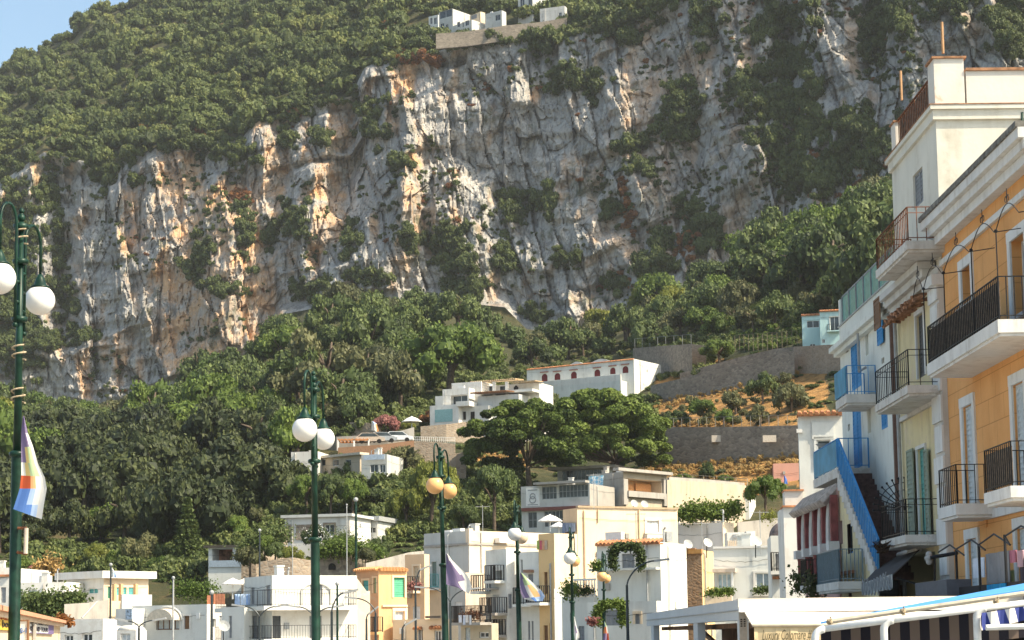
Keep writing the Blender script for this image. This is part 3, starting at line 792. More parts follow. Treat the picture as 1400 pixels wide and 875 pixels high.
class House:
    def __init__(s, name, label, cat, uc, vt, Y, th, uL=None, uR=None, wA=None, wB=None, z0=-0.6, vb=None,
                 wall=WHITE, wallB=None, par=0.35, roof=ROOFM, group=None, slab=None):
        if vb is not None and not name.startswith('clifftop'): Y = float(low_Y(uc, vb)) * 0.985
        th = math.radians(th); c, sn = math.cos(th), math.sin(th)
        C = at(uc, vt, Y); s.zt = float(C[2]); s.par = par; s.wm, s.wmB, s.rm = wall, wallB, roof
        ax, ay = np.array([c, -sn, 0]), np.array([sn, c, 0])
        base = np.array([C[0], C[1], 0.0])
        if wA is None: wA = -float(Frame(base, ax, ay).hit(uL, vt)[0])
        if wB is None: wB = float(Frame(base, ay, -ax).hit(uR, vt)[0])
        s.wA, s.wB = wA, wB
        s.z0 = z0 if vb is None else float(at(uc, vb, Y)[2]) - 3.0
        s.F = {'A': Frame(base - ax * wA, ax, ay), 'B': Frame(base, ay, -ax)}
        s.W = {'A': wA, 'B': wB}
        s.ops = {'A': [], 'B': []}
        ctr = base - ax * wA / 2 + ay * wB / 2
        s.root = thing(name, label, cat, (ctr[0], ctr[1], s.z0), group)
        s.slab = slab
    def px(s, face, u0, v0, u1, v1):
        F = s.F[face]; um, vm = (u0 + u1) / 2, (v0 + v1) / 2
        xa, xb = float(F.hit(u0, vm)[0]), float(F.hit(u1, vm)[0]); za, zb = float(F.hit(um, v1)[1]), float(F.hit(um, v0)[1])
        return xa, xb, za, zb
    def op(s, face, u0, v0, u1, v1, kind='w', m=None, fm=None, trim=None, tw=0.12, rec=0.16, arch=False, div=2, rows=1, sill=False, name=None):
        x0, x1, z0, z1 = s.px(face, u0, v0, u1, v1); F = s.F[face]; W = s.W[face]
        x0, x1 = max(x0, 0.03), min(x1, W - 0.03)
        if x1 - x0 < 0.08: return
        s.ops[face].append((x0, x1, z0, z1, rec))
        y = rec - 0.03
        par = None
        if kind == 'w':
            f = MB(F); e = min(0.06, (x1 - x0) * 0.12)
            f.box(x0, x0 + e, y - 0.03, y + 0.03, z0, z1); f.box(x1 - e, x1, y - 0.03, y + 0.03, z0, z1)
            f.box(x0 + e, x1 - e, y - 0.028, y + 0.028, z0, z0 + e); f.box(x0 + e, x1 - e, y - 0.028, y + 0.028, z1 - e, z1)
            for k in range(1, div):
                xm = x0 + (x1 - x0) * k / div; f.box(xm - e / 2, xm + e / 2, y - 0.026, y + 0.026, z0 + e, z1 - e)
            for k in range(1, rows):
                zm = z0 + (z1 - z0) * k / rows; f.box(x0 + e, x1 - e, y - 0.024, y + 0.024, zm - e / 3, zm + e / 3)
            par = f.build(name or 'window', fm or WPAINT, s.root)
            MB(F).box(x0 + e * 0.5, x1 - e * 0.5, y - 0.005, y + 0.01, z0 + e * 0.5, z1 - e * 0.5).build('pane', m or GLASS, par)
        elif kind == 's':
            f = MB(F); n = div
            for k in range(n): louvre(f, x0 + (x1 - x0) * k / n + 0.004, x0 + (x1 - x0) * (k + 1) / n - 0.004, min(y, 0.08), z0 + 0.005, z1 - 0.005)
            par = f.build(name or 'shutter', m or SH_GREY, s.root)
            MB(F).box(x0, x1, rec - 0.01, rec, z0, z1).build('backing', DARK, par)
        elif kind == 'd':
            f = MB(F); f.box(x0, x1, y - 0.02, y + 0.02, z0, z1)
            e = (x1 - x0) * 0.12
            f.box(x0 + e, x1 - e, y - 0.035, y - 0.02, z0 + (z1 - z0) * 0.55, z1 - e); f.box(x0 + e, x1 - e, y - 0.035, y - 0.02, z0 + e, z0 + (z1 - z0) * 0.48)
            par = f.build(name or 'door', m or SH_GREY, s.root)
        else:
            MB(F).box(x0, x1, rec - 0.02, rec, z0, z1).build(name or 'opening', m or DARK, s.root)
        if arch:
            a = MB(F); R = (x1 - x0) / 2; xm = (x0 + x1) / 2; rz = min(R, (z1 - z0) * 0.45)
            for sg in (-1, 1):
                arc = [(xm + sg * R * math.cos(q), z1 - rz + rz * math.sin(q)) for q in np.linspace(0, math.pi / 2, 7)]
                pl = arc + [(xm, z1 + 0.01), (xm + sg * R, z1 + 0.01)]
                if sg < 0: pl = pl[::-1]
                a.prism(pl, 0.003, rec - 0.01)
            a.build('arch_head', (s.wmB if face == 'B' and s.wmB else s.wm), s.root)
        if trim is not None:
            f = MB(F); f.box(x0 - tw, x0, -0.05, 0.0, z0, z1); f.box(x1, x1 + tw, -0.05, 0.0, z0, z1); f.box(x0 - tw, x1 + tw, -0.06, 0.0, z1, z1 + tw)
            if sill: f.box(x0 - tw * 1.3, x1 + tw * 1.3, -0.14, 0.0, z0 - 0.09, z0)
            f.build('surround', trim, s.root)
        elif sill:
            MB(F).box(x0 - 0.08, x1 + 0.08, -0.12, 0.0, z0 - 0.08, z0).build('sill', WPAINT, s.root)
        return x0, x1, z0, z1
    def box(s, name, face, u0, v0, u1, v1, d0, d1, m, parent=None):
        "a block seen at a pixel box on a face, from depth d0 to d1 (negative is proud of the wall)"
        x0, x1, z0, z1 = s.px(face, u0, v0, u1, v1)
        return MB(s.F[face]).box(x0, x1, d0, d1, z0, z1).build(name, m, parent or s.root)
    def balcony(s, face, u0, u1, vf, dep=0.9, h=1.0, m=None, iron=None, th=0.16, step=0.16, rmul=1.3, rail=True, mid=False):
        F = s.F[face]; x0, x1 = float(F.hit(u0, vf)[0]), float(F.hit(u1, vf)[0]); z = float(F.hit((u0 + u1) / 2, vf)[1])
        b = MB(F).box(x0, x1, -dep, -0.003, z - th, z).build('balcony', m or WHITE, s.root)
        if rail: railing(F, x0 + 0.05, x1 - 0.05, dep - 0.05, z, h, step, both=True, mid=mid, rmul=rmul).build('railing', iron or IRON, b)
        return x0, x1, z
    def clutter(s):
        "drainpipes, cables, vents and roof bits that every old house here collects"
        r = np.random.default_rng(abs(hash(s.root['label'])) % 9973 if False else sum(map(ord, s.root['label'])))
        if s.__class__ is not House: return
        for face in 'AB':
            F, W, ops = s.F[face], s.W[face], s.ops[face]
            if W < 2.5 or s.zt - s.z0 < 2.5: continue
            free = lambda x, m: 0.25 < x < W - 0.25 and all(not (o[0] - m < x < o[1] + m) for o in ops)
            for _ in range(3):
                x = r.uniform(0.3, W - 0.3)
                if free(x, 0.35) and r.uniform() < 0.55:
                    MB(F).tube([(x, -0.09, s.z0), (x, -0.09, s.zt - 0.25), (x, 0.02, s.zt - 0.12)], 0.05, 6).build('drainpipe', [GREYP, s.wm, CONC][r.integers(3)], s.root); break
            z = s.zt - r.uniform(0.5, 1.2); sag = 0.15
            MB(F).tube([(W * f, -0.06, z - sag * math.sin(f * math.pi) + 0.03 * math.sin(f * 31)) for f in np.linspace(0.02, 0.98, 14)], 0.010, 4).build('cable', DARK, s.root)
            for _ in range(int(r.integers(1, 4))):
                x, zz = r.uniform(0.4, W - 0.4), r.uniform(max(s.z0 + 1, s.zt - 6), s.zt - 0.6)
                if free(x, 0.3): MB(F).box(x - 0.14, x + 0.14, -0.10, -0.005, zz - 0.18, zz + 0.18).build(['meter_box', 'vent'][int(r.integers(2))], [GREYP, WPAINT, CONC][r.integers(3)], s.root)
        if s.par > 0.05 and s.wA > 3 and s.wB > 2:
            for _ in range(int(r.integers(2, 5))):
                x, y, hh = r.uniform(0.6, s.wA - 0.6), r.uniform(0.4, min(2.5, s.wB - 0.4)), r.uniform(0.4, 1.1); k = r.integers(3); b = MB(s.F['A']); zb = s.zt - s.par
                if k == 0: b.tube([(x, y, zb), (x, y, zb + hh), (x + 0.12, y, zb + hh + 0.12)], 0.06, 6); b.build('vent_pipe', GREYP, s.root)
                elif k == 1: b.box(x - 0.25, x + 0.25, y - 0.2, y + 0.2, zb, zb + hh); b.box(x - 0.3, x + 0.3, y - 0.25, y + 0.25, zb + hh + 0.003, zb + hh + 0.08); b.build('chimney', s.wm, s.root)
                else: b.box(x - 0.45, x + 0.45, y - 0.2, y + 0.2, zb + 0.1, zb + 0.75); b.build('ac_unit', WPAINT, s.root)
    def done(s):
        s.clutter()
        p = s.par; A, B = s.F['A'], s.F['B']; wA, wB, zt, z0 = s.wA, s.wB, s.zt, s.z0
        m = MB(A); wall_face(m, wA, z0, zt, s.ops['A'])
        m2 = m if s.wmB is None else MB(B)
        m2.fr = B; wall_face(m2, wB, z0, zt, s.ops['B']); m.fr = A
        m.quad((0, 0, z0), (0, 0, zt), (0, wB, zt), (0, wB, z0)); m.quad((0, wB, z0), (0, wB, zt), (wA, wB, zt), (wA, wB, z0))
        t_ = 0.22
        if p > 0:                                                     # parapet: flat top and inner faces
            for q in (((0, 0), (wA, 0), (wA - t_, t_), (t_, t_)), ((wA, 0), (wA, wB), (wA - t_, wB - t_), (wA - t_, t_)), ((wA, wB), (0, wB), (t_, wB - t_), (wA - t_, wB - t_)), ((0, wB), (0, 0), (t_, t_), (t_, wB - t_))):
                m.quad(*[(x, y, zt) for x, y in q])
            c = [(t_, t_), (wA - t_, t_), (wA - t_, wB - t_), (t_, wB - t_)]
            for k in range(4):
                a, b = c[k], c[(k + 1) % 4]; m.quad((a[0], a[1], zt - p), (a[0], a[1], zt), (b[0], b[1], zt), (b[0], b[1], zt - p))
            rf = MB(A).quad(*[(x, y, zt - p + 0.02) for x, y in c])
        else:
            rf = MB(A).quad((0, 0, zt), (wA, 0, zt), (wA, wB, zt), (0, wB, zt))
        if s.slab:                                                    # roof slab with an overhang
            o, h, sm = s.slab; rf = MB(A).box(-o, wA + o, -o, wB + o, zt + 0.003, zt + h); s.rm = sm
        m.build('wall', s.wm, s.root)
        if m2 is not m: m2.build('wall', s.wmB, s.root)
        rf.build('roof', s.rm, s.root)
        return s
    def tiles(s, face, u0, u1, v, d=0.35, hgt=0.12, m=None):
        "a row of roof tiles along the top of a face"
        F = s.F[face]; x0, x1 = float(F.hit(u0, v)[0]), float(F.hit(u1, v)[0]); z = float(F.hit((u0 + u1) / 2, v)[1])
        mb = MB(F); n = max(3, int((x1 - x0) / 0.22)); w = (x1 - x0) / n
        for k in range(n):
            xc = x0 + (k + 0.5) * w
            mb.tube([(xc, -d * 0.6, z - hgt * 0.5), (xc, d, z + hgt * 0.6)], w * 0.42, 6)
        mb.box(x0, x1, -d * 0.5, d, z - hgt, z - hgt * 0.6)
        return mb.build('tile_edge', m or TILE, s.root)
# ------------------------------------------------------------------ the village (all boxes are photo pixels turned into points on real walls)
HG = None
# ---- front row, from the left
h = House('ticket_kiosk', 'long low peach kiosk with terracotta cornice carrying ticket and tour signs', 'kiosk', -60, 816, 26.2, -10.5, wA=0.6, uR=83, wall=CREAM, par=0.12)
F = h.F['B']; zt = h.zt
MB(F).box(-0.2, h.wB + 0.15, -0.22, 0.2, zt - 0.10, zt - 0.02).build('cornice', plain('pink_cornice', (0.62, 0.32, 0.2), 0.8), h.root)
MB(F).box(-0.1, h.wB + 0.1, -0.12, 0.0, zt - 0.19, zt - 0.103).build('fascia', PALEP, h.root)
h.done()
def text(name, s, fr, x, z, size, m, parent=None, dep=0.01, y=-0.02, label=None, font_sx=1.0, shear=0.0, cap=1.6, maxw=None):
    "raised lettering as a mesh, lower left corner at local x, z"
    cu = bpy.data.curves.new('txt', 'FONT'); cu.body = s; cu.size = size; cu.extrude = dep / 2; cu.resolution_u = 2; cu.shear = shear
    to = bpy.data.objects.new('txt', cu); COL.objects.link(to)
    bpy.context.view_layer.update()
    me = bpy.data.meshes.new_from_object(to.evaluated_get(bpy.context.evaluated_depsgraph_get()))
    bpy.data.objects.remove(to)
    co = np.array([v.co for v in me.vertices])
    if len(co) == 0: return
    x0 = co[:, 0].min(); wd = co[:, 0].max() - x0
    sx = font_sx if maxw is None else min(maxw / max(wd, 1e-6), cap)
    loc = np.stack([x + (co[:, 0] - x0) * sx, y - co[:, 2], z + co[:, 1]], -1)
    mb = MB(fr); mb.add(loc, [list(p.vertices) for p in me.polygons])
    bpy.data.meshes.remove(me)
    return mb.build(name, m, parent)
def sign(name, label, H_, face, u0, v0, u1, v1, m, proud=0.04):
    x0, x1, z0, z1 = H_.px(face, u0, v0, u1, v1); F = H_.F[face]
    o = thing(name, label, 'sign', F.w(((x0 + x1) / 2, -proud, z0)))
    MB(F).box(x0, x1, -proud, -0.004, z0, z1).build('board', m, o)
    return o, F, x0, x1, z0, z1
YEL = plain('yellow_sign', (0.85, 0.55, 0.06), 0.5, 0, 0.05); INK = plain('dark_ink', (0.03, 0.03, 0.05), 0.6); BLUEI = plain('blue_ink', (0.05, 0.16, 0.45), 0.6); PURP = plain('violet_panel', (0.20, 0.15, 0.33), 0.6, 0, 0.1)
o, F, x0, x1, z0, z1 = sign('ticket_sign', 'yellow ticket boat sign on the peach kiosk wall', h, 'B', -18, 836, 14.5, 861, YEL)
text('lettering', 'TICKET', F, x0 + 0.05, z0 + (z1 - z0) * 0.56, 0.17, plain('red_ink', (0.45, 0.05, 0.03), 0.6), o, y=-0.05, cap=20, maxw=(x1 - x0) * 0.9)
text('lettering', 'boat', F, x0 + (x1 - x0) * 0.5, z0 + (z1 - z0) * 0.16, 0.17, INK, o, y=-0.05, cap=20, maxw=(x1 - x0) * 0.46)
o, F, x0, x1, z0, z1 = sign('tour_banner', 'white tour banner with dark letters and a violet end panel on the kiosk', h, 'B', 38.5, 846, 71, 866.5, WPAINT)
xm = x0 + (x1 - x0) * 0.74
MB(F).box(xm, x1, -0.05, -0.041, z0, z1).build('violet_panel', PURP, o)
MB(F).box(x0, xm, -0.05, -0.041, z0, z0 + 0.02).build('rule', PURP, o)
MB(F).box(x0, xm, -0.05, -0.041, z1 - 0.02, z1).build('rule', PURP, o)
text('lettering', 'BLUE GROTTO', F, x0 + 0.03, z0 + (z1 - z0) * 0.56, 0.145, INK, o, y=-0.052, cap=20, maxw=(xm - x0) * 0.94)
text('lettering', 'ISLAND TOUR', F, x0 + 0.03, z0 + (z1 - z0) * 0.15, 0.145, INK, o, y=-0.052, cap=20, maxw=(xm - x0) * 0.94)
Fb = Frame(at(24, 900, 33), (1, 0, 0), (0, 1, 0)); (x0, z0), (x1, z1) = [[float(a) for a in Fb.hit(u, v)] for u, v in ((25.5, 890), (37.5, 849))]
o = thing('notice_board', 'white notice board in a brown wooden frame beside the tall green post', 'notice board', Fb.w((x0, 0, 0)) * [1, 1, 0])
MB(Fb).box(x0, x1, 0, 0.03, z0, z1).build('panel', WPAINT, o)
b = MB(Fb)
for a in (x0 - 0.02, x1): b.box(a, a + 0.02, -0.02, 0.05, -float(Fb.o[2]), z1 + 0.02)
b.box(x0, x1, -0.02, 0.05, z1, z1 + 0.02); b.build('frame', WOOD, o)
text('lettering', '0-1', Fb, x0 + 0.02, z1 - 0.2, 0.13, BLUEI, o, y=-0.012, maxw=(x1 - x0) * 0.75)

h = House('pavilion_house', 'low white flat building right of the peach kiosk', 'house', 141, 846, 92, 20, uL=72, wB=1.2, wall=WHITE, par=0.15)
h.op('A', 88, 868, 100, 880, 'w'); h.op('A', 112, 866, 126, 880, 'w'); h.done()
h = House('vaulted_house', 'small white house with twin barrel vault roof humps', 'house', 186, 862, 96, 20, uL=132, wB=1.0, wall=WHITE, par=0.0)
F = h.F['A']
for k in range(2):
    xa, xb = h.wA * k / 2 + 0.04, h.wA * (k + 1) / 2 - 0.04; xm = (xa + xb) / 2; R = (xb - xa) / 2
    MB(F).prism([(xm + R * math.cos(a), h.zt + 0.5 * R * math.sin(a)) for a in np.linspace(0, math.pi, 12)], 0.02, 0.98).build('vault', WHITE, h.root, True)
h.op('A', 165, 866, 178, 884, 'w', m=CURT); h.op('A', 152, 868, 158, 884, 'd', m=SH_BROWN, arch=True); h.done()

h = House('long_bungalow', 'long white bungalow with a grey stone wall panel and arched window', 'house', 142, 790.5, 150, 42, uL=86, uR=203, z0=-1, wall=WHITE, wallB=CREAM, par=0, slab=(0.45, 0.55, WHITE), group=None)
h.box('stone_panel', 'A', 89, 799, 110.5, 824, -0.06, -0.004, STONE)
h.op('A', 120, 804, 134, 812, 'w', m=SH_TEAL, arch=True)
for a in (157, 166, 176): h.op('B', a, 803, a + 7, 814, 's', SH_TEAL, div=1)
h.op('B', 147.5, 802, 152, 818, 's', plain('dark_green_door', (0.03, 0.16, 0.10)), div=1)
h.box('terrace_wall', 'B', 149, 813.5, 190, 840, -1.6, -1.45, GREYW)
for a in (141, 150, 170): h.box('pillar', 'B', a, 799, a + 3, 822, -1.4, -1.1, ORANGEH)
h.done()
h = House('white_annex', 'plain white annex with a small hedge terrace left of the stone panel', 'house', 88, 795.5, 148, 10, uL=26, wB=8, z0=-1, wall=WHITE, par=0.2)
h.op('A', 26, 805, 31, 812, 'w'); h.op('A', 38, 806, 50, 812, 'w', m=CURT); h.op('A', 74, 815, 84, 825, 'd', SH_BLUE)
h.box('ledge', 'A', 60, 811, 88, 816, -0.8, -0.004, WHITE); h.done()
h = House('terracotta_trim_house', 'white house with terracotta coping at the far left edge', 'house', 15, 776, 156, 8, uL=-60, wB=8, z0=-1, wall=WHITE, par=0.3)
h.box('coping', 'A', -60, 786, 14, 789, -0.2, -0.004, TILE); h.op('A', 1, 803, 8, 824, 'd', SH_GREY); h.op('A', -16, 803, -6, 815, 'w'); h.done()

h = House('arched_awning_house', 'pale white house with an arched cream awning over a wide window', 'house', 283, 826, 120, 34, uL=181, uR=309, wall=COOLW, wallB=WHITE2, par=0.22)
h.op('A', 214, 846, 246, 861, 'w', m=CURT, fm=WOOD, div=4, trim=WHITE, tw=0.1)
h.op('A', 252, 842, 259.5, 860, 's', SH_BROWN, trim=WHITE)
F = h.F['A']; x0, x1, z0, z1 = h.px('A', 212, 832, 248, 848); xm, R = (x0 + x1) / 2, (x1 - x0) / 2
aw = MB(F); n = 14
for k in range(n):
    a0, a1 = math.pi * k / n, math.pi * (k + 1) / n
    p = lambda a, r, y: (xm + r * math.cos(a), y, z0 + r * (z1 - z0) / R * math.sin(a))
    aw.quad(p(a0, R, -0.02), p(a1, R, -0.02), p(a1, R * 0.96, -0.75), p(a0, R * 0.96, -0.75))
    aw.quad((xm + R * .96 * math.cos(a0), -.75, z0), p(a0, R * .96, -.75), p(a1, R * .96, -.75), (xm + R * .96 * math.cos(a1), -.75, z0))
aw.build('awning', plain('cream_canvas', (0.72, 0.62, 0.48), 0.8), h.root)
MB(F).tube([(xm + (R + .12) * math.cos(a), -0.04, z0 + (R + .12) * (z1 - z0) / R * math.sin(a)) for a in np.linspace(0, math.pi, 15)], 0.09, 6).build('arch_moulding', GREYW, h.root)
h.op('B', 290, 846, 295, 858, 'w'); h.op('B', 300, 842, 306, 860, 's', SH_GREY)
h.done()
h2 = House('tile_picture_house', 'low white wing with a blue tile picture on its wall', 'house', 181.5, 832, 122, 34, uL=158, wB=4, wall=WHITE, par=0.2)
h2.box('tile_picture', 'A', 172.5, 833, 181, 847, -0.05, -0.004, plain('blue_tile_picture', (0.45, 0.55, 0.72), 0.3, 0, 0.5, 9)); h2.done()
F = h.F['A']
for (ua, ub, va) in ((283, 291, 814), (292, 305, 812)):
    Q = at((ua + ub) / 2, 827, 122); s = 122 / FPX
    MB(Frame(Q)).box(-(ub - ua) / 2 * s, (ub - ua) / 2 * s, 0, 0.7, 0.0, (827 - va) * s).build('brick_chimney', plain('orange_brick', (0.55, 0.22, 0.12), 0.9, 0, 0.25, 6), None, org=Q)
    tag(bpy.context.scene.objects[-1] if False else COL.objects[-1], ('narrow' if ub - ua < 10 else 'wide') + ' orange brick chimney box on the roof beside the laundry terrace', 'chimney')

# ---- big white house with arch
h = House('white_arch_house', 'large white house with a big arch niche above a long terrace slab', 'house', 372, 786.5, 112, 62, uL=334, uR=488, wall=COOLW, wallB=WHITE, par=0.2)
h.op('A', 343, 803, 348, 826, 's', SH_GREY, div=1); h.op('A', 363.5, 800.5, 369, 827, 's', SH_GREY, div=1)
h.op('A', 326, 843, 331, 874, 's', SH_GREY, div=1); h.op('A', 345, 842, 351, 873, 's', SH_GREY, div=1)
h.op('B', 424, 799, 441, 827.5, 's', SH_GREY, trim=None, div=2)
h.op('B', 383 - 15, 842, 384, 873, 's', plain('dark_grey_shutter', (0.10, 0.105, 0.11)), div=2); h.op('B', 423, 842, 440, 873, 's', SH_GREY, div=2)
F = h.F['B']; x0, x1, z0, z1 = h.px('B', 412, 797, 452, 828); xm, R = (x0 + x1) / 2, (x1 - x0) / 2
MB(F).tube([(x0, -0.04, z0)] + [(xm - R * math.cos(a), -0.04, z1 - R * .62 + R * .62 * math.sin(a)) for a in np.linspace(0, math.pi, 15)] + [(x1, -0.04, z0)], 0.07, 6).build('arch_moulding', GREYW, h.root)
for vf, hh_ in ((828.5, 0.9), (873, 0.75)):
    zf = float(F.hit(430, vf)[1]); xe = float(F.hit(478, vf)[0])
    b = MB(F).box(-0.9, xe, -1.1, -0.004, zf - 0.24, zf).build('terrace_slab', WHITE, h.root)
    railing(F, -0.85, xe - 0.05, 1.05, zf, hh_, 0.16, r=0.007, rmul=1.0).build('railing', IRON, b)
    b = MB(h.F['A']).box(-2.6, h.wA - 0.004, -0.9, -0.004, zf - 0.24, zf - 0.002).build('terrace_slab', COOLW, h.root)
    railing(h.F['A'], -2.5, h.wA - 0.1, 0.85, zf, hh_, 0.16, r=0.007, rmul=1.0).build('railing', IRON, b)
zr, xr = h.zt, h.wB
xs = [float(F.hit(u, 810)[0]) for u in (470, 487, 506)]; zs = [float(F.hit(487, 808)[1])]
MB(F).prism([(h.wB - 0.02, -0.6), (xs[2], -0.6), (xs[2], zs[0]), (h.wB + 0.6, zs[0]), (h.wB - 0.02, h.zt - 0.12)], 0.01, 5.5).build('side_wing', PALEP, h.root)
h.done()
h = House('laundry_wing', 'low white wing with a balcony of blue laundry beside the arch house', 'house', 334, 829.5, 112.5, 40, uL=303, wB=0.6, wall=COOLW, par=0.15)
h.op('A', 313, 842, 317, 872, 's', SH_GREY, div=1); h.done()
Fq = h.F['A']
for k, (ua, ub, c) in enumerate(((312, 318, (0.45, 0.58, 0.78)), (319, 326, (0.62, 0.72, 0.85)), (327, 333, (0.35, 0.5, 0.75)))):
    xa, xb, za, zb = h.px('A', ua, 812, ub, 827)
    xs = np.linspace(xa, xb, 9); m = MB(Fq)
    for i in range(8):
        ya, yb = 0.5 + 0.05 * math.sin(i * 1.7 + k), 0.5 + 0.05 * math.sin((i + 1) * 1.7 + k)
        m.quad((xs[i], ya, za), (xs[i + 1], yb, za), (xs[i + 1], yb, zb), (xs[i], ya, zb)); m.quad((xs[i], ya + .015, za), (xs[i], ya + .015, zb), (xs[i + 1], yb + .015, zb), (xs[i + 1], yb + .015, za))
    tag(m.build('hanging_sheet', plain('blue_cloth_%d' % k, c, 0.9), None, org=Fq.w((xa, 0.5, za))), ('deep blue', 'pale blue', 'mid blue')[k] + ' sheet hung to dry on the white terrace', 'laundry')

# ---- orange row
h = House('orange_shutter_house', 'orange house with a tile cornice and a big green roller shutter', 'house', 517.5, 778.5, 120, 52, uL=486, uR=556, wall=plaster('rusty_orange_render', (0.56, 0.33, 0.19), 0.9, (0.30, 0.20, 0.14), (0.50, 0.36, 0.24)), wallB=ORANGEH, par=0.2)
h.op('A', 496, 793.5, 504.5, 809, 's', SH_TEAL, trim=PEACH, div=1); h.op('A', 511, 790, 515, 811, 's', plain('pale_green_shutter', (0.25, 0.36, 0.22)), trim=PEACH, tw=0.1, div=1)
h.op('B', 538, 789.5, 553, 817, 's', SH_GREEN, trim=CREAM, div=1); h.op('B', 540, 835.5, 553, 850, 'w', m=CURT, trim=CREAM, tw=0.2)
h.tiles('A', 486, 517, 778, m=plain('orange_tile', (0.62, 0.30, 0.12))); h.tiles('B', 517.5, 556, 778, m=MATS['orange_tile'])
h.box('string_course', 'B', 522, 827, 556, 829.5, -0.12, -0.004, CREAM)
h.balcony('A', 512, 524, 864, 0.6, 0.9, ORANGEH); h.done()
h = House('peach_link_house', 'lower plain peach house half hidden behind the white gable', 'house', 492, 786.5, 128, 30, uL=462, wB=6, wall=PEACH, par=0.15); h.done()
h = House('peach_balcony_house', 'peach house with a planted balcony and white shutters below', 'house', 580, 757.5, 128, 30, uL=553.5, wB=0.6, wall=PEACH, par=0.15)
h.op('A', 565.5, 774, 573, 797, 's', plain('cream_shutter', (0.66, 0.54, 0.38)), trim=CREAM); h.op('A', 564, 829, 574.5, 849, 's', WPAINT, trim=None)
x0, x1, z = h.balcony('A', 553.5, 575, 808, 0.9, 0.9, CREAM)
h.box('ac_unit', 'A', 555, 811, 563, 818, -0.4, -0.004, GREYP); h.done()
h = House('low_cream_house', 'low cream annex with a small red tiled canopy under the peach house', 'house', 612, 846, 118, 30, uL=537, wB=1.2, wall=CREAM, par=0.2)
h.op('A', 571, 860, 578, 885, 'w'); h.op('A', 594, 862, 606, 885, 'w', div=3); h.tiles('A', 566, 578, 858); h.tiles('A', 588, 604, 857); h.box('coping', 'A', 585, 842, 606, 845, -0.3, 0.2, plain('dark_coping', (0.13, 0.11, 0.09))); h.done()

# ---- tall white and pale peach house
h = House('tall_peach_house', 'tall house with a white left side and a bare pale peach gable wall', 'house', 641, 725.5, 136, 48, uL=579.5, uR=762, wall=GREYW, wallB=PALEP, par=0.5)
h.op('A', 590.5, 768, 597.5, 802, 's', plain('grey_green_shutter', (0.22, 0.26, 0.22)), trim=GREYW)
h.op('A', 622, 823, 632, 842, 's', WPAINT); h.op('A', 590, 826, 597, 841, 's', WPAINT, div=1, arch=True)
h.box('lower_render', 'A', 579.6, 805.5, 606, 900, -0.03, -0.004, PEACH)
h.balcony('A', 577, 600, 804, 0.8, 0.95, WHITE, SH_TEAL)
h.box('string_course', 'A', 580, 744, 641, 747, -0.10, -0.004, CONC); h.box('string_course', 'B', 641, 744.5, 762, 746.5, -0.08, -0.004, CONC)
h.box('corner_post', 'B', 640.5, 722.5, 646, 745, -0.06, 0.3, PALEP)
h.box('rough_wall', 'B', 636, 783, 664, 900, -0.05, -0.004, plaster('rough_patch_render', (0.62, 0.50, 0.38), 0.9, (0.35, 0.25, 0.17), (0.5, 0.42, 0.34)))
h.box('drainpipe', 'B', 657, 728, 658, 783, -0.08, -0.004, GREYP)
h.box('water_tank', 'B', 676, 736, 693, 742.5, -0.55, -0.05, WPAINT)
h.done()
h = House('laundry_terrace_house', 'small grey house with laundry hung along its terrace under the peach gable', 'house', 672, 852, 114, 40, uL=630, wB=0.6, wall=plaster('ochre_grey_render', (0.55, 0.48, 0.36), 0.8), par=0.1)
x0, x1, z = h.balcony('A', 630, 672, 851, 1.0, 0.95, CONC, IRON, step=0.1)
h.op('A', 636, 858, 643, 885, 's', CURT); h.op('A', 655, 864, 668, 872, 'w'); h.done()
for k, (ua, ub, c) in enumerate(((644, 648, (0.75, 0.76, 0.8)), (650, 653, (0.6, 0.65, 0.75)), (653.5, 657, (0.78, 0.74, 0.7)), (658.5, 661, (0.7, 0.7, 0.72)))):
    xa, xb, za, zb = h.px('A', ua, 841, ub, 851 + (k % 2) * 3)
    m = MB(h.F['A']).box(xa, xb, -1.08, -1.05, za, zb); m.v = (np.array(m.v)).tolist()
    tag(m.build('hanging_cloth', plain('wash_%d' % k, c, 0.9), None, org=h.F['A'].w((xa, -1.06, za))), ('long white', 'bluish', 'cream', 'narrow white')[k] + ' cloth drying on the iron terrace rail below the peach gable', 'laundry')

# ---- bluish houses
h = House('blue_white_house', 'bluish white house with recessed balconies stacked one above another', 'house', 692, 750.5, 116, 55, uL=663.5, uR=712, wall=COOLW, wallB=WHITE, par=0.25)
h.op('A', 671, 776, 675, 795, 'w', div=1); h.op('A', 676.5, 780, 686.5, 795, 'o', rec=0.8); h.op('A', 674, 813, 683, 836, 's', GREYW); h.op('A', 666, 818, 671, 838, 's', SH_BROWN, div=1); h.op('A', 678, 848, 688, 868, 'o', rec=0.6)
h.balcony('A', 660, 671, 808.5, 0.9, 0.95, COOLW); h.balcony('A', 675, 690, 794, 0.7, 0.9, COOLW); h.balcony('A', 672, 694, 838, 0.9, 0.9, CONC); h.balcony('A', 675, 692, 868, 0.7, 0.9, CONC)
h.op('B', 695, 812, 700, 832, 's', SH_GREY, div=1); h.box('canopy', 'A', 672, 804, 682, 806.5, -0.6, -0.004, CONC); h.done()
h = House('hooded_window_house', 'narrow bluish house with a hooded window over an iron balcony', 'house', 736.5, 754, 115, 30, uL=707, wB=0.5, wall=COOLW, par=0.25)
h.op('A', 712, 765, 714.5, 784, 'w', div=1); h.op('A', 722, 785, 729, 797, 's', SH_GREY); h.box('hood', 'A', 719, 779, 730, 783, -0.35, -0.004, plain('brown_hood', (0.30, 0.18, 0.12)))
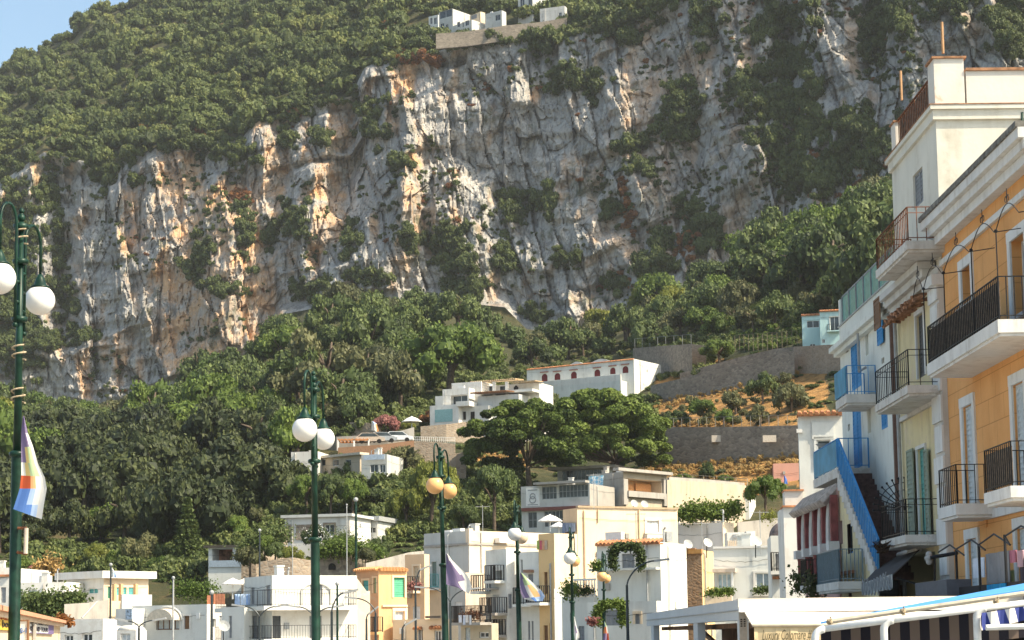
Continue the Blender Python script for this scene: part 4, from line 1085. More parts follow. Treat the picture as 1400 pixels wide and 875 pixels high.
h.balcony('A', 711, 737, 826, 0.9, 0.95, COOLW); h.op('A', 722, 849, 725, 880, 's', SH_GREY, div=1); h.op('A', 727, 849, 729.5, 880, 's', SH_GREY, div=1); h.done()
h = House('ochre_narrow_house', 'narrow ochre house with brown doors and a bright cream side wall', 'house', 757.5, 729, 114, 46, uL=736, uR=789, wall=YELLOW, wallB=CREAM, par=0.3)
h.op('A', 744.5, 782, 749.5, 812, 's', SH_BROWN, div=1, trim=YELLOW); h.op('A', 744, 855, 750, 885, 's', SH_BROWN, div=1, trim=YELLOW)
h.balcony('A', 734, 753, 824, 0.9, 0.95, WHITE); h.box('lower_render', 'B', 758, 805, 789, 900, -0.03, -0.004, GREYW)
h.op('B', 778, 854, 783, 885, 's', SH_GREY, div=2); h.box('drainpipe', 'A', 753.5, 770, 754.3, 880, -0.1, -0.004, GREYP)
h.done()
for k, (ua, c) in enumerate(((735, (0.35, 0.45, 0.12)), (738.5, (0.55, 0.12, 0.15)), (742, (0.62, 0.35, 0.2)), (745.5, (0.5, 0.4, 0.3)))):
    Fq = h.F['A']; xa, xb, za, zb = h.px('A', ua, 739, ua + 3.4, 751.5)
    tag(MB(Fq).box(xa, xb, -0.06, -0.02, za, zb).build('hanging_towel', plain('towel_%d' % k, c, 0.9), None, org=Fq.w((xa, -0.04, za))), ('lime green', 'crimson', 'salmon', 'sandy')[k] + ' towel hung on the roof edge of the ochre house', 'laundry')

# ---- cream house in the centre
h = House('cream_cube_house', 'big cream cube house with one white window and an air conditioner', 'house', 789, 694.5, 142, 62, uL=769.5, uR=926, wall=PEACH, wallB=CREAM, par=0.18)
h.op('B', 884, 712, 901, 728, 's', WPAINT, trim=WHITE, tw=0.18, sill=True)
for a in (816.5, 873): h.box('drainpipe', 'B', a, 697, a + 1.2, 714 if a < 820 else 760, -0.12, -0.004, PEACH)
h.box('window_planter', 'B', 880, 731, 904, 738, -0.5, -0.004, GREYW)
h.box('ac_unit', 'B', 906, 727.5, 914, 741, -0.55, -0.06, GREYP)
h.box('coping', 'B', 789, 692.8, 926, 695.5, -0.12, 0.2, plain('tan_coping', (0.42, 0.31, 0.2)))
h.op('A', 773, 716, 786, 729, 'o', rec=0.5); h.done()
for k, ua in enumerate((770.5, 775, 779.5, 784)):
    Fq = h.F['A']; xa, xb, za, zb = h.px('A', ua, 715, ua + 4, 729 - (k % 2) * 2)
    tag(MB(Fq).box(xa, xb, -0.12, -0.08, za, zb).build('hanging_jeans', plain('denim_%d' % k, (0.20 + .05 * k, 0.24 + .05 * k, 0.34 + .04 * k), 0.9), None, org=Fq.w((xa, -0.1, za))), ('darkest', 'dark', 'washed', 'palest')[k] + ' blue grey garment drying on the side of the cream cube house', 'laundry')

# ---- white house with vine windows
h = House('vine_window_house', 'white house with vine framed windows and a terracotta tile edge', 'house', 902.5, 741, 100, 27, uL=815.5, uR=938, wall=COOLW, wallB=WHITE, par=0.12)
h.op('A', 850.5, 757, 868, 777, 's', SH_GREY, div=3, trim=WHITE); h.tiles('A', 815.5, 903, 741, 0.4, 0.16)
h.op('A', 871, 838, 877, 853, 's', SH_GREY, div=1, trim=CREAM, tw=0.14)
h.box('ledge', 'A', 811, 777, 902, 780, -0.5, -0.004, COOLW)
h.done()
h2 = House('vine_house_wing', 'lower white wing with an overgrown window in front of the tiled house', 'house', 897.5, 821.5, 97.5, 27, uL=803, uR=907, wall=COOLW, wallB=WHITE, par=0.2)
h2.op('A', 828, 834, 853, 855, 's', SH_GREY, div=4, rec=0.4); h2.op('A', 868.5, 839, 875, 853, 's', SH_GREY, div=1, trim=CREAM, tw=0.12); h2.done()
h3 = House('balustrade_house', 'white house wing topped by a white balustrade terrace with plants', 'house', 812, 815, 104, 27, uL=768, wB=6, wall=COOLW, par=0.05)
F = h3.F['A']; x0, x1, z0, z1 = h3.px('A', 784, 791, 811, 815)
b = MB(F); n = int((x1 - x0) / 0.16)
for k in range(n + 1):
    x = x0 + (x1 - x0) * k / n; b.lathe([(0.03, 0), (0.05, 0.1), (0.03, 0.3), (0.045, 0.55), (0.03, z1 - z0 - 0.1)], (x, 0.2, z0), 6)
b.box(x0 - 0.05, x1 + 0.05, 0.1, 0.3, z1 - 0.1, z1); b.box(x0 - .05, x1 + .05, 0.12, 0.28, z0, z0 + 0.08); b.build('balustrade', WPAINT, h3.root)
h3.op('A', 779, 838, 783.5, 850, 's', SH_GREY, div=1); h3.op('A', 791, 856, 799, 885, 's', SH_GREY, div=2); h3.done()

# ---- right of centre
h = House('white_roof_terrace_house', 'plain white house with a railed roof terrace behind the tiled house', 'house', 988, 714, 150, 35, uL=924, uR=1003, wall=WHITE, wallB=PALEP, par=0.1)
F = h.F['A']; railing(F, 0.1, h.wA - 0.1, -0.3, h.zt, 0.95, 0.9, both=False, mid=True, rmul=2.4).build('railing', WPAINT, h.root); h.done()
h = House('tuff_tower', 'ruined brown tuff stone wall with an ochre render strip', 'building', 959, 752, 118, 20, uL=936, uR=977, wall=TUFF, wallB=YELLOW, par=0.0)
h.box('cornice', 'A', 936, 751, 960, 757, -0.15, 0.3, plain('ochre_tile', (0.52, 0.27, 0.09), 0.9)); h.box('rubble_top', 'A', 940, 749.5, 950, 752, 0.0, 0.4, TUFF); h.done()
h = House('sunroom_house', 'white house with a pale blue door under a small porch canopy', 'house', 1056, 749, 108, 12, uL=975, wB=7, wall=COOLW, par=0.25)
h.op('A', 981, 784, 1000, 812, 'w', m=plain('pale_blue_glass', (0.45, 0.58, 0.66), 0.2), div=3); h.op('A', 1033, 783, 1054, 806, 'w', m=plain('blue_grey_glass', (0.22, 0.27, 0.30), 0.2), div=2, trim=WHITE)
h.box('porch_canopy', 'A', 976, 778, 1007, 783, -0.9, -0.004, plain('cream_canopy', (0.70, 0.55, 0.42))); h.box('porch_post', 'A', 1002, 783, 1004.5, 812, -0.85, -0.75, WPAINT)
h.box('planter', 'A', 966, 812, 1003, 826, -0.9, -0.5, PALEP); h.box('planter', 'A', 1030, 808, 1056, 815, -0.5, -0.004, WHITE)
h.box('coping', 'A', 975, 746.5, 1056, 749.5, -0.1, 0.3, WHITE)
h.done()
P = at(1012, 748, 111); s = 111 / FPX
o = thing('roof_shed', 'white corrugated roof shed with a dark air conditioner on the porch house', 'shed', P)
MB(Frame(P)).box(-16 * s, 8 * s, 0.6, 2.0, 0, 21 * s).build('body', WHITE, o); MB(Frame(P)).box(-8 * s, 0, 0.5, 0.6, 13 * s, 18 * s).build('ac_unit', SH_GREY, o)
b = MB(Frame(P))
for k in range(9): b.box((-15 + k * 2.4) * s, (-14 + k * 2.4) * s, 0.55, 0.6, 0, 10 * s)
b.build('corrugation', PALEP, o); MB(Frame(P)).box(10 * s, 22 * s, 0.3, 1.8, 0, 22 * s).build('stair_head', WHITE, o)
h = House('domed_house', 'small white building with a brown tiled dome and a bulging iron balcony', 'house', 1077, 732, 92, 5, uL=1053.5, wB=4, wall=COOLW, par=0.0)
F = h.F['A']; c = F.w((h.wA / 2 + 0.35, 2.0, h.zt)); R = h.wA / 2 + 0.35
MB(Frame(c)).lathe([(R * math.cos(a), R * 1.02 * math.sin(a)) for a in np.linspace(0, math.pi / 2 - 0.02, 9)], (0, 0, 0), 22).build('dome', plain('dome_tile', (0.20, 0.16, 0.15), 0.7, 0, 0.4, 5), h.root, True)
h.balcony('A', 1053, 1076, 781, 0.6, 0.85, WHITE, IRON, step=0.1); h.op('A', 1060, 757, 1070, 781, 's', SH_GREY); h.box('planter', 'A', 1056, 788, 1076, 792, -0.4, -0.004, TILE); h.done()
h = House('slim_white_tower', 'slim white tower house with a chimney block on top beside the arcade', 'house', 1100, 692, 84, 4, uL=1071, wB=4, wall=WHITE, par=0.0)
h.box('chimney', 'A', 1073, 671, 1098, 691, 0.1, 1.4, WHITE2); h.box('coping', 'A', 1069.5, 691, 1101, 693.5, -0.15, 1.6, TILE); h.box('coping', 'A', 1071.5, 669, 1099, 671, 0.0, 1.5, TILE); h.done()
h = House('tile_roof_white_house', 'white house with a curling terracotta roof edge behind the blue stairs', 'house', 1152, 566, 84, 8, uL=1091, wB=5, wall=COOLW, par=0.0)
h.op('A', 1117, 601, 1136, 640, 'w', div=1, trim=COOLW); h.box('panel', 'A', 1110, 577, 1140, 600, -0.06, -0.004, COOLW); h.tiles('A', 1089, 1152, 564.5, 0.5, 0.14)
h.box('string_course', 'A', 1089, 587, 1097, 592, -0.2, -0.004, WHITE); h.done()
h = House('salmon_house', 'low salmon coloured house half hidden by the fresh green tree', 'house', 1092, 633, 152, 6, uL=1057, wB=6, vb=640, wall=plaster('salmon_render', (0.62, 0.32, 0.24), 0.3), par=0.15); h.done()
h = House('little_red_roof_house', 'tiny pale blue house with a sloping red roof beside the fresh green tree', 'house', 1024, 673, 160, 15, uL=1002, wB=5, vb=700, wall=COOLW, par=0.0, slab=(0.35, 0.18, TILE)); h.done()

# ---- hotel complex
h = House('terraced_hotel', 'grey and white hotel block with long window bands and a maroon stripe', 'hotel', 806, 661, 205, 25, uL=712, uR=840, vb=735, wall=GREYW, wallB=CONC, par=0.2)
h.op('A', 741, 665, 761, 682.5, 'w', div=4, rows=2, fm=GREYP); h.op('A', 764, 662.5, 804, 680, 'w', div=8, rows=2, fm=GREYP)
h.op('A', 722, 700, 734, 722, 'w', div=2, rows=2, fm=GREYP); h.op('A', 744, 698, 780, 720, 'w', div=7, rows=2, fm=GREYP)
h.box('stripe', 'A', 712, 693, 806, 697.5, -0.35, -0.004, plain('maroon_stripe', (0.20, 0.075, 0.06)))
h.box('awning_roof', 'A', 735, 659, 806, 662, -1.2, 0.0, CONC)
h.done()
o, F, x0, x1, z0, z1 = sign('hotel_sign', 'tall white wall panel with a grey ring emblem on the hotel', h, 'A', 719.5, 668, 738, 692, WPAINT, 0.08)
xm, zm = (x0 + x1) / 2, z0 + (z1 - z0) * 0.5
for r_, zo in ((0.30, 0.12), (0.36, -0.28)):
    MB(F).tube([(xm + r_ * math.cos(a), -0.1, zm + zo + r_ * math.sin(a)) for a in np.linspace(0, 6.283, 15)], 0.05, 5, False).build('ring_emblem', SH_GREY, o)
b = MB(F).box(x0 + .25, x1 - .25, -0.1, -0.082, z1 - 0.22, z1 - 0.12); b.box(x0 + .2, x1 - .2, -0.1, -0.082, z0 + 0.12, z0 + 0.2); b.build('small_print', SH_GREY, o)
h = House('hotel_upper_floor', 'set back hotel top floor with a window band under a curved concrete roof', 'hotel', 835, 640, 222, 22, uL=762, wB=8, vb=665, wall=GREYW, par=0.0, slab=(0.9, 0.35, CONC))
h.op('A', 768, 642, 833, 656, 'w', div=12, rows=1, fm=GREYP); h.done()
h = House('concrete_terrace_house', 'raw concrete house with a sunlit orange loggia', 'house', 852, 645, 192, 40, uL=806, uR=912, vb=710, wall=CONC, wallB=BEIGEW, par=0.2)
h.op('B', 856, 656, 904, 673, 'o', m=ORANGEH, rec=1.6, name='loggia')
x0, x1, z0, z1 = h.px('B', 856, 664, 904, 673); 
for k in range(2): h.box('awning_strip', 'B', 857 + k * 24, 661, 878 + k * 24, 671, 1.2, 1.4, plain('orange_blind', (0.55, 0.26, 0.10)))
h.box('parapet', 'B', 855, 673, 905, 681, -0.5, -0.004, CONC); h.box('pillar', 'B', 850, 655, 856, 690, -0.3, -0.004, CONC); h.box('pillar', 'B', 905, 655, 912, 692, -0.3, -0.004, CONC)
h.box('eave', 'B', 838, 643, 912, 647, -0.8, -0.004, CONC); h.done()
Fq = h.F['A']; xa, xb, za, zb = h.px('A', 808, 651, 829, 666)
m = MB(Fq); n = 8
for i in range(n):
    for j in range(5):
        X = lambda a: xa + (xb - xa) * a / n; Z = lambda b: za + (zb - za) * b / 5; y = lambda a, b: -0.5 + 0.10 * math.sin(a * 1.3 + b * .5)
        m.quad((X(i), y(i, j), Z(j)), (X(i + 1), y(i + 1, j), Z(j)), (X(i + 1), y(i + 1, j + 1), Z(j + 1)), (X(i), y(i, j + 1), Z(j + 1)))
t = NT('blue_check_cloth'); ck = t.node('ShaderNodeTexChecker'); ck.inputs['Scale'].default_value = 3.2; ck.inputs[1].default_value = (0.22, 0.50, 0.66, 1); ck.inputs[2].default_value = (0.70, 0.76, 0.78, 1)
mp = t.node('ShaderNodeMapping'); mp.inputs['Rotation'].default_value = (0.2, 0.75, 0.3); t.L(t.pos(), mp.inputs[0]); t.L(mp.outputs[0], ck.inputs[0]); t.color(ck.outputs[0])
tag(m.build('patterned_towel', t.m, None, org=Fq.w((xa, -0.5, za))), 'blue and white patterned towel hung on the raw concrete wall', 'towel')
def wallstrip(name, label, pts, thick, m, base=6.0, cat='wall', keep=False):
    "free standing wall: pts (u, v_top, v_bottom, Y) along its length"
    if not name.startswith('clifftop') and min(p[2] for p in pts) < 720 and not keep: pts = [(u, v, w_, float(low_Y(u, w_)) * 0.99) for u, v, w_, Y in pts]
    b = MB(); top = [at(u, v, Y) for u, v, w_, Y in pts]; bot = [at(u, w_, Y) - [0, 0, base] for u, v, w_, Y in pts]
    sh = np.array([0, thick, 0]); n = len(pts)
    o = np.mean(top, 0); o = np.array([o[0], o[1], min(p[2] for p in bot)])
    b.v = [p.tolist() for p in top] + [p.tolist() for p in bot] + [(p + sh).tolist() for p in top] + [(p + sh).tolist() for p in bot]
    for i in range(n - 1):
        b.f += [[n + i, n + i + 1, i + 1, i], [2 * n + i, 2 * n + i + 1, 3 * n + i + 1, 3 * n + i], [i, i + 1, 2 * n + i + 1, 2 * n + i]]
    b.f += [[0, 2 * n, 3 * n, n], [n - 1, 2 * n - 1, 4 * n - 1, 3 * n - 1]]
    return tag(b.build(name, m, None, org=o), label, cat)
_ya, _yb = float(low_Y(911, 700)) - 24, float(low_Y(1023, 702)) - 2
wallstrip('retaining_wall', 'long beige rough retaining wall right of the orange loggia', [(912, 656, 700, _ya), (960, 659, 700, _ya * 0.6 + _yb * 0.4), (1023, 664, 702, _yb)], 0.6, BEIGEW, 6.0, 'wall', True)
wallstrip('retaining_wall', 'grey concrete wall with potted plants below the fresh green tree', [(1009, 714, 745, 140), (1040, 711, 745, 141), (1078, 706, 745, 142)], 0.5, CONC)
def fence(name, label, pts, n, hpx, m, cat='fence', rails=2, w=0.09):
    pts = [(u, v, float(low_Y(u, v + 4)) * 0.985) for u, v, Y in pts]; P = [(at(u, v, Y), Y) for u, v, Y in pts]; b = MB(); tops = []
    us = np.linspace(0, len(P) - 1, n)
    for k in us:
        i = min(int(k), len(P) - 2); f = k - i; p = P[i][0] * (1 - f) + P[i + 1][0] * f; Y = P[i][1]
        q = p + [0, 0, hpx * Y / FPX]; b.bar(p - [0, 0, 0.8], q, w); tops.append((p, q))
    for a, c in zip(tops[:-1], tops[1:]):
        for r_ in range(rails):
            f = 1 - r_ * 0.45; b.bar(a[0] + (a[1] - a[0]) * f, c[0] + (c[1] - c[0]) * f, w * 0.7)
    return tag(b.build(name, m, None, org=P[0][0]), label, cat)
fence('terrace_fence', 'rustic pale post and rail fence along the top of the beige wall', [(840, 652, 200), (912, 656, 190), (1022, 664, 190)], 16, 9, plain('pale_wood', (0.48, 0.38, 0.26), 0.9))
b = MB(); p0 = at(838, 650, 206); p1 = at(1022, 660, 200)
wallstrip('roof_slab', 'long weathered brown terrace roof behind the loggia fence', [(915, 652, 657, _ya + 3), (960, 655, 659, _ya * 0.6 + _yb * 0.4 + 3), (1018, 660, 664, _yb + 3)], 5.0, CONC, 1.0, 'roof', True)

# ---- cottage with stone panels
h = House('stone_panel_cottage', 'white cottage with rough stone panels and a flat grey roof', 'cottage', 478, 706, 205, 14, uL=389.5, wB=7, vb=765, wall=WHITE2, par=0.0, slab=(0.35, 0.3, GREYW))
h.box('stone_panel', 'A', 391, 717, 401.5, 741, -0.06, -0.004, STONEW); h.box('stone_panel', 'A', 405, 717, 437, 738, -0.06, -0.004, STONEW)
h.op('A', 444, 717, 457, 731, 'w', div=2, trim=STONEW, tw=0.2); h.done()
h = House('grey_roof_annex', 'pale annex with a dark window band and sloping grey roof beside the cottage', 'house', 516, 712, 207, 14, uL=477, wB=6, vb=740, wall=GREYW, par=0.0, slab=(0.3, 0.5, GREYP))
h.op('A', 493, 721, 514, 729, 'w', div=4); h.done()
wallstrip('stone_terrace_wall', 'dark rubble terrace wall with a small arch below the cottage', [(436, 752, 790, 185), (465, 742, 790, 185), (500, 748, 790, 186), (526, 760, 790, 187)], 1.0, STONE)
P = at(454, 775, 184.9); s = 184.9 / FPX
tag(MB(Frame(P)).prism([(-5 * s, -4 * s), (5 * s, -4 * s)] + [(5 * s * math.cos(a), 5 * s * math.sin(a)) for a in np.linspace(0, math.pi, 9)], -0.02, 0.5).build('wall_arch', DARK, None, org=P), 'small dark arched opening in the rubble terrace wall', 'arch')
wallstrip('garden_wall', 'brown stone garden wall left of the stone panel cottage', [(330, 752, 790, 190), (350, 735, 790, 190), (392, 722, 790, 196)], 0.8, STONEW)
for (pts, lab) in (([(355, 768, 800, 170), (400, 762, 800, 170), (436, 768, 800, 172)], 'rough terracotta stone wall behind the small lime green tree'), ([(500, 770, 800, 165), (560, 755, 800, 168), (590, 752, 800, 170)], 'low grey wall behind the orange and peach roofs')):
    wallstrip('terrace_wall', lab, pts, 0.6, STONEW if 'terra' in lab else CONC)
h = House('open_pergola_house', 'white terrace house with an open pillared loggia and blue grey railing', 'house', 352, 747.5, 178, 10, uL=285, wB=6, vb=800, wall=COOLW, par=0.0, slab=(0.4, 0.22, plain('dark_beam', (0.07, 0.06, 0.05))))
h.op('A', 290, 750, 318, 772, 'o', m=plain('loggia_back', (0.33, 0.17, 0.11), 0.9, 0, 0.5, 2), rec=2.2, name='loggia'); h.op('A', 322, 750, 348, 772, 'o', m=MATS['loggia_back'], rec=2.2, name='loggia')
h.box('railing', 'A', 287, 766, 350, 775, -0.15, -0.02, plain('blue_grey_rail', (0.33, 0.40, 0.47), 0.6)); h.done()

# ---- restaurants half way up
h = House('sloping_roof_restaurant', 'long beige restaurant with a pale sloping roof and dish antennas', 'restaurant', 492, 622, 262, 40, uL=432, uR=497, vb=650, wall=BEIGEW, par=0.0, slab=(0.5, 0.3, plain('pale_roof', (0.55, 0.48, 0.38))))
for a in (437, 455, 472): h.op('A', a, 628, a + 8, 637, 'w', div=1)
h.done()
h = House('white_roof_restaurant', 'white roofed building half hidden behind the twin globe lamp', 'building', 435, 617, 270, 10, uL=398, wB=8, vb=650, wall=WHITE2, par=0.2); h.done()
h = House('blue_rail_house', 'small white house with a pale blue balcony rail below the orange pergola', 'house', 529, 621, 246, 16, uL=494, wB=6, vb=660, wall=GREYW, par=0.1)
h.op('A', 506, 635, 517, 646, 'w', div=2); h.op('A', 519, 635, 527, 646, 'w', div=2); h.box('railing', 'A', 500, 622, 528, 629, -0.7, -0.6, plain('pale_blue_rail', (0.48, 0.56, 0.66))); h.done()
wallstrip('stone_bastion', 'tall warm stone retaining wall left of the stone pines', [(566, 603, 650, 252), (600, 604, 650, 255), (622, 607, 650, 258)], 1.2, STONEW)
wallstrip('sloping_stone_wall', 'sloping warm stone wall descending under the stone pines', [(600, 632, 660, 240), (622, 620, 660, 242), (637, 618, 660, 244)], 1.0, STONEW)
wallstrip('road_wall', 'long grey road wall above the restaurant terrace', [(396, 603, 615, 285), (460, 597, 612, 283), (530, 594, 608, 280), (566, 584, 606, 276)], 0.5, CONC)
wallstrip('hedge_wall', 'brown planter wall along the parking terrace', [(462, 612, 622, 262), (520, 608, 618, 261), (566, 602, 616, 260)], 0.6, plain('rusty_wall', (0.30, 0.17, 0.10), 0.95))
_Y = float(low_Y(485, 614)) * 0.985; P = at(485, 612, _Y); s = _Y / FPX
o = thing('orange_pergola', 'orange wooden pergola on the restaurant terrace', 'pergola', P); b = MB(Frame(P))
for k in range(9): b.bar((-22 * s + k * 5 * s, -1, 11 * s), (-22 * s + k * 5 * s, 2.5, 11 * s), 0.14)
b.bar((-22 * s, -1, 10 * s), (20 * s, -1, 9.5 * s), 0.2); b.bar((-22 * s, 2.5, 10 * s), (20 * s, 2.5, 9.5 * s), 0.2); b.build('rafters', plain('orange_wood', (0.50, 0.22, 0.09), 0.8), o)
for x in (-22, 0, 20): MB(Frame(P)).bar((x * s, -1, -0.5), (x * s, -1, 10 * s), 0.2).build('post', WPAINT, o)
def car(name, label, u, v, Y, m, L=3.9, flip=1):
    Y = float(low_Y(u, v + 3)) * 0.985
    P = at(u, v, Y); o = thing(name, label, 'car', P); F = Frame(P)
    MB(F).prism([(-L / 2, 0.3), (L / 2, 0.3), (L / 2, 0.75), (L * 0.33, 0.9), (L * 0.15, 1.42), (-L * 0.3, 1.45), (-L * 0.47, 0.9), (-L / 2, 0.8)], -0.8, 0.8).build('body', m, o)
    MB(F).prism([(L * 0.29, 0.93), (L * 0.14, 1.36), (-L * 0.28, 1.38), (-L * 0.42, 0.93)], -0.81, -0.795).build('window', GLASS, o)
    for x in (-L * 0.3, L * 0.3): MB(F).tube([(x, -0.84, 0.3), (x, -0.6, 0.3)], 0.3, 12).build('wheel', DARK, o)
    return o
car('parked_car', 'silver parked car on the terrace between lamp posts and flag', 524, 606, 262, plain('silver_car', (0.5, 0.5, 0.5), 0.3, 0.4)); car('parked_car', 'white parked car on the terrace nearest the sunlit railing', 545, 605, 262, plain('white_car', (0.75, 0.76, 0.78), 0.3)); car('parked_car', 'beige parked car behind the orange pergola', 507, 607, 263, plain('beige_car', (0.55, 0.45, 0.36), 0.35))
fence('white_railing', 'white terrace railing above the stone bastion', [(566, 606, 252), (622, 607, 257)], 22, 9, WPAINT, 'railing', 2, 0.05)
wallstrip('villa_terrace', 'pale terrace ledge under the terraced villa', [(575, 583, 600, 245), (610, 580, 600, 245), (660, 574, 600, 246)], 3.0, STONEW)
wallstrip('ruined_wall', 'sandy ruined wall among shrubs above the hedge', [(478, 577, 590, 290), (500, 578, 590, 290), (520, 580, 590, 290)], 0.5, STONEW)

# ---- terraced white villa
h = House('terraced_villa', 'terraced white villa of stacked cubes with a glass room', 'villa', 641, 530, 246, 24, uL=605, uR=668, vb=585, wall=WHITE, wallB=WHITE, par=0.25)
h.op('A', 616, 540, 639, 553, 'w', div=2, rec=0.9); h.done()
F = h.F['A']
def cube(name, u0, v0, u1, v1, d0, d1, m=WHITE, base=7.0):
    x0, x1, z0, z1 = h.px('A', u0, v0, u1, v1); b = MB(F).box(x0, x1, d0, d1, z0 - base, z1); return b.build(name, m, h.root)
cube('side_wing', 593, 541, 606, 562, 0.5, 6); cube('top_wing', 609, 520.5, 650, 531, 2, 8)
g = cube('glass_room', 598, 556, 637, 580, -2.4, -0.01)
x0, x1, z0, z1 = h.px('A', 605, 562, 629, 579); MB(F).box(x0, x1, -2.46, -2.42, z0, z1).build('pane', plain('villa_glass', (0.25, 0.42, 0.42), 0.1), g)
cube('balcony_parapet', 634, 551, 652, 557.5, -2.6, -0.02, WHITE, 0); cube('lower_wing', 636, 556.5, 673, 585, -1.2, 3, GREYW)
for a, c in ((638.5, 642), (648.5, 654)):
    x0, x1, z0, z1 = h.px('A', a, 564, c, 575); MB(F).box(x0, x1, -1.24, -1.2, z0, z1).build('door', DARK, h.root)
cube('middle_wing', 652, 540, 708, 557, 0.3, 6, GREYW); cube('right_wing', 650, 521, 722, 540, 4.0, 9, WHITE)
x0, x1, z0, z1 = h.px('A', 687, 522.5, 693, 533); MB(F).prism([(x0, z0), (x1, z0), (x1, z1 - .3), ((x0 + x1) / 2, z1), (x0, z1 - .3)], 3.9, 4.0).build('arched_door', DARK, h.root)
for a, c in ((653, 662), (668, 675)):
    x0, x1, z0, z1 = h.px('A', a, 524, c, 532); MB(F).box(x0, x1, 3.93, 3.99, z0, z1).build('window', GLASS, h.root)
for a in (663.5, 681): cube('column', a, 519, a + 3.5, 540, 2.4, 2.8, WHITE, 0)
for (a, c, v, d) in ((634, 695, 517, 2.2), (693, 722, 518.5, 2.2), (647, 695, 536, -1.0)):
    x0, x1, z0, z1 = h.px('A', a, v - 1.5, c, v + 1.5); b = MB(F)
    for k in range(22): xx = x0 + (x1 - x0) * k / 21; b.bar((xx, d, z0 + 0.1), (xx + .2, d + 2.6, z0 + 0.22), 0.14)
    b.box(x0, x1, d, d + 0.15, z0 - 0.05, z0 + 0.08); b.build('cane_pergola', STRAW if v < 530 else WOOD, h.root)
cube('sill_band', 650, 532, 722, 535.5, 1.5, 3.9, WHITE, 0)

# ---- long villa with dark red shutters
h = House('red_shutter_villa', 'long white villa with small dark red shutters and a wavy parapet', 'villa', 866.5, 490.5, 262, 33, uL=720, wB=9, vb=536, wall=COOLW, par=0.0)
for (u0, v0, u1, v1) in ((740.5, 511, 748.5, 521.5), (758, 510, 766, 519.5), (780.5, 508, 788.5, 517.5), (812.5, 505, 820.5, 514.5), (834, 502.5, 841.5, 511.5), (851, 500.5, 859, 510)):
    h.op('A', u0, v0, u1, v1, 's', SH_RED, arch=True, trim=None); h.box('lintel', 'A', u0 - 1.5, v0 - 3, u1 + 1.5, v0 - 1.6, -0.2, -0.004, plain('red_brown_lintel', (0.35, 0.18, 0.14)))
for (u0, v0, u1, v1) in ((820, 526.5, 827, 535), (833, 526, 843, 535)): h.op('A', u0, v0, u1, v1, 's', SH_RED, arch=True)
F = h.F['A']
for (a, c, dv) in ((776, 800, 6.5), (804, 838, 7.5)):
    x0, x1, z0, z1 = h.px('A', a, 498 - dv + (820 - (a + c) / 2) * 0.06, c, 500 + (820 - (a + c) / 2) * 0.06)
    zt_ = h.zt; hgt = dv * 262 / FPX * 0.75; xs = np.linspace(x0, x1, 13)
    MB(F).prism([(x, zt_ + 0.004) for x in (x0, x1)] + [(x, zt_ + hgt * 0.5 * (1 - math.cos(2 * math.pi * (x - x0) / (x1 - x0)))) for x in xs[::-1]], 0.0, 0.5).build('wavy_parapet', COOLW, h.root)
x0, x1, z0, z1 = h.px('A', 720, 521, 858, 528); zt_ = float(F.hit(790, 520)[1])
MB(F).box(0.0, x1, -2.2, -2.0, zt_ - 1.0, zt_).build('terrace_parapet', WHITE, h.root); MB(F).box(0.0, x1, -2.2, -0.004, zt_ - 6.0, zt_ - 1.004).build('terrace', COOLW, h.root)
h.tiles('A', 720, 866, 498, 0.3, 0.12); h.done()

# ---- stone walls and terraces on the right
wallstrip('stone_fort_wall', 'tall dark grey rubble wall right of the long villa', [(866, 476, 512, 268), (905, 473, 512, 266), (946, 470, 512, 262)], 1.5, STONE)
wallstrip('stone_fort_return', 'sunlit end of the tall rubble wall beside the round bush', [(945.5, 470, 505, 262), (965, 473, 500, 272)], 1.5, STONEW)
wallstrip('curved_terrace_wall', 'long curving brown stone terrace wall above the dry grass', [(890, 527, 545, 246), (930, 518, 540, 250), (975, 506, 532, 254), (1020, 494, 522, 258), (1060, 484, 514, 262), (1086, 479, 510, 264)], 1.0, STONE, 3)
wallstrip('curved_terrace_upper', 'upper brown stone course set back above the curving terrace wall', [(930, 510, 516, 262), (975, 498, 506, 265), (1020, 486, 494, 268), (1060, 477, 484, 271), (1086, 474, 480, 273)], 1.0, STONE, 3)
wallstrip('plain_stone_wall', 'short rubble wall under the turquoise house', [(1086, 474, 503, 234), (1120, 472, 505, 234), (1160, 470, 505, 234)], 1.0, STONEW, 4)
wallstrip('plaque_wall', 'long dark stone wall with three pale inset panels', [(905, 584, 632, 214), (960, 584, 628, 213), (1030, 583, 622, 212), (1110, 581, 618, 212)], 1.2, STONE, 5)
for k, (a, c, v0, v1) in enumerate(((909, 925, 596, 605), (973, 992, 595, 604.5), (1043, 1061, 595, 604.5))):
    _Y = float(low_Y((a + c) / 2, 625)) * 0.988; Pa, Pb = at(a, v1, _Y), at(c, v0, _Y)
    tag(MB().box(Pa[0], Pb[0], Pa[1] - 0.1, Pa[1] + 0.6, Pa[2], Pb[2]).build('wall_panel', PALEP if False else plain('pale_panel', (0.48, 0.42, 0.35)), None, org=Pa), ('leftmost pale panel set in the long dark wall half behind the pine', 'middle pale panel set in the long dark stone wall', 'rightmost pale panel set in the long dark stone wall')[k], 'panel')
h = House('turquoise_house', 'pale turquoise house with a tile roof edge high on the slope', 'house', 1121, 430, 232, 12, uL=1096, wB=7, vb=475, wall=TURQ, par=0.0)
h.op('A', 1103, 438.5, 1120, 448, 'w', div=2, trim=None); h.op('A', 1107, 470, 1115, 476, 'w', arch=True); h.tiles('A', 1095, 1121, 430, 0.4, 0.2); h.done()
h = House('turquoise_wing', 'taller turquoise wing with a balcony door against the blue shuttered building', 'house', 1160, 424, 233, 12, uL=1120.5, wB=7, vb=475, wall=TURQ, par=0.0)
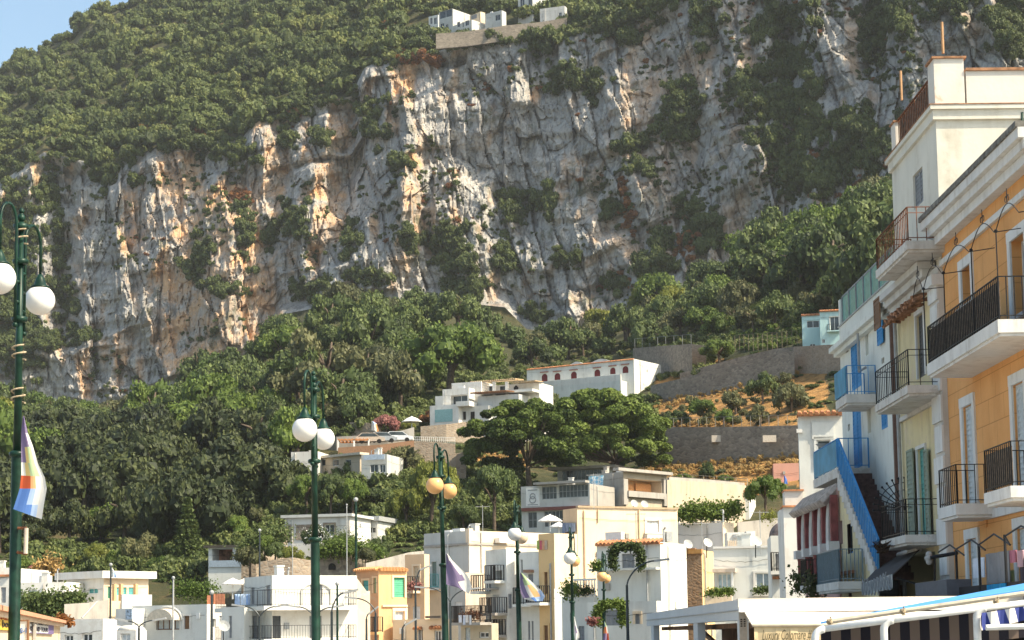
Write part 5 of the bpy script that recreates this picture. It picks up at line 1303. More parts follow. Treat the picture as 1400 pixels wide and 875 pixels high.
h.op('A', 1135, 433, 1147, 452, 'w', div=2, trim=WHITE, tw=0.1); h.balcony('A', 1131, 1150, 452.5, 0.8, 0.9, TURQ); h.op('A', 1124, 464, 1128, 469, 'w'); h.tiles('A', 1120, 1160, 424, 0.4, 0.2); h.done()
fence('vineyard_trellis', 'pale wooden vineyard trellis above the round green bush', [(1005, 475, 270), (1090, 470, 262)], 14, 17, plain('trellis_wood', (0.22, 0.18, 0.13), 0.9), 'trellis', 2, 0.07)
fence('wall_top_posts', 'row of thin posts on the dark rubble wall', [(868, 475, 270), (945, 470, 264)], 8, 12, GREYP, 'fence', 1, 0.06)
fence('dry_slope_fence', 'thin wire fence above the dark plaque wall', [(910, 584, 216), (1090, 580, 214)], 16, 12, plain('grey_wood', (0.30, 0.27, 0.23)), 'fence', 1, 0.06)

# ---- houses on the cliff top
CY = float(hill_at(660, 50)[1]) - 4
def ct(name, label, uc, vt, th, uL, uR, vb, wall, wins, cat='house', dY=0, wB=None, par=0.3):
    h = House(name, label, cat, uc, vt, float(hill_at(uc, min(vb, float(c_top(uc)) - 3))[1]) - 3 + dY * 0.4, th, uL=uL, uR=uR, wB=wB, vb=vb, wall=wall, par=par)
    for (a, b_, c, d, k) in wins: h.op('A' if a < uc else 'B', a, b_, c, d, k, m=None)
    h.done(); return h
ct('clifftop_house', 'small white clifftop house with two tall windows at the left of its row', 599, 20, 35, 586, 602, 38, WHITE, [(588, 24, 591, 33, 'w'), (593, 24, 597, 33, 'w')])
ct('clifftop_villa', 'grey clifftop villa with a glazed upper floor and tan roof', 619, 12, 40, 600, 643, 44, GREYW, [(601, 14, 618, 24, 'w'), (602, 32, 607, 41, 'w'), (609, 33, 613, 41, 'w')])
ct('clifftop_villa', 'cream clifftop villa with a big arched window', 657, 16, 50, 642, 663, 40, CREAM, [(644, 20, 652, 26, 's')])
ct('clifftop_house', 'low white clifftop house under the cream villa', 645, 27, 45, 618, 665, 46, WHITE2, [(625, 30, 629, 37, 'w'), (632, 30, 634, 37, 'w'), (636, 28, 641, 35, 'w')], dY=-5)
ct('clifftop_house', 'pale grey clifftop house with a barrel roof and green porch', 686, 14, 35, 663, 692, 40, GREYW, [(677, 20, 684, 28, 'w')])
ct('clifftop_house', 'long low clifftop house with three white windows', 590, 41, 25, 567, 600, 52, CONC, [(577, 44, 579, 50, 'w'), (581, 44, 583, 50, 'w'), (585, 44, 587, 50, 'w')], dY=-4)
ct('clifftop_hotel', 'tall grey clifftop building cut by the upper picture edge', 728, -14, 35, 708, 775, 30, GREYW, [(711, -8, 717, 12, 'w'), (722, -6, 727, 10, 'w'), (748, -8, 768, 2, 'w')], 'building', dY=4)
ct('clifftop_house', 'white clifftop terrace house with a dark eave right of the tall grey building', 772, 8, 20, 738, 776, 28, WHITE2, [(764, 17, 768, 24, 'w')], dY=-3)
wallstrip('clifftop_wall', 'grey and ochre retaining wall along the clifftop houses', [(596, 46, 54, CY - 8), (640, 43, 50, CY - 8), (690, 35, 43, CY - 8), (740, 30, 39, CY - 8), (775, 24, 32, CY - 8)], 1.2, STONE, 3)
# ------------------------------------------------------------------ the street front on the right
_d = ray(690, 868) * [1, 1, 0]; _d /= np.linalg.norm(_d)
_o = at(1298, 600, 54.0) * [1, 1, 0]
RF = Frame(_o, -_d, np.array([_d[1], -_d[0], 0]))           # x towards the camera, y into the houses
def rx(u, v, dep=0.0): return float(RF.moved(0, -dep, 0).hit(u, v)[0])
def rz(u, v, dep=0.0): return float(RF.moved(0, -dep, 0).hit(u, v)[1])
t = NT('orange_stucco_blocks'); t.rough(0.9)
br = t.node('ShaderNodeTexBrick'); br.offset = 0.5
for k, v in (('Scale', 1.0), ('Mortar Size', 0.012), ('Brick Width', 1.5), ('Row Height', 0.62)): br.inputs[k].default_value = v
sx = t.node('ShaderNodeSeparateXYZ'); t.L(t.pos(), sx.inputs[0]); cx = t.node('ShaderNodeCombineXYZ'); t.L(sx.outputs[1], cx.inputs[0]); t.L(sx.outputs[2], cx.inputs[1]); t.L(cx.outputs[0], br.inputs['Vector'])
base = t.ramp(t.noise(0.5, 6, 0.6), [(0.3, (0.67, 0.315, 0.105)), (0.7, (0.80, 0.42, 0.165))])
base = t.mix(t.math('MULTIPLY', t.ramp(t.noise(1.3, 5, 0.65, (1, 1, 0.15)), [(0.5, (0, 0, 0)), (0.8, (1, 1, 1))]), 0.3), base, (0.40, 0.20, 0.07))
t.color(t.mix(t.math('MULTIPLY', br.outputs['Fac'], 0.55), base, (0.36, 0.16, 0.04))); t.bump(t.math('SUBTRACT', 1.0, br.outputs['Fac']), 0.5, 0.03)
ORST = t.m
YCR = plaster('faded_yellow_render', (0.70, 0.60, 0.36), 0.9, (0.33, 0.26, 0.17), (0.64, 0.53, 0.38), 1.4)
TRIMW = plaster('white_stucco_trim', (0.72, 0.71, 0.68), 0.75, (0.36, 0.32, 0.27), None, 2.0)
TOWW = plaster('tower_white_render', (0.72, 0.69, 0.60), 0.8, (0.40, 0.35, 0.26), None, 1.2)
PEELW = plaster('peeling_tower_parapet', (0.74, 0.70, 0.63), 0.7, (0.42, 0.32, 0.22), (0.62, 0.46, 0.33), 0.8)
SALT = plaster('blue_house_white', (0.72, 0.73, 0.67), 0.8, (0.38, 0.36, 0.30), None, 1.4)
RUST = plain('rusty_iron', (0.24, 0.10, 0.05), 0.8, 0.2, 0.5, 9)
RUSTP = plain('rust_coping', (0.38, 0.20, 0.11), 0.9, 0, 0.35, 4)
BLUEP = plain('blue_panel', (0.075, 0.30, 0.48), 0.35, 0, 0.2, 2)
BLIND = plain('dark_reed_screen', (0.20, 0.15, 0.11), 0.8, 0, 0.4, 12)
SLABW = plaster('balcony_slab_white', (0.66, 0.63, 0.58), 1.0, (0.22, 0.18, 0.14), (0.5, 0.45, 0.39), 2.2)
GSH = plain('grey_green_leaf', (0.26, 0.31, 0.24), 0.6); TSH = plain('turquoise_leaf', (0.10, 0.33, 0.30), 0.6); RSTEP = plain('dark_brick_step', (0.12, 0.07, 0.06), 0.8, 0, 0.3, 8)

class Row(House):
    "one house of the street front; face A is the shaded facade, face B its near end"
    def __init__(s, name, label, xa, xb, zt, z0=-0.3, depth=8.0, wall=None, wallB=None, par=0.0, fr=RF, slab=None, roof=ROOFM, cat='house'):
        s.F = {'A': Frame(fr.w((xa, 0, 0)), *fr.M), 'B': Frame(fr.w((xb, 0, 0)), fr.M[1], -fr.M[0])}
        s.wA, s.wB = xb - xa, depth; s.W = {'A': s.wA, 'B': s.wB}; s.ops = {'A': [], 'B': []}
        s.zt, s.z0, s.par, s.wm, s.wmB, s.rm, s.slab = zt, z0, par, wall, wallB, roof, slab
        s.root = thing(name, label, cat, fr.w(((xa + xb) / 2, depth / 2, z0)))
    def rb(s, uf, un, vn, dep, h, th=0.2, m=None, iron=None, step=0.13, rmul=1.0, panel=None, mid=False, name='balcony', xb=None):
        "balcony by the pixels of its outer edge: far end uf, near end un, slab top vn at the near corner"
        FO = s.F['A'].moved(0, -dep, 0); x1, z = (float(a) for a in FO.hit(un, vn)); x0 = float(FO.hit(uf, vn)[0])
        if xb: x1 = xb
        A = s.F['A']
        b = MB(A).box(x0, x1, -dep, -0.004, z - th, z)
        b.box(x0 + 0.06, x1 - 0.06, -dep + 0.06, -0.004, z - th - 0.07, z - th - 0.003)
        o = b.build(name, m or SLABW, s.root)
        r = railing(A, x0 + 0.04, x1 - 0.04, dep - 0.05, z, h, step, rmul=rmul, mid=mid).build('railing', iron or IRON, o)
        if panel: MB(A).box(x0 + 0.06, x1 - 0.06, -dep + 0.07, -dep + 0.09, z + 0.06, z + h * 0.9).build('screen', panel, o)
        return x0, x1, z, o
    def extra(s, name, m, fn, parent=None):
        b = MB(s.F['A']); fn(b); return b.build(name, m, parent or s.root)

# ---- orange house
XE = 10.4
zo = rz(1345, 249)
h = Row('orange_house', 'orange stucco house with block joints, white cornice and iron balconies', 0.0, XE, zo - 0.02, wall=ORST, par=0.0, depth=7)
for (u0, v0, u1, v1, k) in ((1384.5, 322, 1404, 432, 'w'), (1316, 364, 1329, 418, 'w'), (1319.5, 553, 1333, 690, 's'), (1388, 522, 1404, 668, 's'), (1325, 736, 1338, 806, 's'), (1392, 722, 1404, 795, 's')):
    h.op('A', u0, v0, u1, v1, k, m=(GLASS if k == 'w' else CURT), trim=TRIMW, tw=0.26, rec=0.3, div=2, sill=True)
def corn(b):
    b.box(-0.15, XE, -0.55, 0.0, zo - 0.22, zo + 0.02); b.box(-0.1, XE, -0.42, 0.0, zo - 0.45, zo - 0.224); b.box(-0.06, XE, -0.28, 0.0, zo - 0.7, zo - 0.454)
h.extra('cornice', TRIMW, corn)
h.extra('roof_edge', plain('grey_roof_edge', (0.20, 0.19, 0.17), 0.9, 0, 0.4, 5), lambda b: b.box(-0.15, XE, -0.6, 3.0, zo + 0.024, zo + 0.16))
zb = rz(1337, 316); h.extra('string_course', TRIMW, lambda b: b.box(0.0, XE, -0.10, -0.003, zb - 0.16, zb))
for (v, nm) in ((548, 0),):
    pass
zq = rz(1345, 700); h.extra('string_course', TRIMW, lambda b: b.box(rx(1342, 700), XE, -0.09, -0.003, zq - 0.22, zq))
x0, x1, z, o = h.rb(1265, 1364, 436.5, 1.15, 0.98, 0.30, TRIMW, IRON, 0.17, 0.9, BLIND)
# iron arches over the upper balcony
pts = [(1262.5, 395), (1290, 373), (1327.5, 342), (1361.5, 316)]
FO = h.F['A'].moved(0, -1.1, 0); ar = MB(h.F['A']); tops = []
for u, v in pts:
    xx, zz = (float(a) for a in FO.hit(u, v)); ar.tube([(xx, -1.1, z), (xx, -1.1, zz)], 0.016, 6); ar.ball((xx, -1.1, zz), 0.045, 8, 5); tops.append((xx, zz))
tops.append((tops[-1][0] + (tops[-1][0] - tops[-2][0]) * 0.9, tops[-1][1]))
tops = [(tops[0][0] - 1.3, tops[0][1])] + tops
for k, ((xa, za), (xb2, zb2)) in enumerate(zip(tops[:-1], tops[1:])):
    xm = (xa + xb2) / 2; zm = max(za, zb2)
    R = (xb2 - xa) / 2
    p = [(xa + (xb2 - xa) * f, -1.1, za + (zb2 - za) * f * 0.8 + 0.40 * math.sin(math.pi * min(1, f * 1.08))) for f in np.linspace(0, 0.93, 16)]
    p += [(xb2 + 0.25, -1.1 + 0.5, p[-1][2])]
    ar.tube(p, 0.012, 5)
    c = p[8]
    ar.bar(c, (c[0], c[1], c[2] + 0.34), 0.018)
    for sg in (-1, 1):
        ar.tube([(c[0] + sg * (0.11 - (0.10 - 0.012 * q) * math.cos(q)), c[1], c[2] + 0.10 + (0.10 - 0.012 * q) * math.sin(q)) for q in np.linspace(-0.6, 4.6, 14)], 0.010, 5)
ar.build('iron_arches', IRON, h.root)
h.rb(1282.5, 1306.5, 688.5, 1.0, 0.98, 0.28, TRIMW, IRON, 0.20, 0.8, None)
h.rb(1344.5, 1381.5, 664, 1.0, 1.0, 0.26, TRIMW, IRON, 0.18, 0.8, BLIND)
h.extra('wall_plaque', ORST, lambda b: b.box(rx(1347, 715), rx(1350.5, 715), -0.05, -0.004, rz(1348, 721), rz(1348, 709)))
h.done()

# ---- stone pilaster between orange and yellow
xp0, xp1 = rx(1283.5, 560), -0.004
zy = rz(1294, 343)
h = Row('corner_pilaster', 'grey white stone pilaster between the orange and yellow houses', xp0, xp1, zy - 0.3, wall=plaster('pilaster_stone', (0.62, 0.59, 0.54), 0.9, (0.30, 0.25, 0.2)), depth=0.8, fr=RF.moved(0, -0.14, 0), cat='pilaster')
def quoin(b):
    n = 14; zt_ = zy - 0.4
    for k in range(n):
        z0 = -0.2 + (zt_ + 0.2) * k / n; z1 = -0.2 + (zt_ + 0.2) * (k + 0.86) / n; ins = 0.0 if k % 2 else 0.22
        b.box(0.0 + ins, xp1 - xp0 - 0.003, -0.06, -0.003, z0, z1)
h.extra('quoin_blocks', TRIMW, quoin); h.extra('capital', TRIMW, lambda b: (b.box(-0.06, xp1 - xp0 + .06, -0.2, 0.2, zy - 0.85, zy - 0.55)))
h.done()

# ---- yellow house with the tower above
xw1 = rx(1228.5, 500)                                       # party line with the white house
h = Row('yellow_house', 'faded pale yellow house with green shutters and weathered balconies', xw1, xp0 - 0.004, zy - 0.25, wall=YCR, depth=7)
XW = xp0 - xw1
h.op('A', 1254.5, 428, 1265, 516, 's', m=plain('dark_frame', (0.10, 0.10, 0.10)), trim=TRIMW, tw=0.14, rec=0.2)
h.op('A', 1257, 612, 1268, 733, 's', m=TSH, trim=TRIMW, tw=0.1, rec=0.25)
for (u0, u1, o_) in ((1245, 1253.5, 0.0), (1268.7, 1274, 0.0)):
    xa, xb2, za, zb2 = h.px('A', u0, 614, u1, 686); b = MB(h.F['A']); louvre(b, xa, xb2, -0.10, za - 1.2, zb2); b.build('shutter', GSH, h.root)
def yc(b):
    b.box(-0.1, XW + 0.2, -0.5, 0.0, zy - 0.2, zy); b.box(-0.1, XW + 0.1, -0.35, 0.0, zy - 0.42, zy - 0.204); b.box(-0.1, XW, -0.2, 0.0, zy - 0.62, zy - 0.424)
h.extra('cornice', plaster('cornice_grey_white', (0.60, 0.58, 0.54), 1.0, (0.20, 0.15, 0.11)), yc)
h.extra('string_course', SLABW, lambda b: b.box(0, XW, -0.1, -0.003, rz(1255, 566), rz(1255, 560)))
h.extra('drainpipe', GREYP, lambda b: b.tube([(0.25, -0.12, 0), (0.25, -0.12, zy - 0.7)], 0.06, 7))
h.extra('broken_awning', plain('rusty_awning', (0.33, 0.17, 0.10), 0.9, 0, 0.5, 6), lambda b: [b.tube([(x, -0.02, zy - 0.72 - 0.25 * math.sin(i * 1.9) ** 2), (x + 0.15, -0.55, zy - 1.0 - 0.1 * math.cos(i * 2.3))], 0.055, 6) for i, x in enumerate(np.linspace(0.4, XW - 0.3, 26))])
h.rb(1195, 1240.5, 526.5, 1.05, 1.0, 0.22, SLABW, IRON, 0.26, 0.8, None, True)
h.rb(1204, 1238, 731, 1.05, 1.0, 0.22, SLABW, IRON, 0.24, 0.9, None, True, xb=XW - 0.1)
# shop opening under the lower balcony
h.op('A', 1230, 758, 1281, 880, 'o', rec=1.6, name='shop_opening')
h.extra('bracket_post', SLABW, lambda b: b.box(rx(1233.5, 780) - xw1, rx(1237, 780) - xw1, -0.15, 0.05, rz(1235, 800), rz(1235, 768)))
h.done()
yh = h
# tower
xt0, xt1 = rx(1217, 230), rx(1276.5, 152); ztw = rz(1276.5, 150)
h = Row('white_tower', 'tall white rendered tower rising above the cornices with a peeling roof parapet', xt0, xt1, ztw, z0=zy - 0.3, wall=TOWW, wallB=TOWW, depth=9.0, cat='tower', fr=RF.moved(0, 0.05, 0))
TW = xt1 - xt0
h.op('A', 1248.5, 233, 1262, 282, 's', m=SH_GREY, rec=0.14)
h.extra('cornice', TOWW, lambda b: (b.box(-0.18, TW + 0.18, -0.18, 9.1, ztw - 0.02, ztw + 0.10), b.box(-0.1, TW + 0.1, -0.1, 9.05, ztw - 0.3, ztw - 0.024)))
h.extra('cornice_line', RUSTP, lambda b: b.box(-0.2, TW + 0.2, -0.2, 9.12, ztw + 0.104, ztw + 0.13))
zp = rz(1277, 129); zcp = rz(1277, 73); zpr = float(Frame(RF.w((xt1, 0, 0)), RF.M[1], -RF.M[0]).hit(1350, 94)[1])
h.extra('parapet', PEELW, lambda b: (b.box(0, TW - 0.8, 0, 0.25, ztw + 0.133, zp - 0.2), b.box(TW - 0.25, TW, 0.9, 9.0, ztw + 0.133, zpr - 0.06), b.box(TW - 0.8, TW, 0.0, 0.85, ztw + 0.133, zcp - 0.06), b.box(0.02, 0.6, 0.02, 0.6, zp - 0.19, zp + 0.75)))
h.extra('coping', RUSTP, lambda b: (b.box(-0.04, TW - 0.82, -0.04, 0.29, zp - 0.197, zp - 0.14), b.box(TW - 0.3, TW + 0.06, 0.9, 9.0, zpr - 0.056, zpr + 0.02), b.box(TW - 0.85, TW + 0.06, -0.06, 0.92, zcp - 0.056, zcp), b.box(-0.03, 0.65, -0.03, 0.65, zp + 0.755, zp + 0.8)))
def trail(b):
    n = 20
    for k in range(n + 1):
        x = 0.7 + (TW - 1.55) * k / n; b.bar((x, 0.12, zp - 0.13), (x, 0.12, zp + 0.78), 0.025)
    b.bar((0.6, 0.12, zp + 0.8), (TW - 0.8, 0.12, zp + 0.8), 0.05)
r_ = h.extra('railing', RUST, trail)
h.extra('railing_panel', plain('brown_mesh', (0.27, 0.20, 0.155), 0.9, 0, 0.3, 6), lambda b: b.box(0.66, TW - 0.82, 0.15, 0.16, zp - 0.13, zp + 0.76), r_)
for k, (u, v0, v1, dy) in enumerate(((1230.5, 137, 95, 0.3), (1287, 73, 28, 0.4))):
    xx = rx(u, v0, -dy) - xt0; z1_ = rz(u, v1, -dy); z0_ = rz(u, v0, -dy)
    h.extra('roof_pole', plain('ochre_pole', (0.45, 0.27, 0.14), 0.7), lambda b: b.tube([(min(max(xx, 0.3), TW - 0.3), dy, z0_), (min(max(xx, 0.3), TW - 0.3), dy, z1_)], 0.045, 6))
xB, zB = (float(a) for a in h.F['B'].hit(1396, 150)); zB2 = float(h.F['B'].hit(1396, 198)[1])
h.extra('drainpipe', plain('dark_green_pipe', (0.05, 0.09, 0.07), 0.5), lambda b: b.tube([(TW + 0.08, xB, zB2 - 2), (TW + 0.08, xB, zB - 0.1)], 0.05, 6))
h.rb(1195.5, 1239.5, 329, 1.1, 0.95, 0.24, SLABW, RUST, 0.22, 0.9, None, True)
h.done()

# ---- white house with blue shutters
xv0 = rx(1149, 500); zv = rz(1213, 388)
h = Row('blue_shutter_house', 'white house with bright blue shutters and an outside stair', xv0, xw1 - 0.004, zv, wall=SALT, depth=7, par=0.3)
VW = xw1 - xv0
h.op('A', 1164, 456, 1176.5, 532, 's', m=SH_BLUE, rec=0.04); h.op('A', 1167, 557, 1178, 640, 's', m=SH_BLUE, rec=0.04); h.op('A', 1205.5, 562, 1213.5, 586, 's', m=SH_BLUE, rec=0.04)
xa, xb2, za, zb2 = h.px('A', 1202.5, 422, 1210, 471); b = MB(h.F['A']); louvre(b, xa, xb2, -0.08, za, zb2); b.build('shutter', SH_BLUE, h.root)
xa, xb2, za, zb2 = h.px('A', 1214.5, 407, 1223, 450); b = MB(h.F['A']); louvre(b, xa, xb2, -0.45, za, zb2); b.build('shutter', SH_BROWN, h.root)
for (u0, v0, u1, v1) in ((1157, 473, 1160, 482), (1205, 489, 1209, 497), (1159, 580, 1162, 589), (1181, 676, 1185, 684)): h.op('A', u0, v0, u1, v1, 'o', rec=0.2, name='vent')
for (u0, v0, u1, v1) in ((1183, 440, 1187, 486), (1186, 548, 1191, 592)): h.op('A', u0, v0, u1, v1, 'o', m=SALT, rec=0.12, name='niche', arch=True)
zc = rz(1179, 425)
h.extra('cornice', SALT, lambda b: (b.box(-0.35, VW, -0.35, 0.0, zv - 0.9, zv - 0.72), b.box(-0.2, VW, -0.2, 0.0, zv - 1.06, zv - 0.904)))
h.extra('coping', GREYP, lambda b: b.box(-0.05, VW, -0.05, 0.3, zv + 0.003, zv + 0.05))
def gl(b): b.box(0.3, VW - 0.25, 0.1, 0.13, zv + 0.06, zv + 1.05); b.box(VW - 0.28, VW - 0.25, 0.13, 2.0, zv + 0.06, zv + 1.05)
tg = plain('green_terrace_glass', (0.20, 0.42, 0.36), 0.15)
h.extra('terrace_glass', tg, gl)
def glr(b):
    b.bar((0.3, 0.11, zv + 1.08), (VW - 0.2, 0.11, zv + 1.08), 0.06)
    for k in range(8): x = 0.3 + (VW - 0.5) * k / 7; b.bar((x, 0.08, zv + 0.05), (x, 0.08, zv + 1.08), 0.05)
h.extra('terrace_rail', SH_GREY, glr)
h.extra('parapet_post', SALT, lambda b: b.box(0.0, 0.3, 0.0, 0.3, zv, zv + 1.0))
h.extra('drainpipe', GREYP, lambda b: b.tube([(rx(1184, 430) - xv0, -0.3, zv - 1.0), (rx(1184, 430) - xv0, -0.3, rz(1184, 510)), (rx(1184, 430) - xv0 + 1.2, -0.3, rz(1184, 511))], 0.05, 6))
h.extra('drainpipe', plain('rust_pipe', (0.14, 0.08, 0.06), 0.7), lambda b: b.tube([(VW - 0.3, -0.1, 0), (VW - 0.3, -0.1, zv - 1.0)], 0.09, 7))
x0_, x1_, z_, o_ = h.rb(1142, 1157, 545 - 6, 1.0, 0.95, 0.28, SLABW, SH_BLUE, 0.2, 0.8)
MB(h.F['A']).box(x0_ + 0.02, x1_ - 0.02, -1.02, -0.99, z_ + 0.05, z_ + 0.92).build('blue_panel', BLUEP, o_)
# landing and stair, running down towards the camera
SD = 1.08
FO = h.F['A'].moved(0, -SD, 0)
xl0, _ = (float(a) for a in FO.hit(1112, 658)); xl1, zl = (float(a) for a in FO.hit(1145, 640)); xs1, zs1 = (float(a) for a in FO.hit(1200, 783))
A = h.F['A']
land = MB(A).box(xl0, xl1, -SD, -0.004, zl - 0.3, zl).build('landing', SLABW, h.root)
MB(A).box(xl0 + 0.05, xl1, -SD + 0.02, -SD + 0.05, zl + 0.06, zl + 0.95).build('blue_panel', BLUEP, land)
railing(A, xl0 + 0.05, xl1 - 0.03, SD - 0.06, zl, 1.0, 0.3, rmul=1.1).build('railing', SH_BLUE, land)
n = 17; st, stg, = MB(A), MB(A)
for k in range(n):
    xa, xb2 = xl1 + (xs1 - xl1) * k / n, xl1 + (xs1 - xl1) * (k + 1) / n; zt_ = zl + (zs1 - zl) * (k + 1) / n
    st.box(xa + 0.003, xb2 + 0.02, -SD + 0.14, -0.004, zt_ - 0.22, zt_)
    stg.box(xa + 0.002, xb2, -SD - 0.02, -SD + 0.13, zt_ - 0.55, zt_ + 0.02)
stair = st.build('stair_steps', RSTEP, h.root); stg.build('stringer', SLABW, h.root)
MB(A).prism([(xl1, zl + 0.10), (xs1, zs1 + 0.10), (xs1, zs1 + 0.92), (xl1, zl + 0.92)], -SD + 0.03, -SD + 0.06).build('stair_panel', BLUEP, stair)
b = MB(A)
b.bar((xl1, -SD + 0.05, zl + 0.98), (xs1, -SD + 0.05, zs1 + 0.98), 0.07); b.bar((xl1, -SD + 0.05, zl + 0.06), (xs1, -SD + 0.05, zs1 + 0.06), 0.05)
for k in range(25): f = k / 24; x, z = xl1 + (xs1 - xl1) * f, zl + (zs1 - zl) * f; b.bar((x, -SD + 0.0, z + 0.05), (x, -SD + 0.0, z + 0.98), 0.03)
b.build('stair_railing', SH_BLUE, stair)
# wall under the stair with small arched windows
xq0 = float(FO.hit(1147, 740)[0]); A2 = A.moved(0, -SD + 0.02, 0)
ops, wn = [], MB(A2)
for (u0, v0, u1, v1) in ((1147.5, 712, 1151.5, 744), (1158, 716, 1165, 757), (1160, 801, 1164, 830)):
    xa, xb2 = float(A2.hit(u0, v0)[0]), float(A2.hit(u1, v0)[0]); za, zb2 = float(A2.hit((u0 + u1) / 2, v1)[1]), float(A2.hit((u0 + u1) / 2, v0)[1]); ops.append((xa - xq0, xb2 - xq0, za, zb2))
uw = MB(A2.moved(xq0, 0, 0)); L = xs1 - xq0; zfun = lambda x: zl + (zs1 - zl) * (x + xq0 - xl1) / (xs1 - xl1) - 0.5
xs = sorted({0.0, L} | {o_[i] for o_ in ops for i in (0, 1)} | set(np.linspace(0, L, 14)))
for a, c in zip(xs[:-1], xs[1:]):
    m_ = (a + c) / 2; hol = [o_ for o_ in ops if o_[0] < m_ < o_[1]]; zz = [-0.2]
    for o_ in sorted(hol, key=lambda q: q[2]): zz += [o_[2], o_[3]]
    for i in range(0, len(zz), 2):
        lo = zz[i]; hi0, hi1 = (zz[i + 1], zz[i + 1]) if i + 1 < len(zz) else (zfun(a), zfun(c))
        if hi0 > lo: uw.quad((a, 0, lo), (c, 0, lo), (c, 0, hi1), (a, 0, hi0))
uw.build('stair_wall', YCR, h.root)
for (a, c, z0, z1) in ops:
    f = MB(A2.moved(xq0, 0, 0)); f.box(a, c, 0.12, 0.15, z0, z1); w_ = f.build('window', SH_BLUE, h.root); MB(A2.moved(xq0, 0, 0)).box(a + 0.08, c - 0.08, 0.1, 0.117, z0 + 0.08, z1 - 0.08).build('pane', GLASS, w_)
b = MB(A2.moved(xq0, 0, 0)); zz = rz(1160, 781, SD); b.box(float(A2.hit(1151, 781)[0]) - xq0, float(A2.hit(1170, 781)[0]) - xq0, -0.18, -0.003, zz - 0.1, zz); b.build('tile_ledge', TILE, h.root)
h.done()
# satellite dish and brackets at the landing
P = A.w((rx(1150, 596) - xv0, -0.6, rz(1150, 600, 0.6)))
o = thing('satellite_dish', 'small grey satellite dish on the bracket above the blue stair landing', 'satellite dish', P)
MB(Frame(P)).lathe([(0.01, 0), (0.22, 0.05), (0.34, 0.14), (0.345, 0.15), (0.2, 0.07), (0.01, 0.03)], (0, 0, 0), 14).build('dish', GREYP, o); MB(Frame(P)).tube([(0, 0, 0), (0.3, 0.2, -0.2), (0.55, 0.3, -0.2)], 0.03, 5).build('bracket', IRON, o)

# ---- red arcade house
FA_ = RF.moved(0, -SD - 0.05, 0)
xr0 = float(FA_.hit(1099, 740)[0]); xr1 = float(FA_.hit(1146, 740)[0])
RED = plain('dark_red_paint', (0.25, 0.075, 0.07), 0.7, 0, 0.25, 3); PINK = plaster('pink_render', (0.62, 0.38, 0.33), 0.5)
zr_l, zr_r = float(FA_.hit(1099, 698)[1]), float(FA_.hit(1145, 668)[1])
zrt = max(zr_l, zr_r) + 0.05
h = Row('arcade_house', 'dark red arcade house front with white pointed arches and a tiled canopy', xr0, xr1, zrt, wall=PINK, depth=1.5, fr=FA_)
LW = xr1 - xr0; nA = 4; zs_, zap = float(FA_.hit(1118, 752)[1]), float(FA_.hit(1122, 690)[1]); zfl = float(FA_.hit(1125, 792)[1])
for k in range(nA):
    a, c = LW * (k + 0.16) / nA, LW * (k + 0.84) / nA; h.ops['A'].append((a, c, zfl, zap - 0.05, 0.5)); m_ = (a + c) / 2; R = (c - a) / 2
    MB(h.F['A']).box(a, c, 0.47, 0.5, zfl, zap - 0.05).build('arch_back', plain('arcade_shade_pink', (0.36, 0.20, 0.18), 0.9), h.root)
    for sg in (-1, 1):
        arc = [(m_ + sg * R * math.cos(q) ** 1.15, zs_ + (zap - zs_) * math.sin(q) ** 0.9) for q in np.linspace(0, math.pi / 2, 9)]
        pl = arc + [(m_, zap + 0.02), (m_ + sg * (R + .02), zap + 0.02)]
        MB(h.F['A']).prism(pl if sg > 0 else pl[::-1], 0.02, 0.45).build('arch_spandrel', PINK, h.root)
        MB(h.F['A']).tube([(x, -0.05, z) for x, z in arc], 0.11, 6).build('arch_band', TRIMW, h.root)
for k in range(nA + 1):
    x = LW * k / nA
    MB(h.F['A']).lathe([(0.17, 0), (0.14, 0.1), (0.13, zs_ - zfl - 0.3), (0.15, zs_ - zfl - 0.2)], (x, -0.12, zfl), 10).build('column', RED, h.root)
    MB(h.F['A']).box(x - 0.26, x + 0.26, -0.36, -0.003, zs_ - 0.2, zs_ + 0.1).build('capital', TRIMW, h.root)
    MB(h.F['A']).prism([(x - 0.10, zs_ + 0.12), (x + 0.10, zs_ + 0.12), (x + 0.16, zap + 0.1), (x - 0.16, zap + 0.1)], -0.24, -0.003).build('buttress', RED, h.root)
b = MB(h.F['A']); nT = 22
for k in range(nT): x = LW * (k + 0.5) / nT; b.tube([(x, -0.45, zrt - 0.50), (x, 0.1, zrt + 0.06)], LW / nT * 0.46, 6)
b.build('tile_canopy', plain('pale_pantile', (0.50, 0.42, 0.36), 0.9, 0, 0.3, 5), h.root)
x0, x1, z, o = h.rb(1116, 1146, 795, 0.8, 1.0, 0.24, SLABW, plain('grey_blue_iron', (0.16, 0.22, 0.25), 0.5), 0.12, 1.0, plain('grey_blue_screen', (0.18, 0.25, 0.29), 0.4, 0, 0.4, 6))
h.rb(1094, 1101, 800, 0.7, 0.9, 0.15, SLABW, IRON, 0.12, 1.0)
h.done()

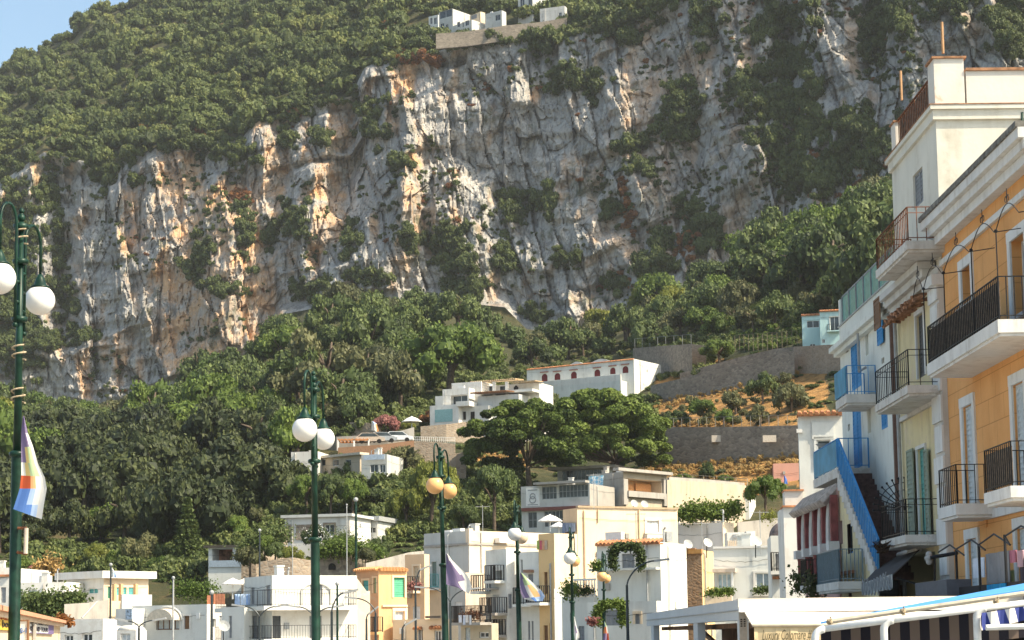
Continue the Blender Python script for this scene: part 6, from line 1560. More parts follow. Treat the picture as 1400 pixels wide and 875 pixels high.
# ---- shop awning, sunburst grille and the drying frame
Ay = yh.F['A']
def P3(u, v, dep): x, z = (float(a) for a in Ay.moved(0, -dep, 0).hit(u, v)); return np.array([x, -dep, z])
a0, a1, b0, b1 = P3(1211, 764, 0.2), P3(1257, 751, 0.2), P3(1180, 797, 2.0), P3(1221, 785, 2.0)
o = thing('shop_awning', 'dark grey shop awning with a scrolled white valance below the yellow house balcony', 'awning', Ay.w(a0 * [1, 1, 0]))
MB(Ay).add([a0, a1, b1, b0] + [p - [0, 0, 0.04] for p in (a0, a1, b1, b0)], [(0, 1, 2, 3), (7, 6, 5, 4), (0, 4, 5, 1), (1, 5, 6, 2), (2, 6, 7, 3), (3, 7, 4, 0)]).build('canvas', plain('dark_grey_canvas', (0.055, 0.05, 0.05), 0.8), o)
b = MB(Ay); vz = 0.36; b.quad(b0 - [0, .02, vz], b1 - [0, .02, vz], b1 - [0, .02, 0], b0 - [0, .02, 0]); v_ = b.build('valance', GREYW, o)
b = MB(Ay)
for k in range(10):
    c = b0 + (b1 - b0) * (k + 0.5) / 10 - [0, 0.05, vz * 0.5]; rr = (b1 - b0)[0] / 24
    b.tube([c + [rr * (1 - .06 * i) * math.cos(i * .8 + k), 0, rr * 1.5 * (1 - .06 * i) * math.sin(i * .8 + k)] for i in range(10)], 0.02, 4)
b.build('scroll_pattern', SH_GREY, v_)
MB(Ay).tube([a0, a1], 0.09, 8).build('roller', SLABW, o)
MB(Ay).bar(b1 - [0, -0.1, 0.1], np.array([b1[0], -0.1, b1[2] - 0.7]), 0.05).build('arm', IRON, o)
c0 = P3(1238, 697, 0.0); R = 0.98
o = thing('sunburst_grille', 'black iron half sunburst grille on the end of the lower yellow house balcony', 'grille', Ay.w(c0)); b = MB(Ay)
for k in range(9):
    a = k / 8 * math.pi / 2; e = c0 + [0, -math.sin(a) * R, math.cos(a) * R]; b.tube([c0, e], 0.018, 5); b.ball(e, 0.04, 6, 4)
for f in (0.62, 0.85): b.tube([c0 + [0, -math.sin(a) * R * f, math.cos(a) * R * f] for a in np.linspace(0, math.pi / 2, 12)], 0.014, 5)
b.build('spokes', IRON, o)
o = thing('dry_plant_basket', 'brown basket of dried plants at the foot of the iron balcony', 'basket', Ay.w(P3(1206, 752, 1.3))); c = P3(1206, 748, 1.3)
b = MB(Ay); [b.tube([c + [0.3 * math.sin(k * 2.1), 0.1 * math.cos(k * 3.3), -0.15], c + [0.16 * math.sin(k * 1.7), 0.2 * math.cos(k), 0.02], c + [0.42 * math.sin(k * 2.9), 0.3 * math.cos(k * 1.3), 0.10 + 0.08 * math.sin(k)]], [0.03, 0.025, 0.008], 4) for k in range(26)]; b.build('basket', plain('dry_basket', (0.06, 0.035, 0.02), 0.95, 0, 0.6, 14), o)
# drying frame in front of the orange house
Ao = RF.moved(0, -1.3, 0)
def Q3(u, v, dep=0.0): x, z = (float(a) for a in Ao.moved(0, -dep, 0).hit(u, v)); return np.array([x, -dep, z])
zz0 = rz(1340, 800, 1.3)
o = thing('drying_terrace', 'dark terrace wall with a zigzag iron frame below the orange house', 'terrace', Ao.w(Q3(1340, 815) * [1, 1, 0]))
xa, xb2 = Q3(1290, 800)[0], Q3(1398, 800)[0] + 1.5
MB(Ao).box(xa, xb2, 0, 0.25, -1.5, zz0).build('parapet', plain('dark_mesh', (0.035, 0.03, 0.03), 0.9), o)
b = MB(Ao)
pz = [(1277, 757), (1298, 745), (1306, 752), (1317, 760)], 
for u, vt in ((1307, 752), (1338, 744), (1373.5, 731)): p = Q3(u, vt); b.tube([(p[0], 0, zz0 - 0.2), p], 0.035, 6)
zig = [(1283, 755), (1298.5, 745), (1307, 751), (1318, 759), (1307, 751), (1328, 738), (1338, 745), (1347, 752), (1338, 745), (1359, 730), (1374, 740), (1381, 745), (1374, 733), (1396, 719), (1412, 726)]
for (u0, v0), (u1, v1) in zip(zig[:-1], zig[1:]): b.tube([Q3(u0, v0), Q3(u1, v1)], 0.022, 5)
b.tube([Q3(1278, 818), Q3(1278, 760)], 0.03, 6)
b.build('iron_frame', IRON, o)
CL_ = [('hanging_towel', 'plain white towel hanging on the zigzag iron frame', 1316.5, 762, 1328.5, 791, (0.62, 0.68, 0.78)), ('hanging_sheet', 'large grey sheet hanging on the zigzag iron frame', 1329, 753, 1358, 799, (0.26, 0.26, 0.27)), ('hanging_shirt', 'pink patterned shirt hanging by the orange wall', 1358.5, 752, 1365, 770, (0.40, 0.16, 0.22)), ('hanging_shirt', 'pale pink shirt hanging by the orange wall', 1366, 752, 1373, 776, (0.48, 0.33, 0.38)), ('hanging_cloth', 'dark garments hanging beside the pink shirts', 1367, 760, 1382, 796, (0.07, 0.06, 0.08)), ('green_cloth', 'pale green cloth at the hem of the grey sheet', 1347, 780, 1353, 800, (0.30, 0.40, 0.22)), ('blue_tarpaulin', 'bright blue tarpaulin over the dark terrace wall', 1354, 797, 1377, 818, (0.01, 0.19, 0.40))]
for k, (nm, lab, u0, v0, u1, v1, c) in enumerate(CL_):
    p0, p1 = Q3(u0, v1), Q3(u1, v0); m = MB(Ao); n = 8; dy = -0.06 if 'tarp' in nm else 0.25 + 0.06 * k
    xs = np.linspace(p0[0], p1[0], n + 1); y = dy + 0.04 * np.sin(np.arange(n + 1) * 1.7 + k)
    for i in range(n):
        sg = 0.05 * math.sin(i * 1.1)
        m.quad((xs[i], y[i], p0[2]), (xs[i + 1], y[i + 1], p0[2]), (xs[i + 1], y[i + 1], p1[2]), (xs[i], y[i], p1[2])); m.quad((xs[i], y[i] + .02, p0[2]), (xs[i], y[i] + .02, p1[2]), (xs[i + 1], y[i + 1] + .02, p1[2]), (xs[i + 1], y[i + 1] + .02, p0[2]))
    tag(m.build(nm, plain('cloth_%d' % k, c, 0.9, 0, 0.1, 3), None, org=Ao.w((xs[0], dy, p0[2]))), lab, 'laundry' if 'tarp' not in nm else 'tarpaulin')
p0, p1 = Q3(1252, 822, 0.3), Q3(1294, 792, 0.3)
tag(MB(Ao).box(p0[0], p1[0], -0.3, 0.3, p0[2] - 1, p1[2]).build('grey_cabinet', plain('cabinet_grey', (0.11, 0.11, 0.125), 0.6), None, org=Ao.w((p0[0], 0, p0[2]))), 'dull grey cabinet in front of the dark shop opening', 'cabinet')
c = Q3(1270, 763, 0.2); o = thing('flower_lamp', 'pale clover shaped lamp hanging before the dark shop opening', 'lamp', Ao.w(c)); b = MB(Ao)
for dx_, dz_ in ((-.14, 0), (.02, .09), (.02, -.09), (.05, 0)): b.ball(c + [dx_, 0, dz_], 0.085, 10, 6)
b.build('shade', plain('pale_lampshade', (0.42, 0.42, 0.40), 0.8), o); MB(Ao).tube([c + [.2, 0, 0], c + [.6, .6, .1]], 0.05, 5).build('arm', IRON, o)
# ------------------------------------------------------------------ quay pavilion, awnings, lamps, flags
GP = plaster('pavilion_grey_paint', (0.62, 0.64, 0.64), 0.12); CREAMC = plain('cream_canvas_sheet', (0.80, 0.70, 0.58), 0.85, 0, 0.05, 2); BEIGEC = plain('beige_canvas_flap', (0.62, 0.49, 0.30), 0.85, 0, 0.1, 2)
PY = 42.0
C = at(1008.5, 820, PY); zt = float(C[2]); d2 = -(ray(697, 868) * [1, 1, 0]); d2 /= np.linalg.norm(d2)
FL = Frame(C * [1, 1, 0], d2, np.array([-d2[1], d2[0], 0]))            # left side, x towards the camera
LX = float(FL.hit(884, 843)[0])
o = thing('quay_pavilion', 'white and grey quay pavilion with a long flat canopy roof and cream side awning', 'pavilion', C * [1, 1, 0])
FFr = Frame(C * [1, 1, 0], -FL.M[1] * -1, -d2)                          # front, x to the right
FFr = Frame(C * [1, 1, 0], np.array([-d2[1], d2[0], 0]), -d2)
zb = float(FL.hit(1008, 848)[1])
MB(FL).box(LX, 0, 0, 0.25, zb, zt).build('side_fascia', GP, o)
MB(FL).box(LX, 0.02, -0.03, -0.003, zb + (zt - zb) * 0.46, zb + (zt - zb) * 0.50).build('fascia_joint', GREYP, o)
RW = 9.5
zf1 = float(FFr.hit(1100, 829)[1]); zf2 = float(FFr.hit(1100, 836)[1])
MB(FFr).box(0.003, RW, -0.06, 0.3, zf1, zt + 0.02).build('front_fascia', CREAMC, o); MB(FFr).box(0.003, RW, -0.18, 0.3, zf2, zf1 - 0.004).build('front_gutter', WPAINT, o)
MB(FFr).box(0.26, RW, 0.3, -LX, zt - 0.15, zt - 0.03).build('roof', plain('pavilion_roof', (0.6, 0.55, 0.48), 0.8), o)
for (u0, u1) in ((886, 893), (942, 953), (1007, 1010)):
    xa, xb_ = float(FL.hit(u0, 870)[0]), float(FL.hit(u1, 870)[0]); xb_ = min(xb_, -0.01)
    if xb_ - xa > 1.6: xa = xb_ - 1.2
    MB(FL).box(xa, xb_, 0.02, 0.22, 0.0, zb - 0.003).build('post', GP, o)
xa, xb_ = float(FFr.hit(1011, 860)[0]), float(FFr.hit(1021, 860)[0])
MB(FFr).box(xa, xb_, 0.0, 0.2, 0.0, zf2 - 0.003).build('post', plain('beige_post', (0.52, 0.45, 0.37), 0.7), o)
b = MB(FFr)
for i in range(4):
    for j in range(2): x = xa + (xb_ - xa) * (0.28 + 0.44 * j); z = float(FFr.hit(1015, 847 + 3 * i)[1]); b.box(x - 0.02, x + 0.02, -0.012, -0.002, z - 0.012, z + 0.012)
b.build('hole_pattern', DARK, o)
MB(FL).box(LX + 0.3, -0.3, 2.6, 2.75, 0, zb).build('back_wall', plain('brown_back_wall', (0.16, 0.075, 0.035), 0.85, 0, 0.3, 2), o)
b = MB(FL)
for k in range(5): y = 0.5 + 0.45 * k; b.box(LX + 0.2, -0.2, y, y + 0.12, zb - 0.16, zb - 0.04)
b.bar((LX * 0.55, 0.6, zb - 0.1), (LX * 0.4, 0.9, zb - 0.75), 0.1); b.build('roof_beam', WOOD, o)
# sloping cream awning over the front
AD = 1.5
def Qf(u, v, dep): x, z = (float(a) for a in FFr.moved(0, -dep, 0).hit(u, v)); return np.array([x, -dep, z])
t0, t1, q0, q1 = Qf(1018, 836.5, 0.12), Qf(1330, 835, 0.12), Qf(1029, 855, AD), Qf(1330, 853.5, AD)
aw = MB(FFr).add([t0, t1, q1, q0] + [p - [0, 0, 0.03] for p in (t0, t1, q1, q0)], [(0, 3, 2, 1), (4, 5, 6, 7), (0, 1, 5, 4), (1, 2, 6, 5), (2, 3, 7, 6), (3, 0, 4, 7)]).build('awning', CREAMC, o)
MB(FFr).tube([q0, q1], 0.035, 8).build('front_bar', plain('beige_bar', (0.55, 0.47, 0.36), 0.6), aw)
n = 60; m = MB(FFr); zl = q0[2] - 0.75
X = np.linspace(q0[0] + 0.03, q1[0], n + 1); y = -AD + 0.03 * np.sin(np.arange(n + 1) * 0.55) + 0.02 * np.sin(np.arange(n + 1) * 1.7)
for i in range(n): m.quad((X[i], y[i] + 0.02 * math.sin(i), zl), (X[i + 1], y[i + 1] + 0.02 * math.sin(i + 1), zl), (X[i + 1], y[i + 1] * 0 - AD + 0.02, q0[2] - 0.03), (X[i], -AD + 0.02, q0[2] - 0.03))
fl_ = m.build('valance', BEIGEC, aw, True)
p0, p1 = Qf(1042, 876.5, AD + 0.06), Qf(1116, 868, AD + 0.06)
text('lettering', 'Luxury Colomare # 5', FFr, p0[0], p0[2] + 0.02, 0.30, plain('olive_script', (0.10, 0.085, 0.05), 0.8), fl_, y=-AD - 0.06, shear=0.35, maxw=p1[0] - p0[0])

# ---- blue and striped awning of the nearest kiosk (slopes down towards the quay)
t = NT('shaded_stripes'); t.rough(0.85)  # stripes darkened to brown and near black, painting in shade under the canvas
sx = t.node('ShaderNodeSeparateXYZ'); t.L(t.pos(), sx.inputs[0])
fr_ = t.math('FRACT', t.math('MULTIPLY', sx.outputs[0], 4.6)); t.color(t.mix(t.math('GREATER_THAN', fr_, 0.5), (0.17, 0.125, 0.10), (0.018, 0.016, 0.024)))
STR = t.m
BLC = plain('sky_blue_canvas', (0.09, 0.33, 0.72), 0.7, 0, 0.08, 3)
TUBEW = plain('white_steel_tube', (0.72, 0.72, 0.70), 0.35, 0, 0.1, 8); TUBEB = plain('beige_roller', (0.50, 0.44, 0.35), 0.5, 0, 0.15, 8)
KY = 21.0
def K(u, v, dy=0.0): return at(u, v, KY + dy)
o = thing('striped_kiosk_awning', 'white framed kiosk awning with blue canvas top and navy striped underside', 'awning', K(1400, 868) * [1, 1, 0])
bl, br_ = K(1128, 848.5), K(1440, 798)
nb = K(1128, 850.5, 0.0); 
MB().add([K(1122, 850.2), K(1450, 798), K(1450, 788, 2.2), K(1122, 850.5, 2.2)] + [p - [0, 0, 0.02] for p in (K(1122, 850.2), K(1450, 798), K(1450, 788, 2.2), K(1122, 850.5, 2.2))], [(0, 1, 2, 3), (7, 6, 5, 4), (0, 4, 5, 1), (1, 5, 6, 2), (2, 6, 7, 3), (3, 7, 4, 0)]).build('blue_canvas', BLC, o)
MB().tube([K(1134, 850, -0.05), K(1450, 804, -0.05)], 0.026, 8).build('roller', TUBEB, o)
fr2 = MB(); p0, p1 = K(1122, 860.5, -0.3), K(1450, 818, -0.3)
fr2.tube([p0, p1], 0.034, 10)
for u in (1122, 1216, 1343):
    v = 860.5 + (u - 1122) / 328 * -42.5
    a = K(u + 5, v - 0.3, -0.3); r = 0.10
    pts_ = [a + np.array([-r * math.sin(q) * 1.0, 0, -r * (1 - math.cos(q))]) for q in np.linspace(0, math.pi / 2, 7)]; pts_.append(pts_[-1] - [0, 0, 1.8])
    fr2.tube(pts_, 0.040, 10)
fr2.build('tube_frame', TUBEW, o, True)
b = MB(); n = 24
for i in range(n):
    u0, u1 = 1122 + 328 * i / n, 1122 + 328 * (i + 1) / n; v = lambda u: 862.5 + (u - 1122) / 328 * -42.5
    b.quad(K(u0, v(u0) + 45, 0.9), K(u1, v(u1) + 45, 0.9), K(u1, v(u1) - 2, 0.9), K(u0, v(u0) - 2, 0.9))
b.build('striped_underside', STR, o)
b = MB(); n = 14
for i in range(n):
    f0, f1 = i / n, (i + 1) / n; u0, u1 = 1342 + 90 * f0, 1342 + 90 * f1
    vt_ = lambda u: 838 - (u - 1342) * 0.15; vb_ = lambda u: 862 - (u - 1342) * 0.24
    wv = lambda f: -0.42 + 0.03 * math.sin(f * 25)
    b.quad(K(u0, vb_(u0), wv(f0)), K(u1, vb_(u1), wv(f1)), K(u1, vt_(u1), wv(f1) + 0.05), K(u0, vt_(u0), wv(f0) + 0.05))
t = NT('blue_white_stripes'); t.rough(0.85); sx = t.node('ShaderNodeSeparateXYZ'); t.L(t.pos(), sx.inputs[0])
fr_ = t.math('FRACT', t.math('ADD', t.math('MULTIPLY', sx.outputs[0], 5.2), t.math('MULTIPLY', sx.outputs[2], 0.8))); t.color(t.mix(t.math('GREATER_THAN', fr_, 0.52), (0.75, 0.70, 0.62), (0.035, 0.05, 0.20)))
b.build('striped_valance', t.m, o)
MB().tube([K(1348, 858, -0.5), K(1450, 855, -0.5)], 0.03, 8).build('lower_tube', TUBEW, o)
rope = plain('rope', (0.45, 0.36, 0.24), 0.9, 0, 0.3, 20)
for k, (u, v) in enumerate(((1134, 850), (1234, 836), (1362, 823))):
    c = K(u, v, -0.15); b = MB(); b.ball(c, 0.035, 8, 5); b.tube([c + [0.02 * math.sin(i * 2.1), -0.04, 0.05 - 0.02 * i] for i in range(7)], 0.012, 5); b.build('rope_knot', rope, o)

# ---- globe lamps
OPW = NT('white_globe'); OPW.rough(0.25); OPW.color(OPW.ramp(OPW.noise(0.9, 3), [(0.3, (0.74, 0.73, 0.70)), (0.7, (0.82, 0.80, 0.76))])); OPW.b.inputs['Subsurface Weight'].default_value = 0.0
GLW = OPW.m; GLO = plain('amber_globe', (0.84, 0.47, 0.20), 0.3, 0, 0.05, 2); GLC = plain('cream_globe', (0.78, 0.62, 0.44), 0.3, 0, 0.1, 2)
def globe_lamp(label, top, base, gl, Y, mats, full=True):
    B0 = at(base[0], base[1], Y); T = at(top[0], top[1], Y)
    ax_ = (T - B0) / (T[2] - B0[2]); G0 = B0 - ax_ * B0[2]
    o = thing('street_lamp', label, 'street lamp', G0, 'tall green globe lamps along the quay')
    s = Y / FPX; H_ = T[2]; on = lambda z: G0 + ax_ * z
    r0 = 0.085
    gz = at(gl[0][0], gl[0][1], Y)[2]; gd = gl[0][2] * s
    b = MB(); b.tube([on(0), on(0.5), on(0.55), on(gz * 0.62), on(gz * 0.625)], [0.13, 0.12, r0 * 1.12, r0 * 1.05, r0 * 1.05], 14)
    b.tube([on(gz * 0.62), on(H_ - 0.35)], [r0 * 0.80, r0 * 0.5], 12)
    for z in (0.55, gz * 0.62, gz - gd * 1.3, gz + gd * 0.5, gz + gd * 1.6): b.tube([on(z - 0.05), on(z - 0.03), on(z + 0.03), on(z + 0.05)], [r0 * 1.0, r0 * 1.5, r0 * 1.5, r0 * 1.0], 12)
    for f, rr in ((0.33, 0.05), (0.30, 0.09), (0.26, 0.05), (0.20, 0.045), (0.17, 0.085), (0.12, 0.05), (0.06, 0.06), (0.02, 0.03)): b.ball(on(H_ - f), rr * 0.8, 10, 6)
    b.tube([on(H_ - 0.36), on(H_)], [0.04, 0.012], 8)
    b.build('pole', GREENP, o, True)
    for k, (u, v, dpx) in enumerate(gl):
        dY = (-0.55, 0.65)[k] * gd / 0.5; c = at(u, v, Y + dY); R = dpx * s / 2
        arm = MB(); pole = on(c[2]); out = (c - pole) * [1, 1, 0]
        cap = c + [0, 0, R * 1.62]; zt_ = cap[2] + R * 1.9
        p = [on(c[2] - R * 2.6) + out * 0.22, on(c[2] + R * 2.6) + out * 0.22]
        for q in np.linspace(0, math.pi, 13): f = 0.22 + 0.78 * (1 - math.cos(q)) / 2; p.append(on(zt_ + R * 1.3 * math.sin(q)) + out * f)
        p.append(cap + [0, 0, 0.0])
        arm.tube(p, 0.026, 8); arm.ball(on(c[2] - R * 2.6) + out * 0.22, 0.045, 8, 5)
        for f in (0.25, 0.5, 0.75):
            zz = c[2] - R * 2.4 + R * 5 * f; arm.tube([on(zz), on(zz) + out * 0.22], 0.03, 6)
        a_ = arm.build('lamp_arm', GREENP, o, True)
        MB().lathe([(0.03, R * 1.75), (0.055, R * 1.55), (0.07, R * 1.45), (R * 0.42, R * 1.05), (R * 0.62, R * 0.92), (R * 0.64, R * 0.84), (R * 0.5, R * 0.82)], c, 18).build('lamp_cap', GREENP, a_, True)
        MB().ball(c, R, 26, 16).build('globe', mats[k], a_, True)
    return o, on
L1, on1 = globe_lamp('tall green lamp with two white globes at the left edge carrying a rainbow striped flag', (29.5, 284), (19, 875), [(-1, 380, 45), (54.5, 410.5, 42.5)], 31.5, (GLW, GLW))
globe_lamp('green lamp with two white globes in front of the white arch house', (428.5, 507), (432, 875), [(416.5, 587, 34), (442, 599.5, 32)], 40, (GLW, GLW))
globe_lamp('green lamp with two amber globes in front of the tall peach house', (601.5, 611), (609, 875), [(594.5, 663.5, 24), (613.5, 671, 23)], 56, (GLO, GLO))
globe_lamp('green lamp with two cream white globes and a many coloured flag', (705.5, 688), (710, 875), [(703.5, 730, 19), (713, 735, 18)], 71, (GLW, GLC))
globe_lamp('green lamp with one white and one amber globe before the balustrade terrace', (780.5, 728), (783.5, 875), [(779, 763, 17.5), (785.5, 767, 16)], 84, (GLW, GLO))
globe_lamp('farthest green lamp with amber globes before the vine framed windows', (825, 756), (826, 875), [(823, 788, 14), (828.5, 791, 13.5)], 96, (GLO, GLO))
# ropes and cable ties on the first post
b = MB()
for z in (9.05 - 0.9, 6.25, 5.55):
    c = on1(z); b.tube([c + [0.11 * math.cos(a), 0.11 * math.sin(a), 0.02 * a - 0.05] for a in np.linspace(0, 12, 24)], 0.014, 5)
tag(b.build('rope_tie', rope, None, org=on1(5.5)), 'pale rope ties wound round the tallest green lamp post', 'rope')
P = at(35, 758, 31.3); o = thing('pipe_bracket', 'rusty white pipe bracket fixed on the tallest green lamp post', 'bracket', P); s = 31.3 / FPX
MB().tube([at(35, 757, 31.3), at(36, 722, 31.3)], 0.035, 8).build('pipe', plaster('rusty_white_pipe', (0.5, 0.45, 0.38), 1.0, (0.3, 0.12, 0.06), None, 8), o); MB().tube([at(24, 755, 31.4), at(36, 757, 31.3)], 0.025, 6).build('clamp', RUST, o); MB().tube([at(25, 722, 31.4), at(36, 722, 31.3)], 0.025, 6).build('clamp', RUST, o)

# ---- flags
def flag(label, Y, grid, cols, mm=None):
    "grid: rows of pixel corners (left, right) from the apex down; cols: one colour list per row"
    P = at(grid[0][0][0], grid[0][0][1], Y); o = thing('flag', label, 'flag', P)
    nU = 10
    bl_ = {}
    for r in range(len(grid) - 1):
        nV = 4
        for j in range(nV):
            for i in range(nU):
                def pt(a, c):
                    f = (r * nV + c) / ((len(grid) - 1) * nV); k = c / nV
                    l = np.array(grid[r][0]) * (1 - k) + np.array(grid[r + 1][0]) * k; q = np.array(grid[r][1]) * (1 - k) + np.array(grid[r + 1][1]) * k
                    uv = l + (q - l) * a; amp = Y / FPX * 4.0
                    return at(uv[0], uv[1], Y + amp * math.sin(a * 7 + f * 3) * a ** 0.5 - 0.15)
                c_ = cols[r][min(int(i / nU * len(cols[r])), len(cols[r]) - 1)]
                bl_.setdefault(c_, MB()).quad(pt(i / nU, j), pt(i / nU, j + 1), pt((i + 1) / nU, j + 1), pt((i + 1) / nU, j))
    for c_, m in bl_.items(): m.build('cloth_panel', FC[c_], o, True)
    return o
def cloth(name, c):
    t = NT(name); t.rough(0.85); t.b.inputs['Base Color'].default_value = (*c, 1)
    tr = t.node('ShaderNodeBsdfTranslucent'); tr.inputs[0].default_value = (*c, 1); mx = t.node('ShaderNodeMixShader'); mx.inputs[0].default_value = 0.35
    t.L(t.b.outputs[0], mx.inputs[1]); t.L(tr.outputs[0], mx.inputs[2]); t.L(mx.outputs[0], t.out.inputs[0]); return t.m
FC = {'p': cloth('flag_purple', (0.25, 0.20, 0.34)), 'w': cloth('flag_white', (0.75, 0.75, 0.72)), 'g': cloth('flag_green', (0.42, 0.54, 0.32)), 'r': cloth('flag_red', (0.62, 0.12, 0.05)), 'o': cloth('flag_orange', (0.76, 0.42, 0.20)), 'b': cloth('flag_blue', (0.12, 0.25, 0.62)), 'l': cloth('flag_light_blue', (0.42, 0.56, 0.80)), 'y': cloth('flag_yellow', (0.80, 0.62, 0.25))}
flag('long rainbow striped flag hanging from the tallest green lamp post', 31.2, [((31, 569), (33, 569)), ((29, 592), (38, 592)), ((29, 612), (45, 610)), ((29, 632), (52, 634)), ((29, 650), (61, 652)), ((27, 668), (64, 668)), ((20, 690), (60, 690)), ((18, 696), (57, 710))],
     [['p'], ['p', 'p', 'w'], ['p', 'y', 'g', 'w'], ['w', 'y', 'g', 'g', 'w'], ['r', 'r', 'o', 'w', 'w'], ['b', 'b', 'l', 'w', 'w'], ['b', 'b', 'b', 'l', 'w']])
flag('purple flag with a white trailing edge on the amber globe lamp', 55.8, [((610, 757), (612, 757)), ((610, 768), (618, 766)), ((610, 780), (628, 776)), ((610, 790), (637, 784)), ((610, 799), (642, 792)), ((613, 800), (645, 802)), ((628, 804), (641, 812))], [['p', 'w'], ['p', 'p', 'w'], ['p', 'p', 'w'], ['p', 'p', 'p', 'w'], ['p', 'p', 'w', 'w'], ['p', 'p', 'w', 'w']])
flag('square rainbow flag with orange disc patch on the cream globe lamp', 70.8, [((711, 783), (713, 783)), ((711, 792), (722, 791)), ((711, 801), (731, 799)), ((712, 811), (740, 807)), ((716, 818), (745, 815)), ((727, 822), (742, 822))], [['p', 'g'], ['p', 'g', 'g', 'w'], ['p', 'w', 'o', 'w'], ['p', 'w', 'o', 'l'], ['w', 'b', 'l', 'l']])
flag('plain white flag hanging on the lamp with one amber globe', 83.8, [((784.5, 843), (785.5, 843)), ((784.5, 855), (788, 855)), ((784.5, 866), (792, 866)), ((786, 876), (792, 872))], [['w'], ['w', 'p', 'w'], ['w', 'w']])
flag('small orange and purple flag hanging on the farthest green lamp', 95.8, [((826, 850), (827, 850)), ((826, 857), (830, 857)), ((825, 866), (832, 866)), ((824, 880), (833, 878))], [['l', 'g'], ['o', 'r', 'w'], ['p', 'p', 'r']])
flag('white and pink flag flying over the parking terrace', float(low_Y(516, 600)) * 0.975, [((508, 576), (510, 576)), ((508, 583), (515, 579)), ((508, 588), (518, 588)), ((513, 590), (518, 590))], [['w', 'l'], ['w', 'w', 'o'], ['w', 'o']])
flag('small white flag above the long bungalow roof', 145, [((152.5, 776), (153.5, 776)), ((152.5, 783), (157, 782)), ((152.5, 789), (160, 790))], [['w'], ['w', 'l']])
flag('little blue flag on the chimney of the slim white tower', 83, [((1072, 650), (1073, 650)), ((1072, 656), (1076, 656)), ((1072, 661), (1077, 662))], [['b'], ['b', 'b']])

# ---- thin modern street lights
DKP = plain('dark_pole_paint', (0.05, 0.06, 0.065), 0.4, 0.3)
def lightpole(label, u, vf, Y, arms):
    "u, vf: pixel of the fork; arms: pixel ends"
    F0 = at(u, vf, Y); G0 = F0 * [1, 1, 0]; o = thing('light_pole', label, 'street light', G0, 'thin dark street lights of the harbour road')
    MB().tube([G0, F0], [0.07, 0.045], 8).build('pole', DKP, o)
    for (ua, va) in arms:
        E = at(ua, va, Y); q = []
        for f in np.linspace(0, 1, 9): q.append(F0 + (E - F0) * [f ** 1.5, 1, 0] * [1, f, 0] + np.array([0, 0, (E[2] - F0[2]) * math.sin(f * math.pi / 2)]))
        MB().tube(q, 0.028, 6).build('lamp_arm', DKP, o)
        d = unit(np.array([E[0] - F0[0], 0, 0.12])); MB().prism([(-0.05, -0.06), (0.5, -0.03), (0.5, 0.03), (-0.05, 0.06)], -0.1, 0.1, 'z').v if False else None
        b = MB(); b.bar(E - d * 0.1, E + d * 0.45, 0.16, 0.07); b.build('lamp_head', GREYP, o)
lightpole('forked street light before the arched awning house', 190, 858, 80, [(172, 849), (212, 848)])
lightpole('forked street light before the left door of the white arch house', 355, 845, 80, [(332, 829), (379, 829)])
lightpole('forked street light half hidden behind the lamp with white globes', 430, 846, 82, [(405, 829.5), (456, 830)])
lightpole('single arm street light before the right side of the white arch house', 453.5, 836, 70, [(473, 810)])
lightpole('street light with its arm bent left over the white gable wall', 513.5, 838, 84, [(485, 818)])
lightpole('slim street light before the rusty side of the orange house', 568, 806, 88, [(577, 778)])
lightpole('forked street light behind the lamp with amber globes', 615.5, 824, 86, [(581, 803.5), (643, 805.5)])
lightpole('tall bent street light before the lower vine framed window', 857, 800, 70, [(898, 766.5)])
lightpole('short hooked light post below the orange shutter house', 550, 860, 84, [(557, 853)])
lightpole('short hooked light post at the corner of the white gable', 501, 846, 86, [(506, 838)])
for k, (u, v, Y, r, lab) in enumerate(((237, 790, 100, 0.06, 'slender grey mast before the arched awning house'), (289.5, 810, 95, 0.08, 'dark post with a white joint before the orange brick chimneys'), (461, 798, 95, 0.07, 'thin green pole on the terrace of the white arch house'), (486.5, 683, 150, 0.12, 'green pole carrying a cable above the stone terrace wall'), (474, 690, 170, 0.06, 'pale mast behind the stone panel cottage'), (355, 725, 140, 0.08, 'dark thin pole beside the open pergola house'), (151.5, 772, 130, 0.08, 'dark pole in front of the long bungalow'))):
    T = at(u, v, Y); o = thing('mast', lab, 'pole', T * [1, 1, 0]); MB().tube([T * [1, 1, 0], T], [r, r * 0.7], 7).build('shaft', GREENP if 'green' in lab else GREYP if 'grey' in lab or 'pale' in lab else DKP, o); MB().ball(T, r * 1.5, 8, 5).build('cap', GREYP, o)
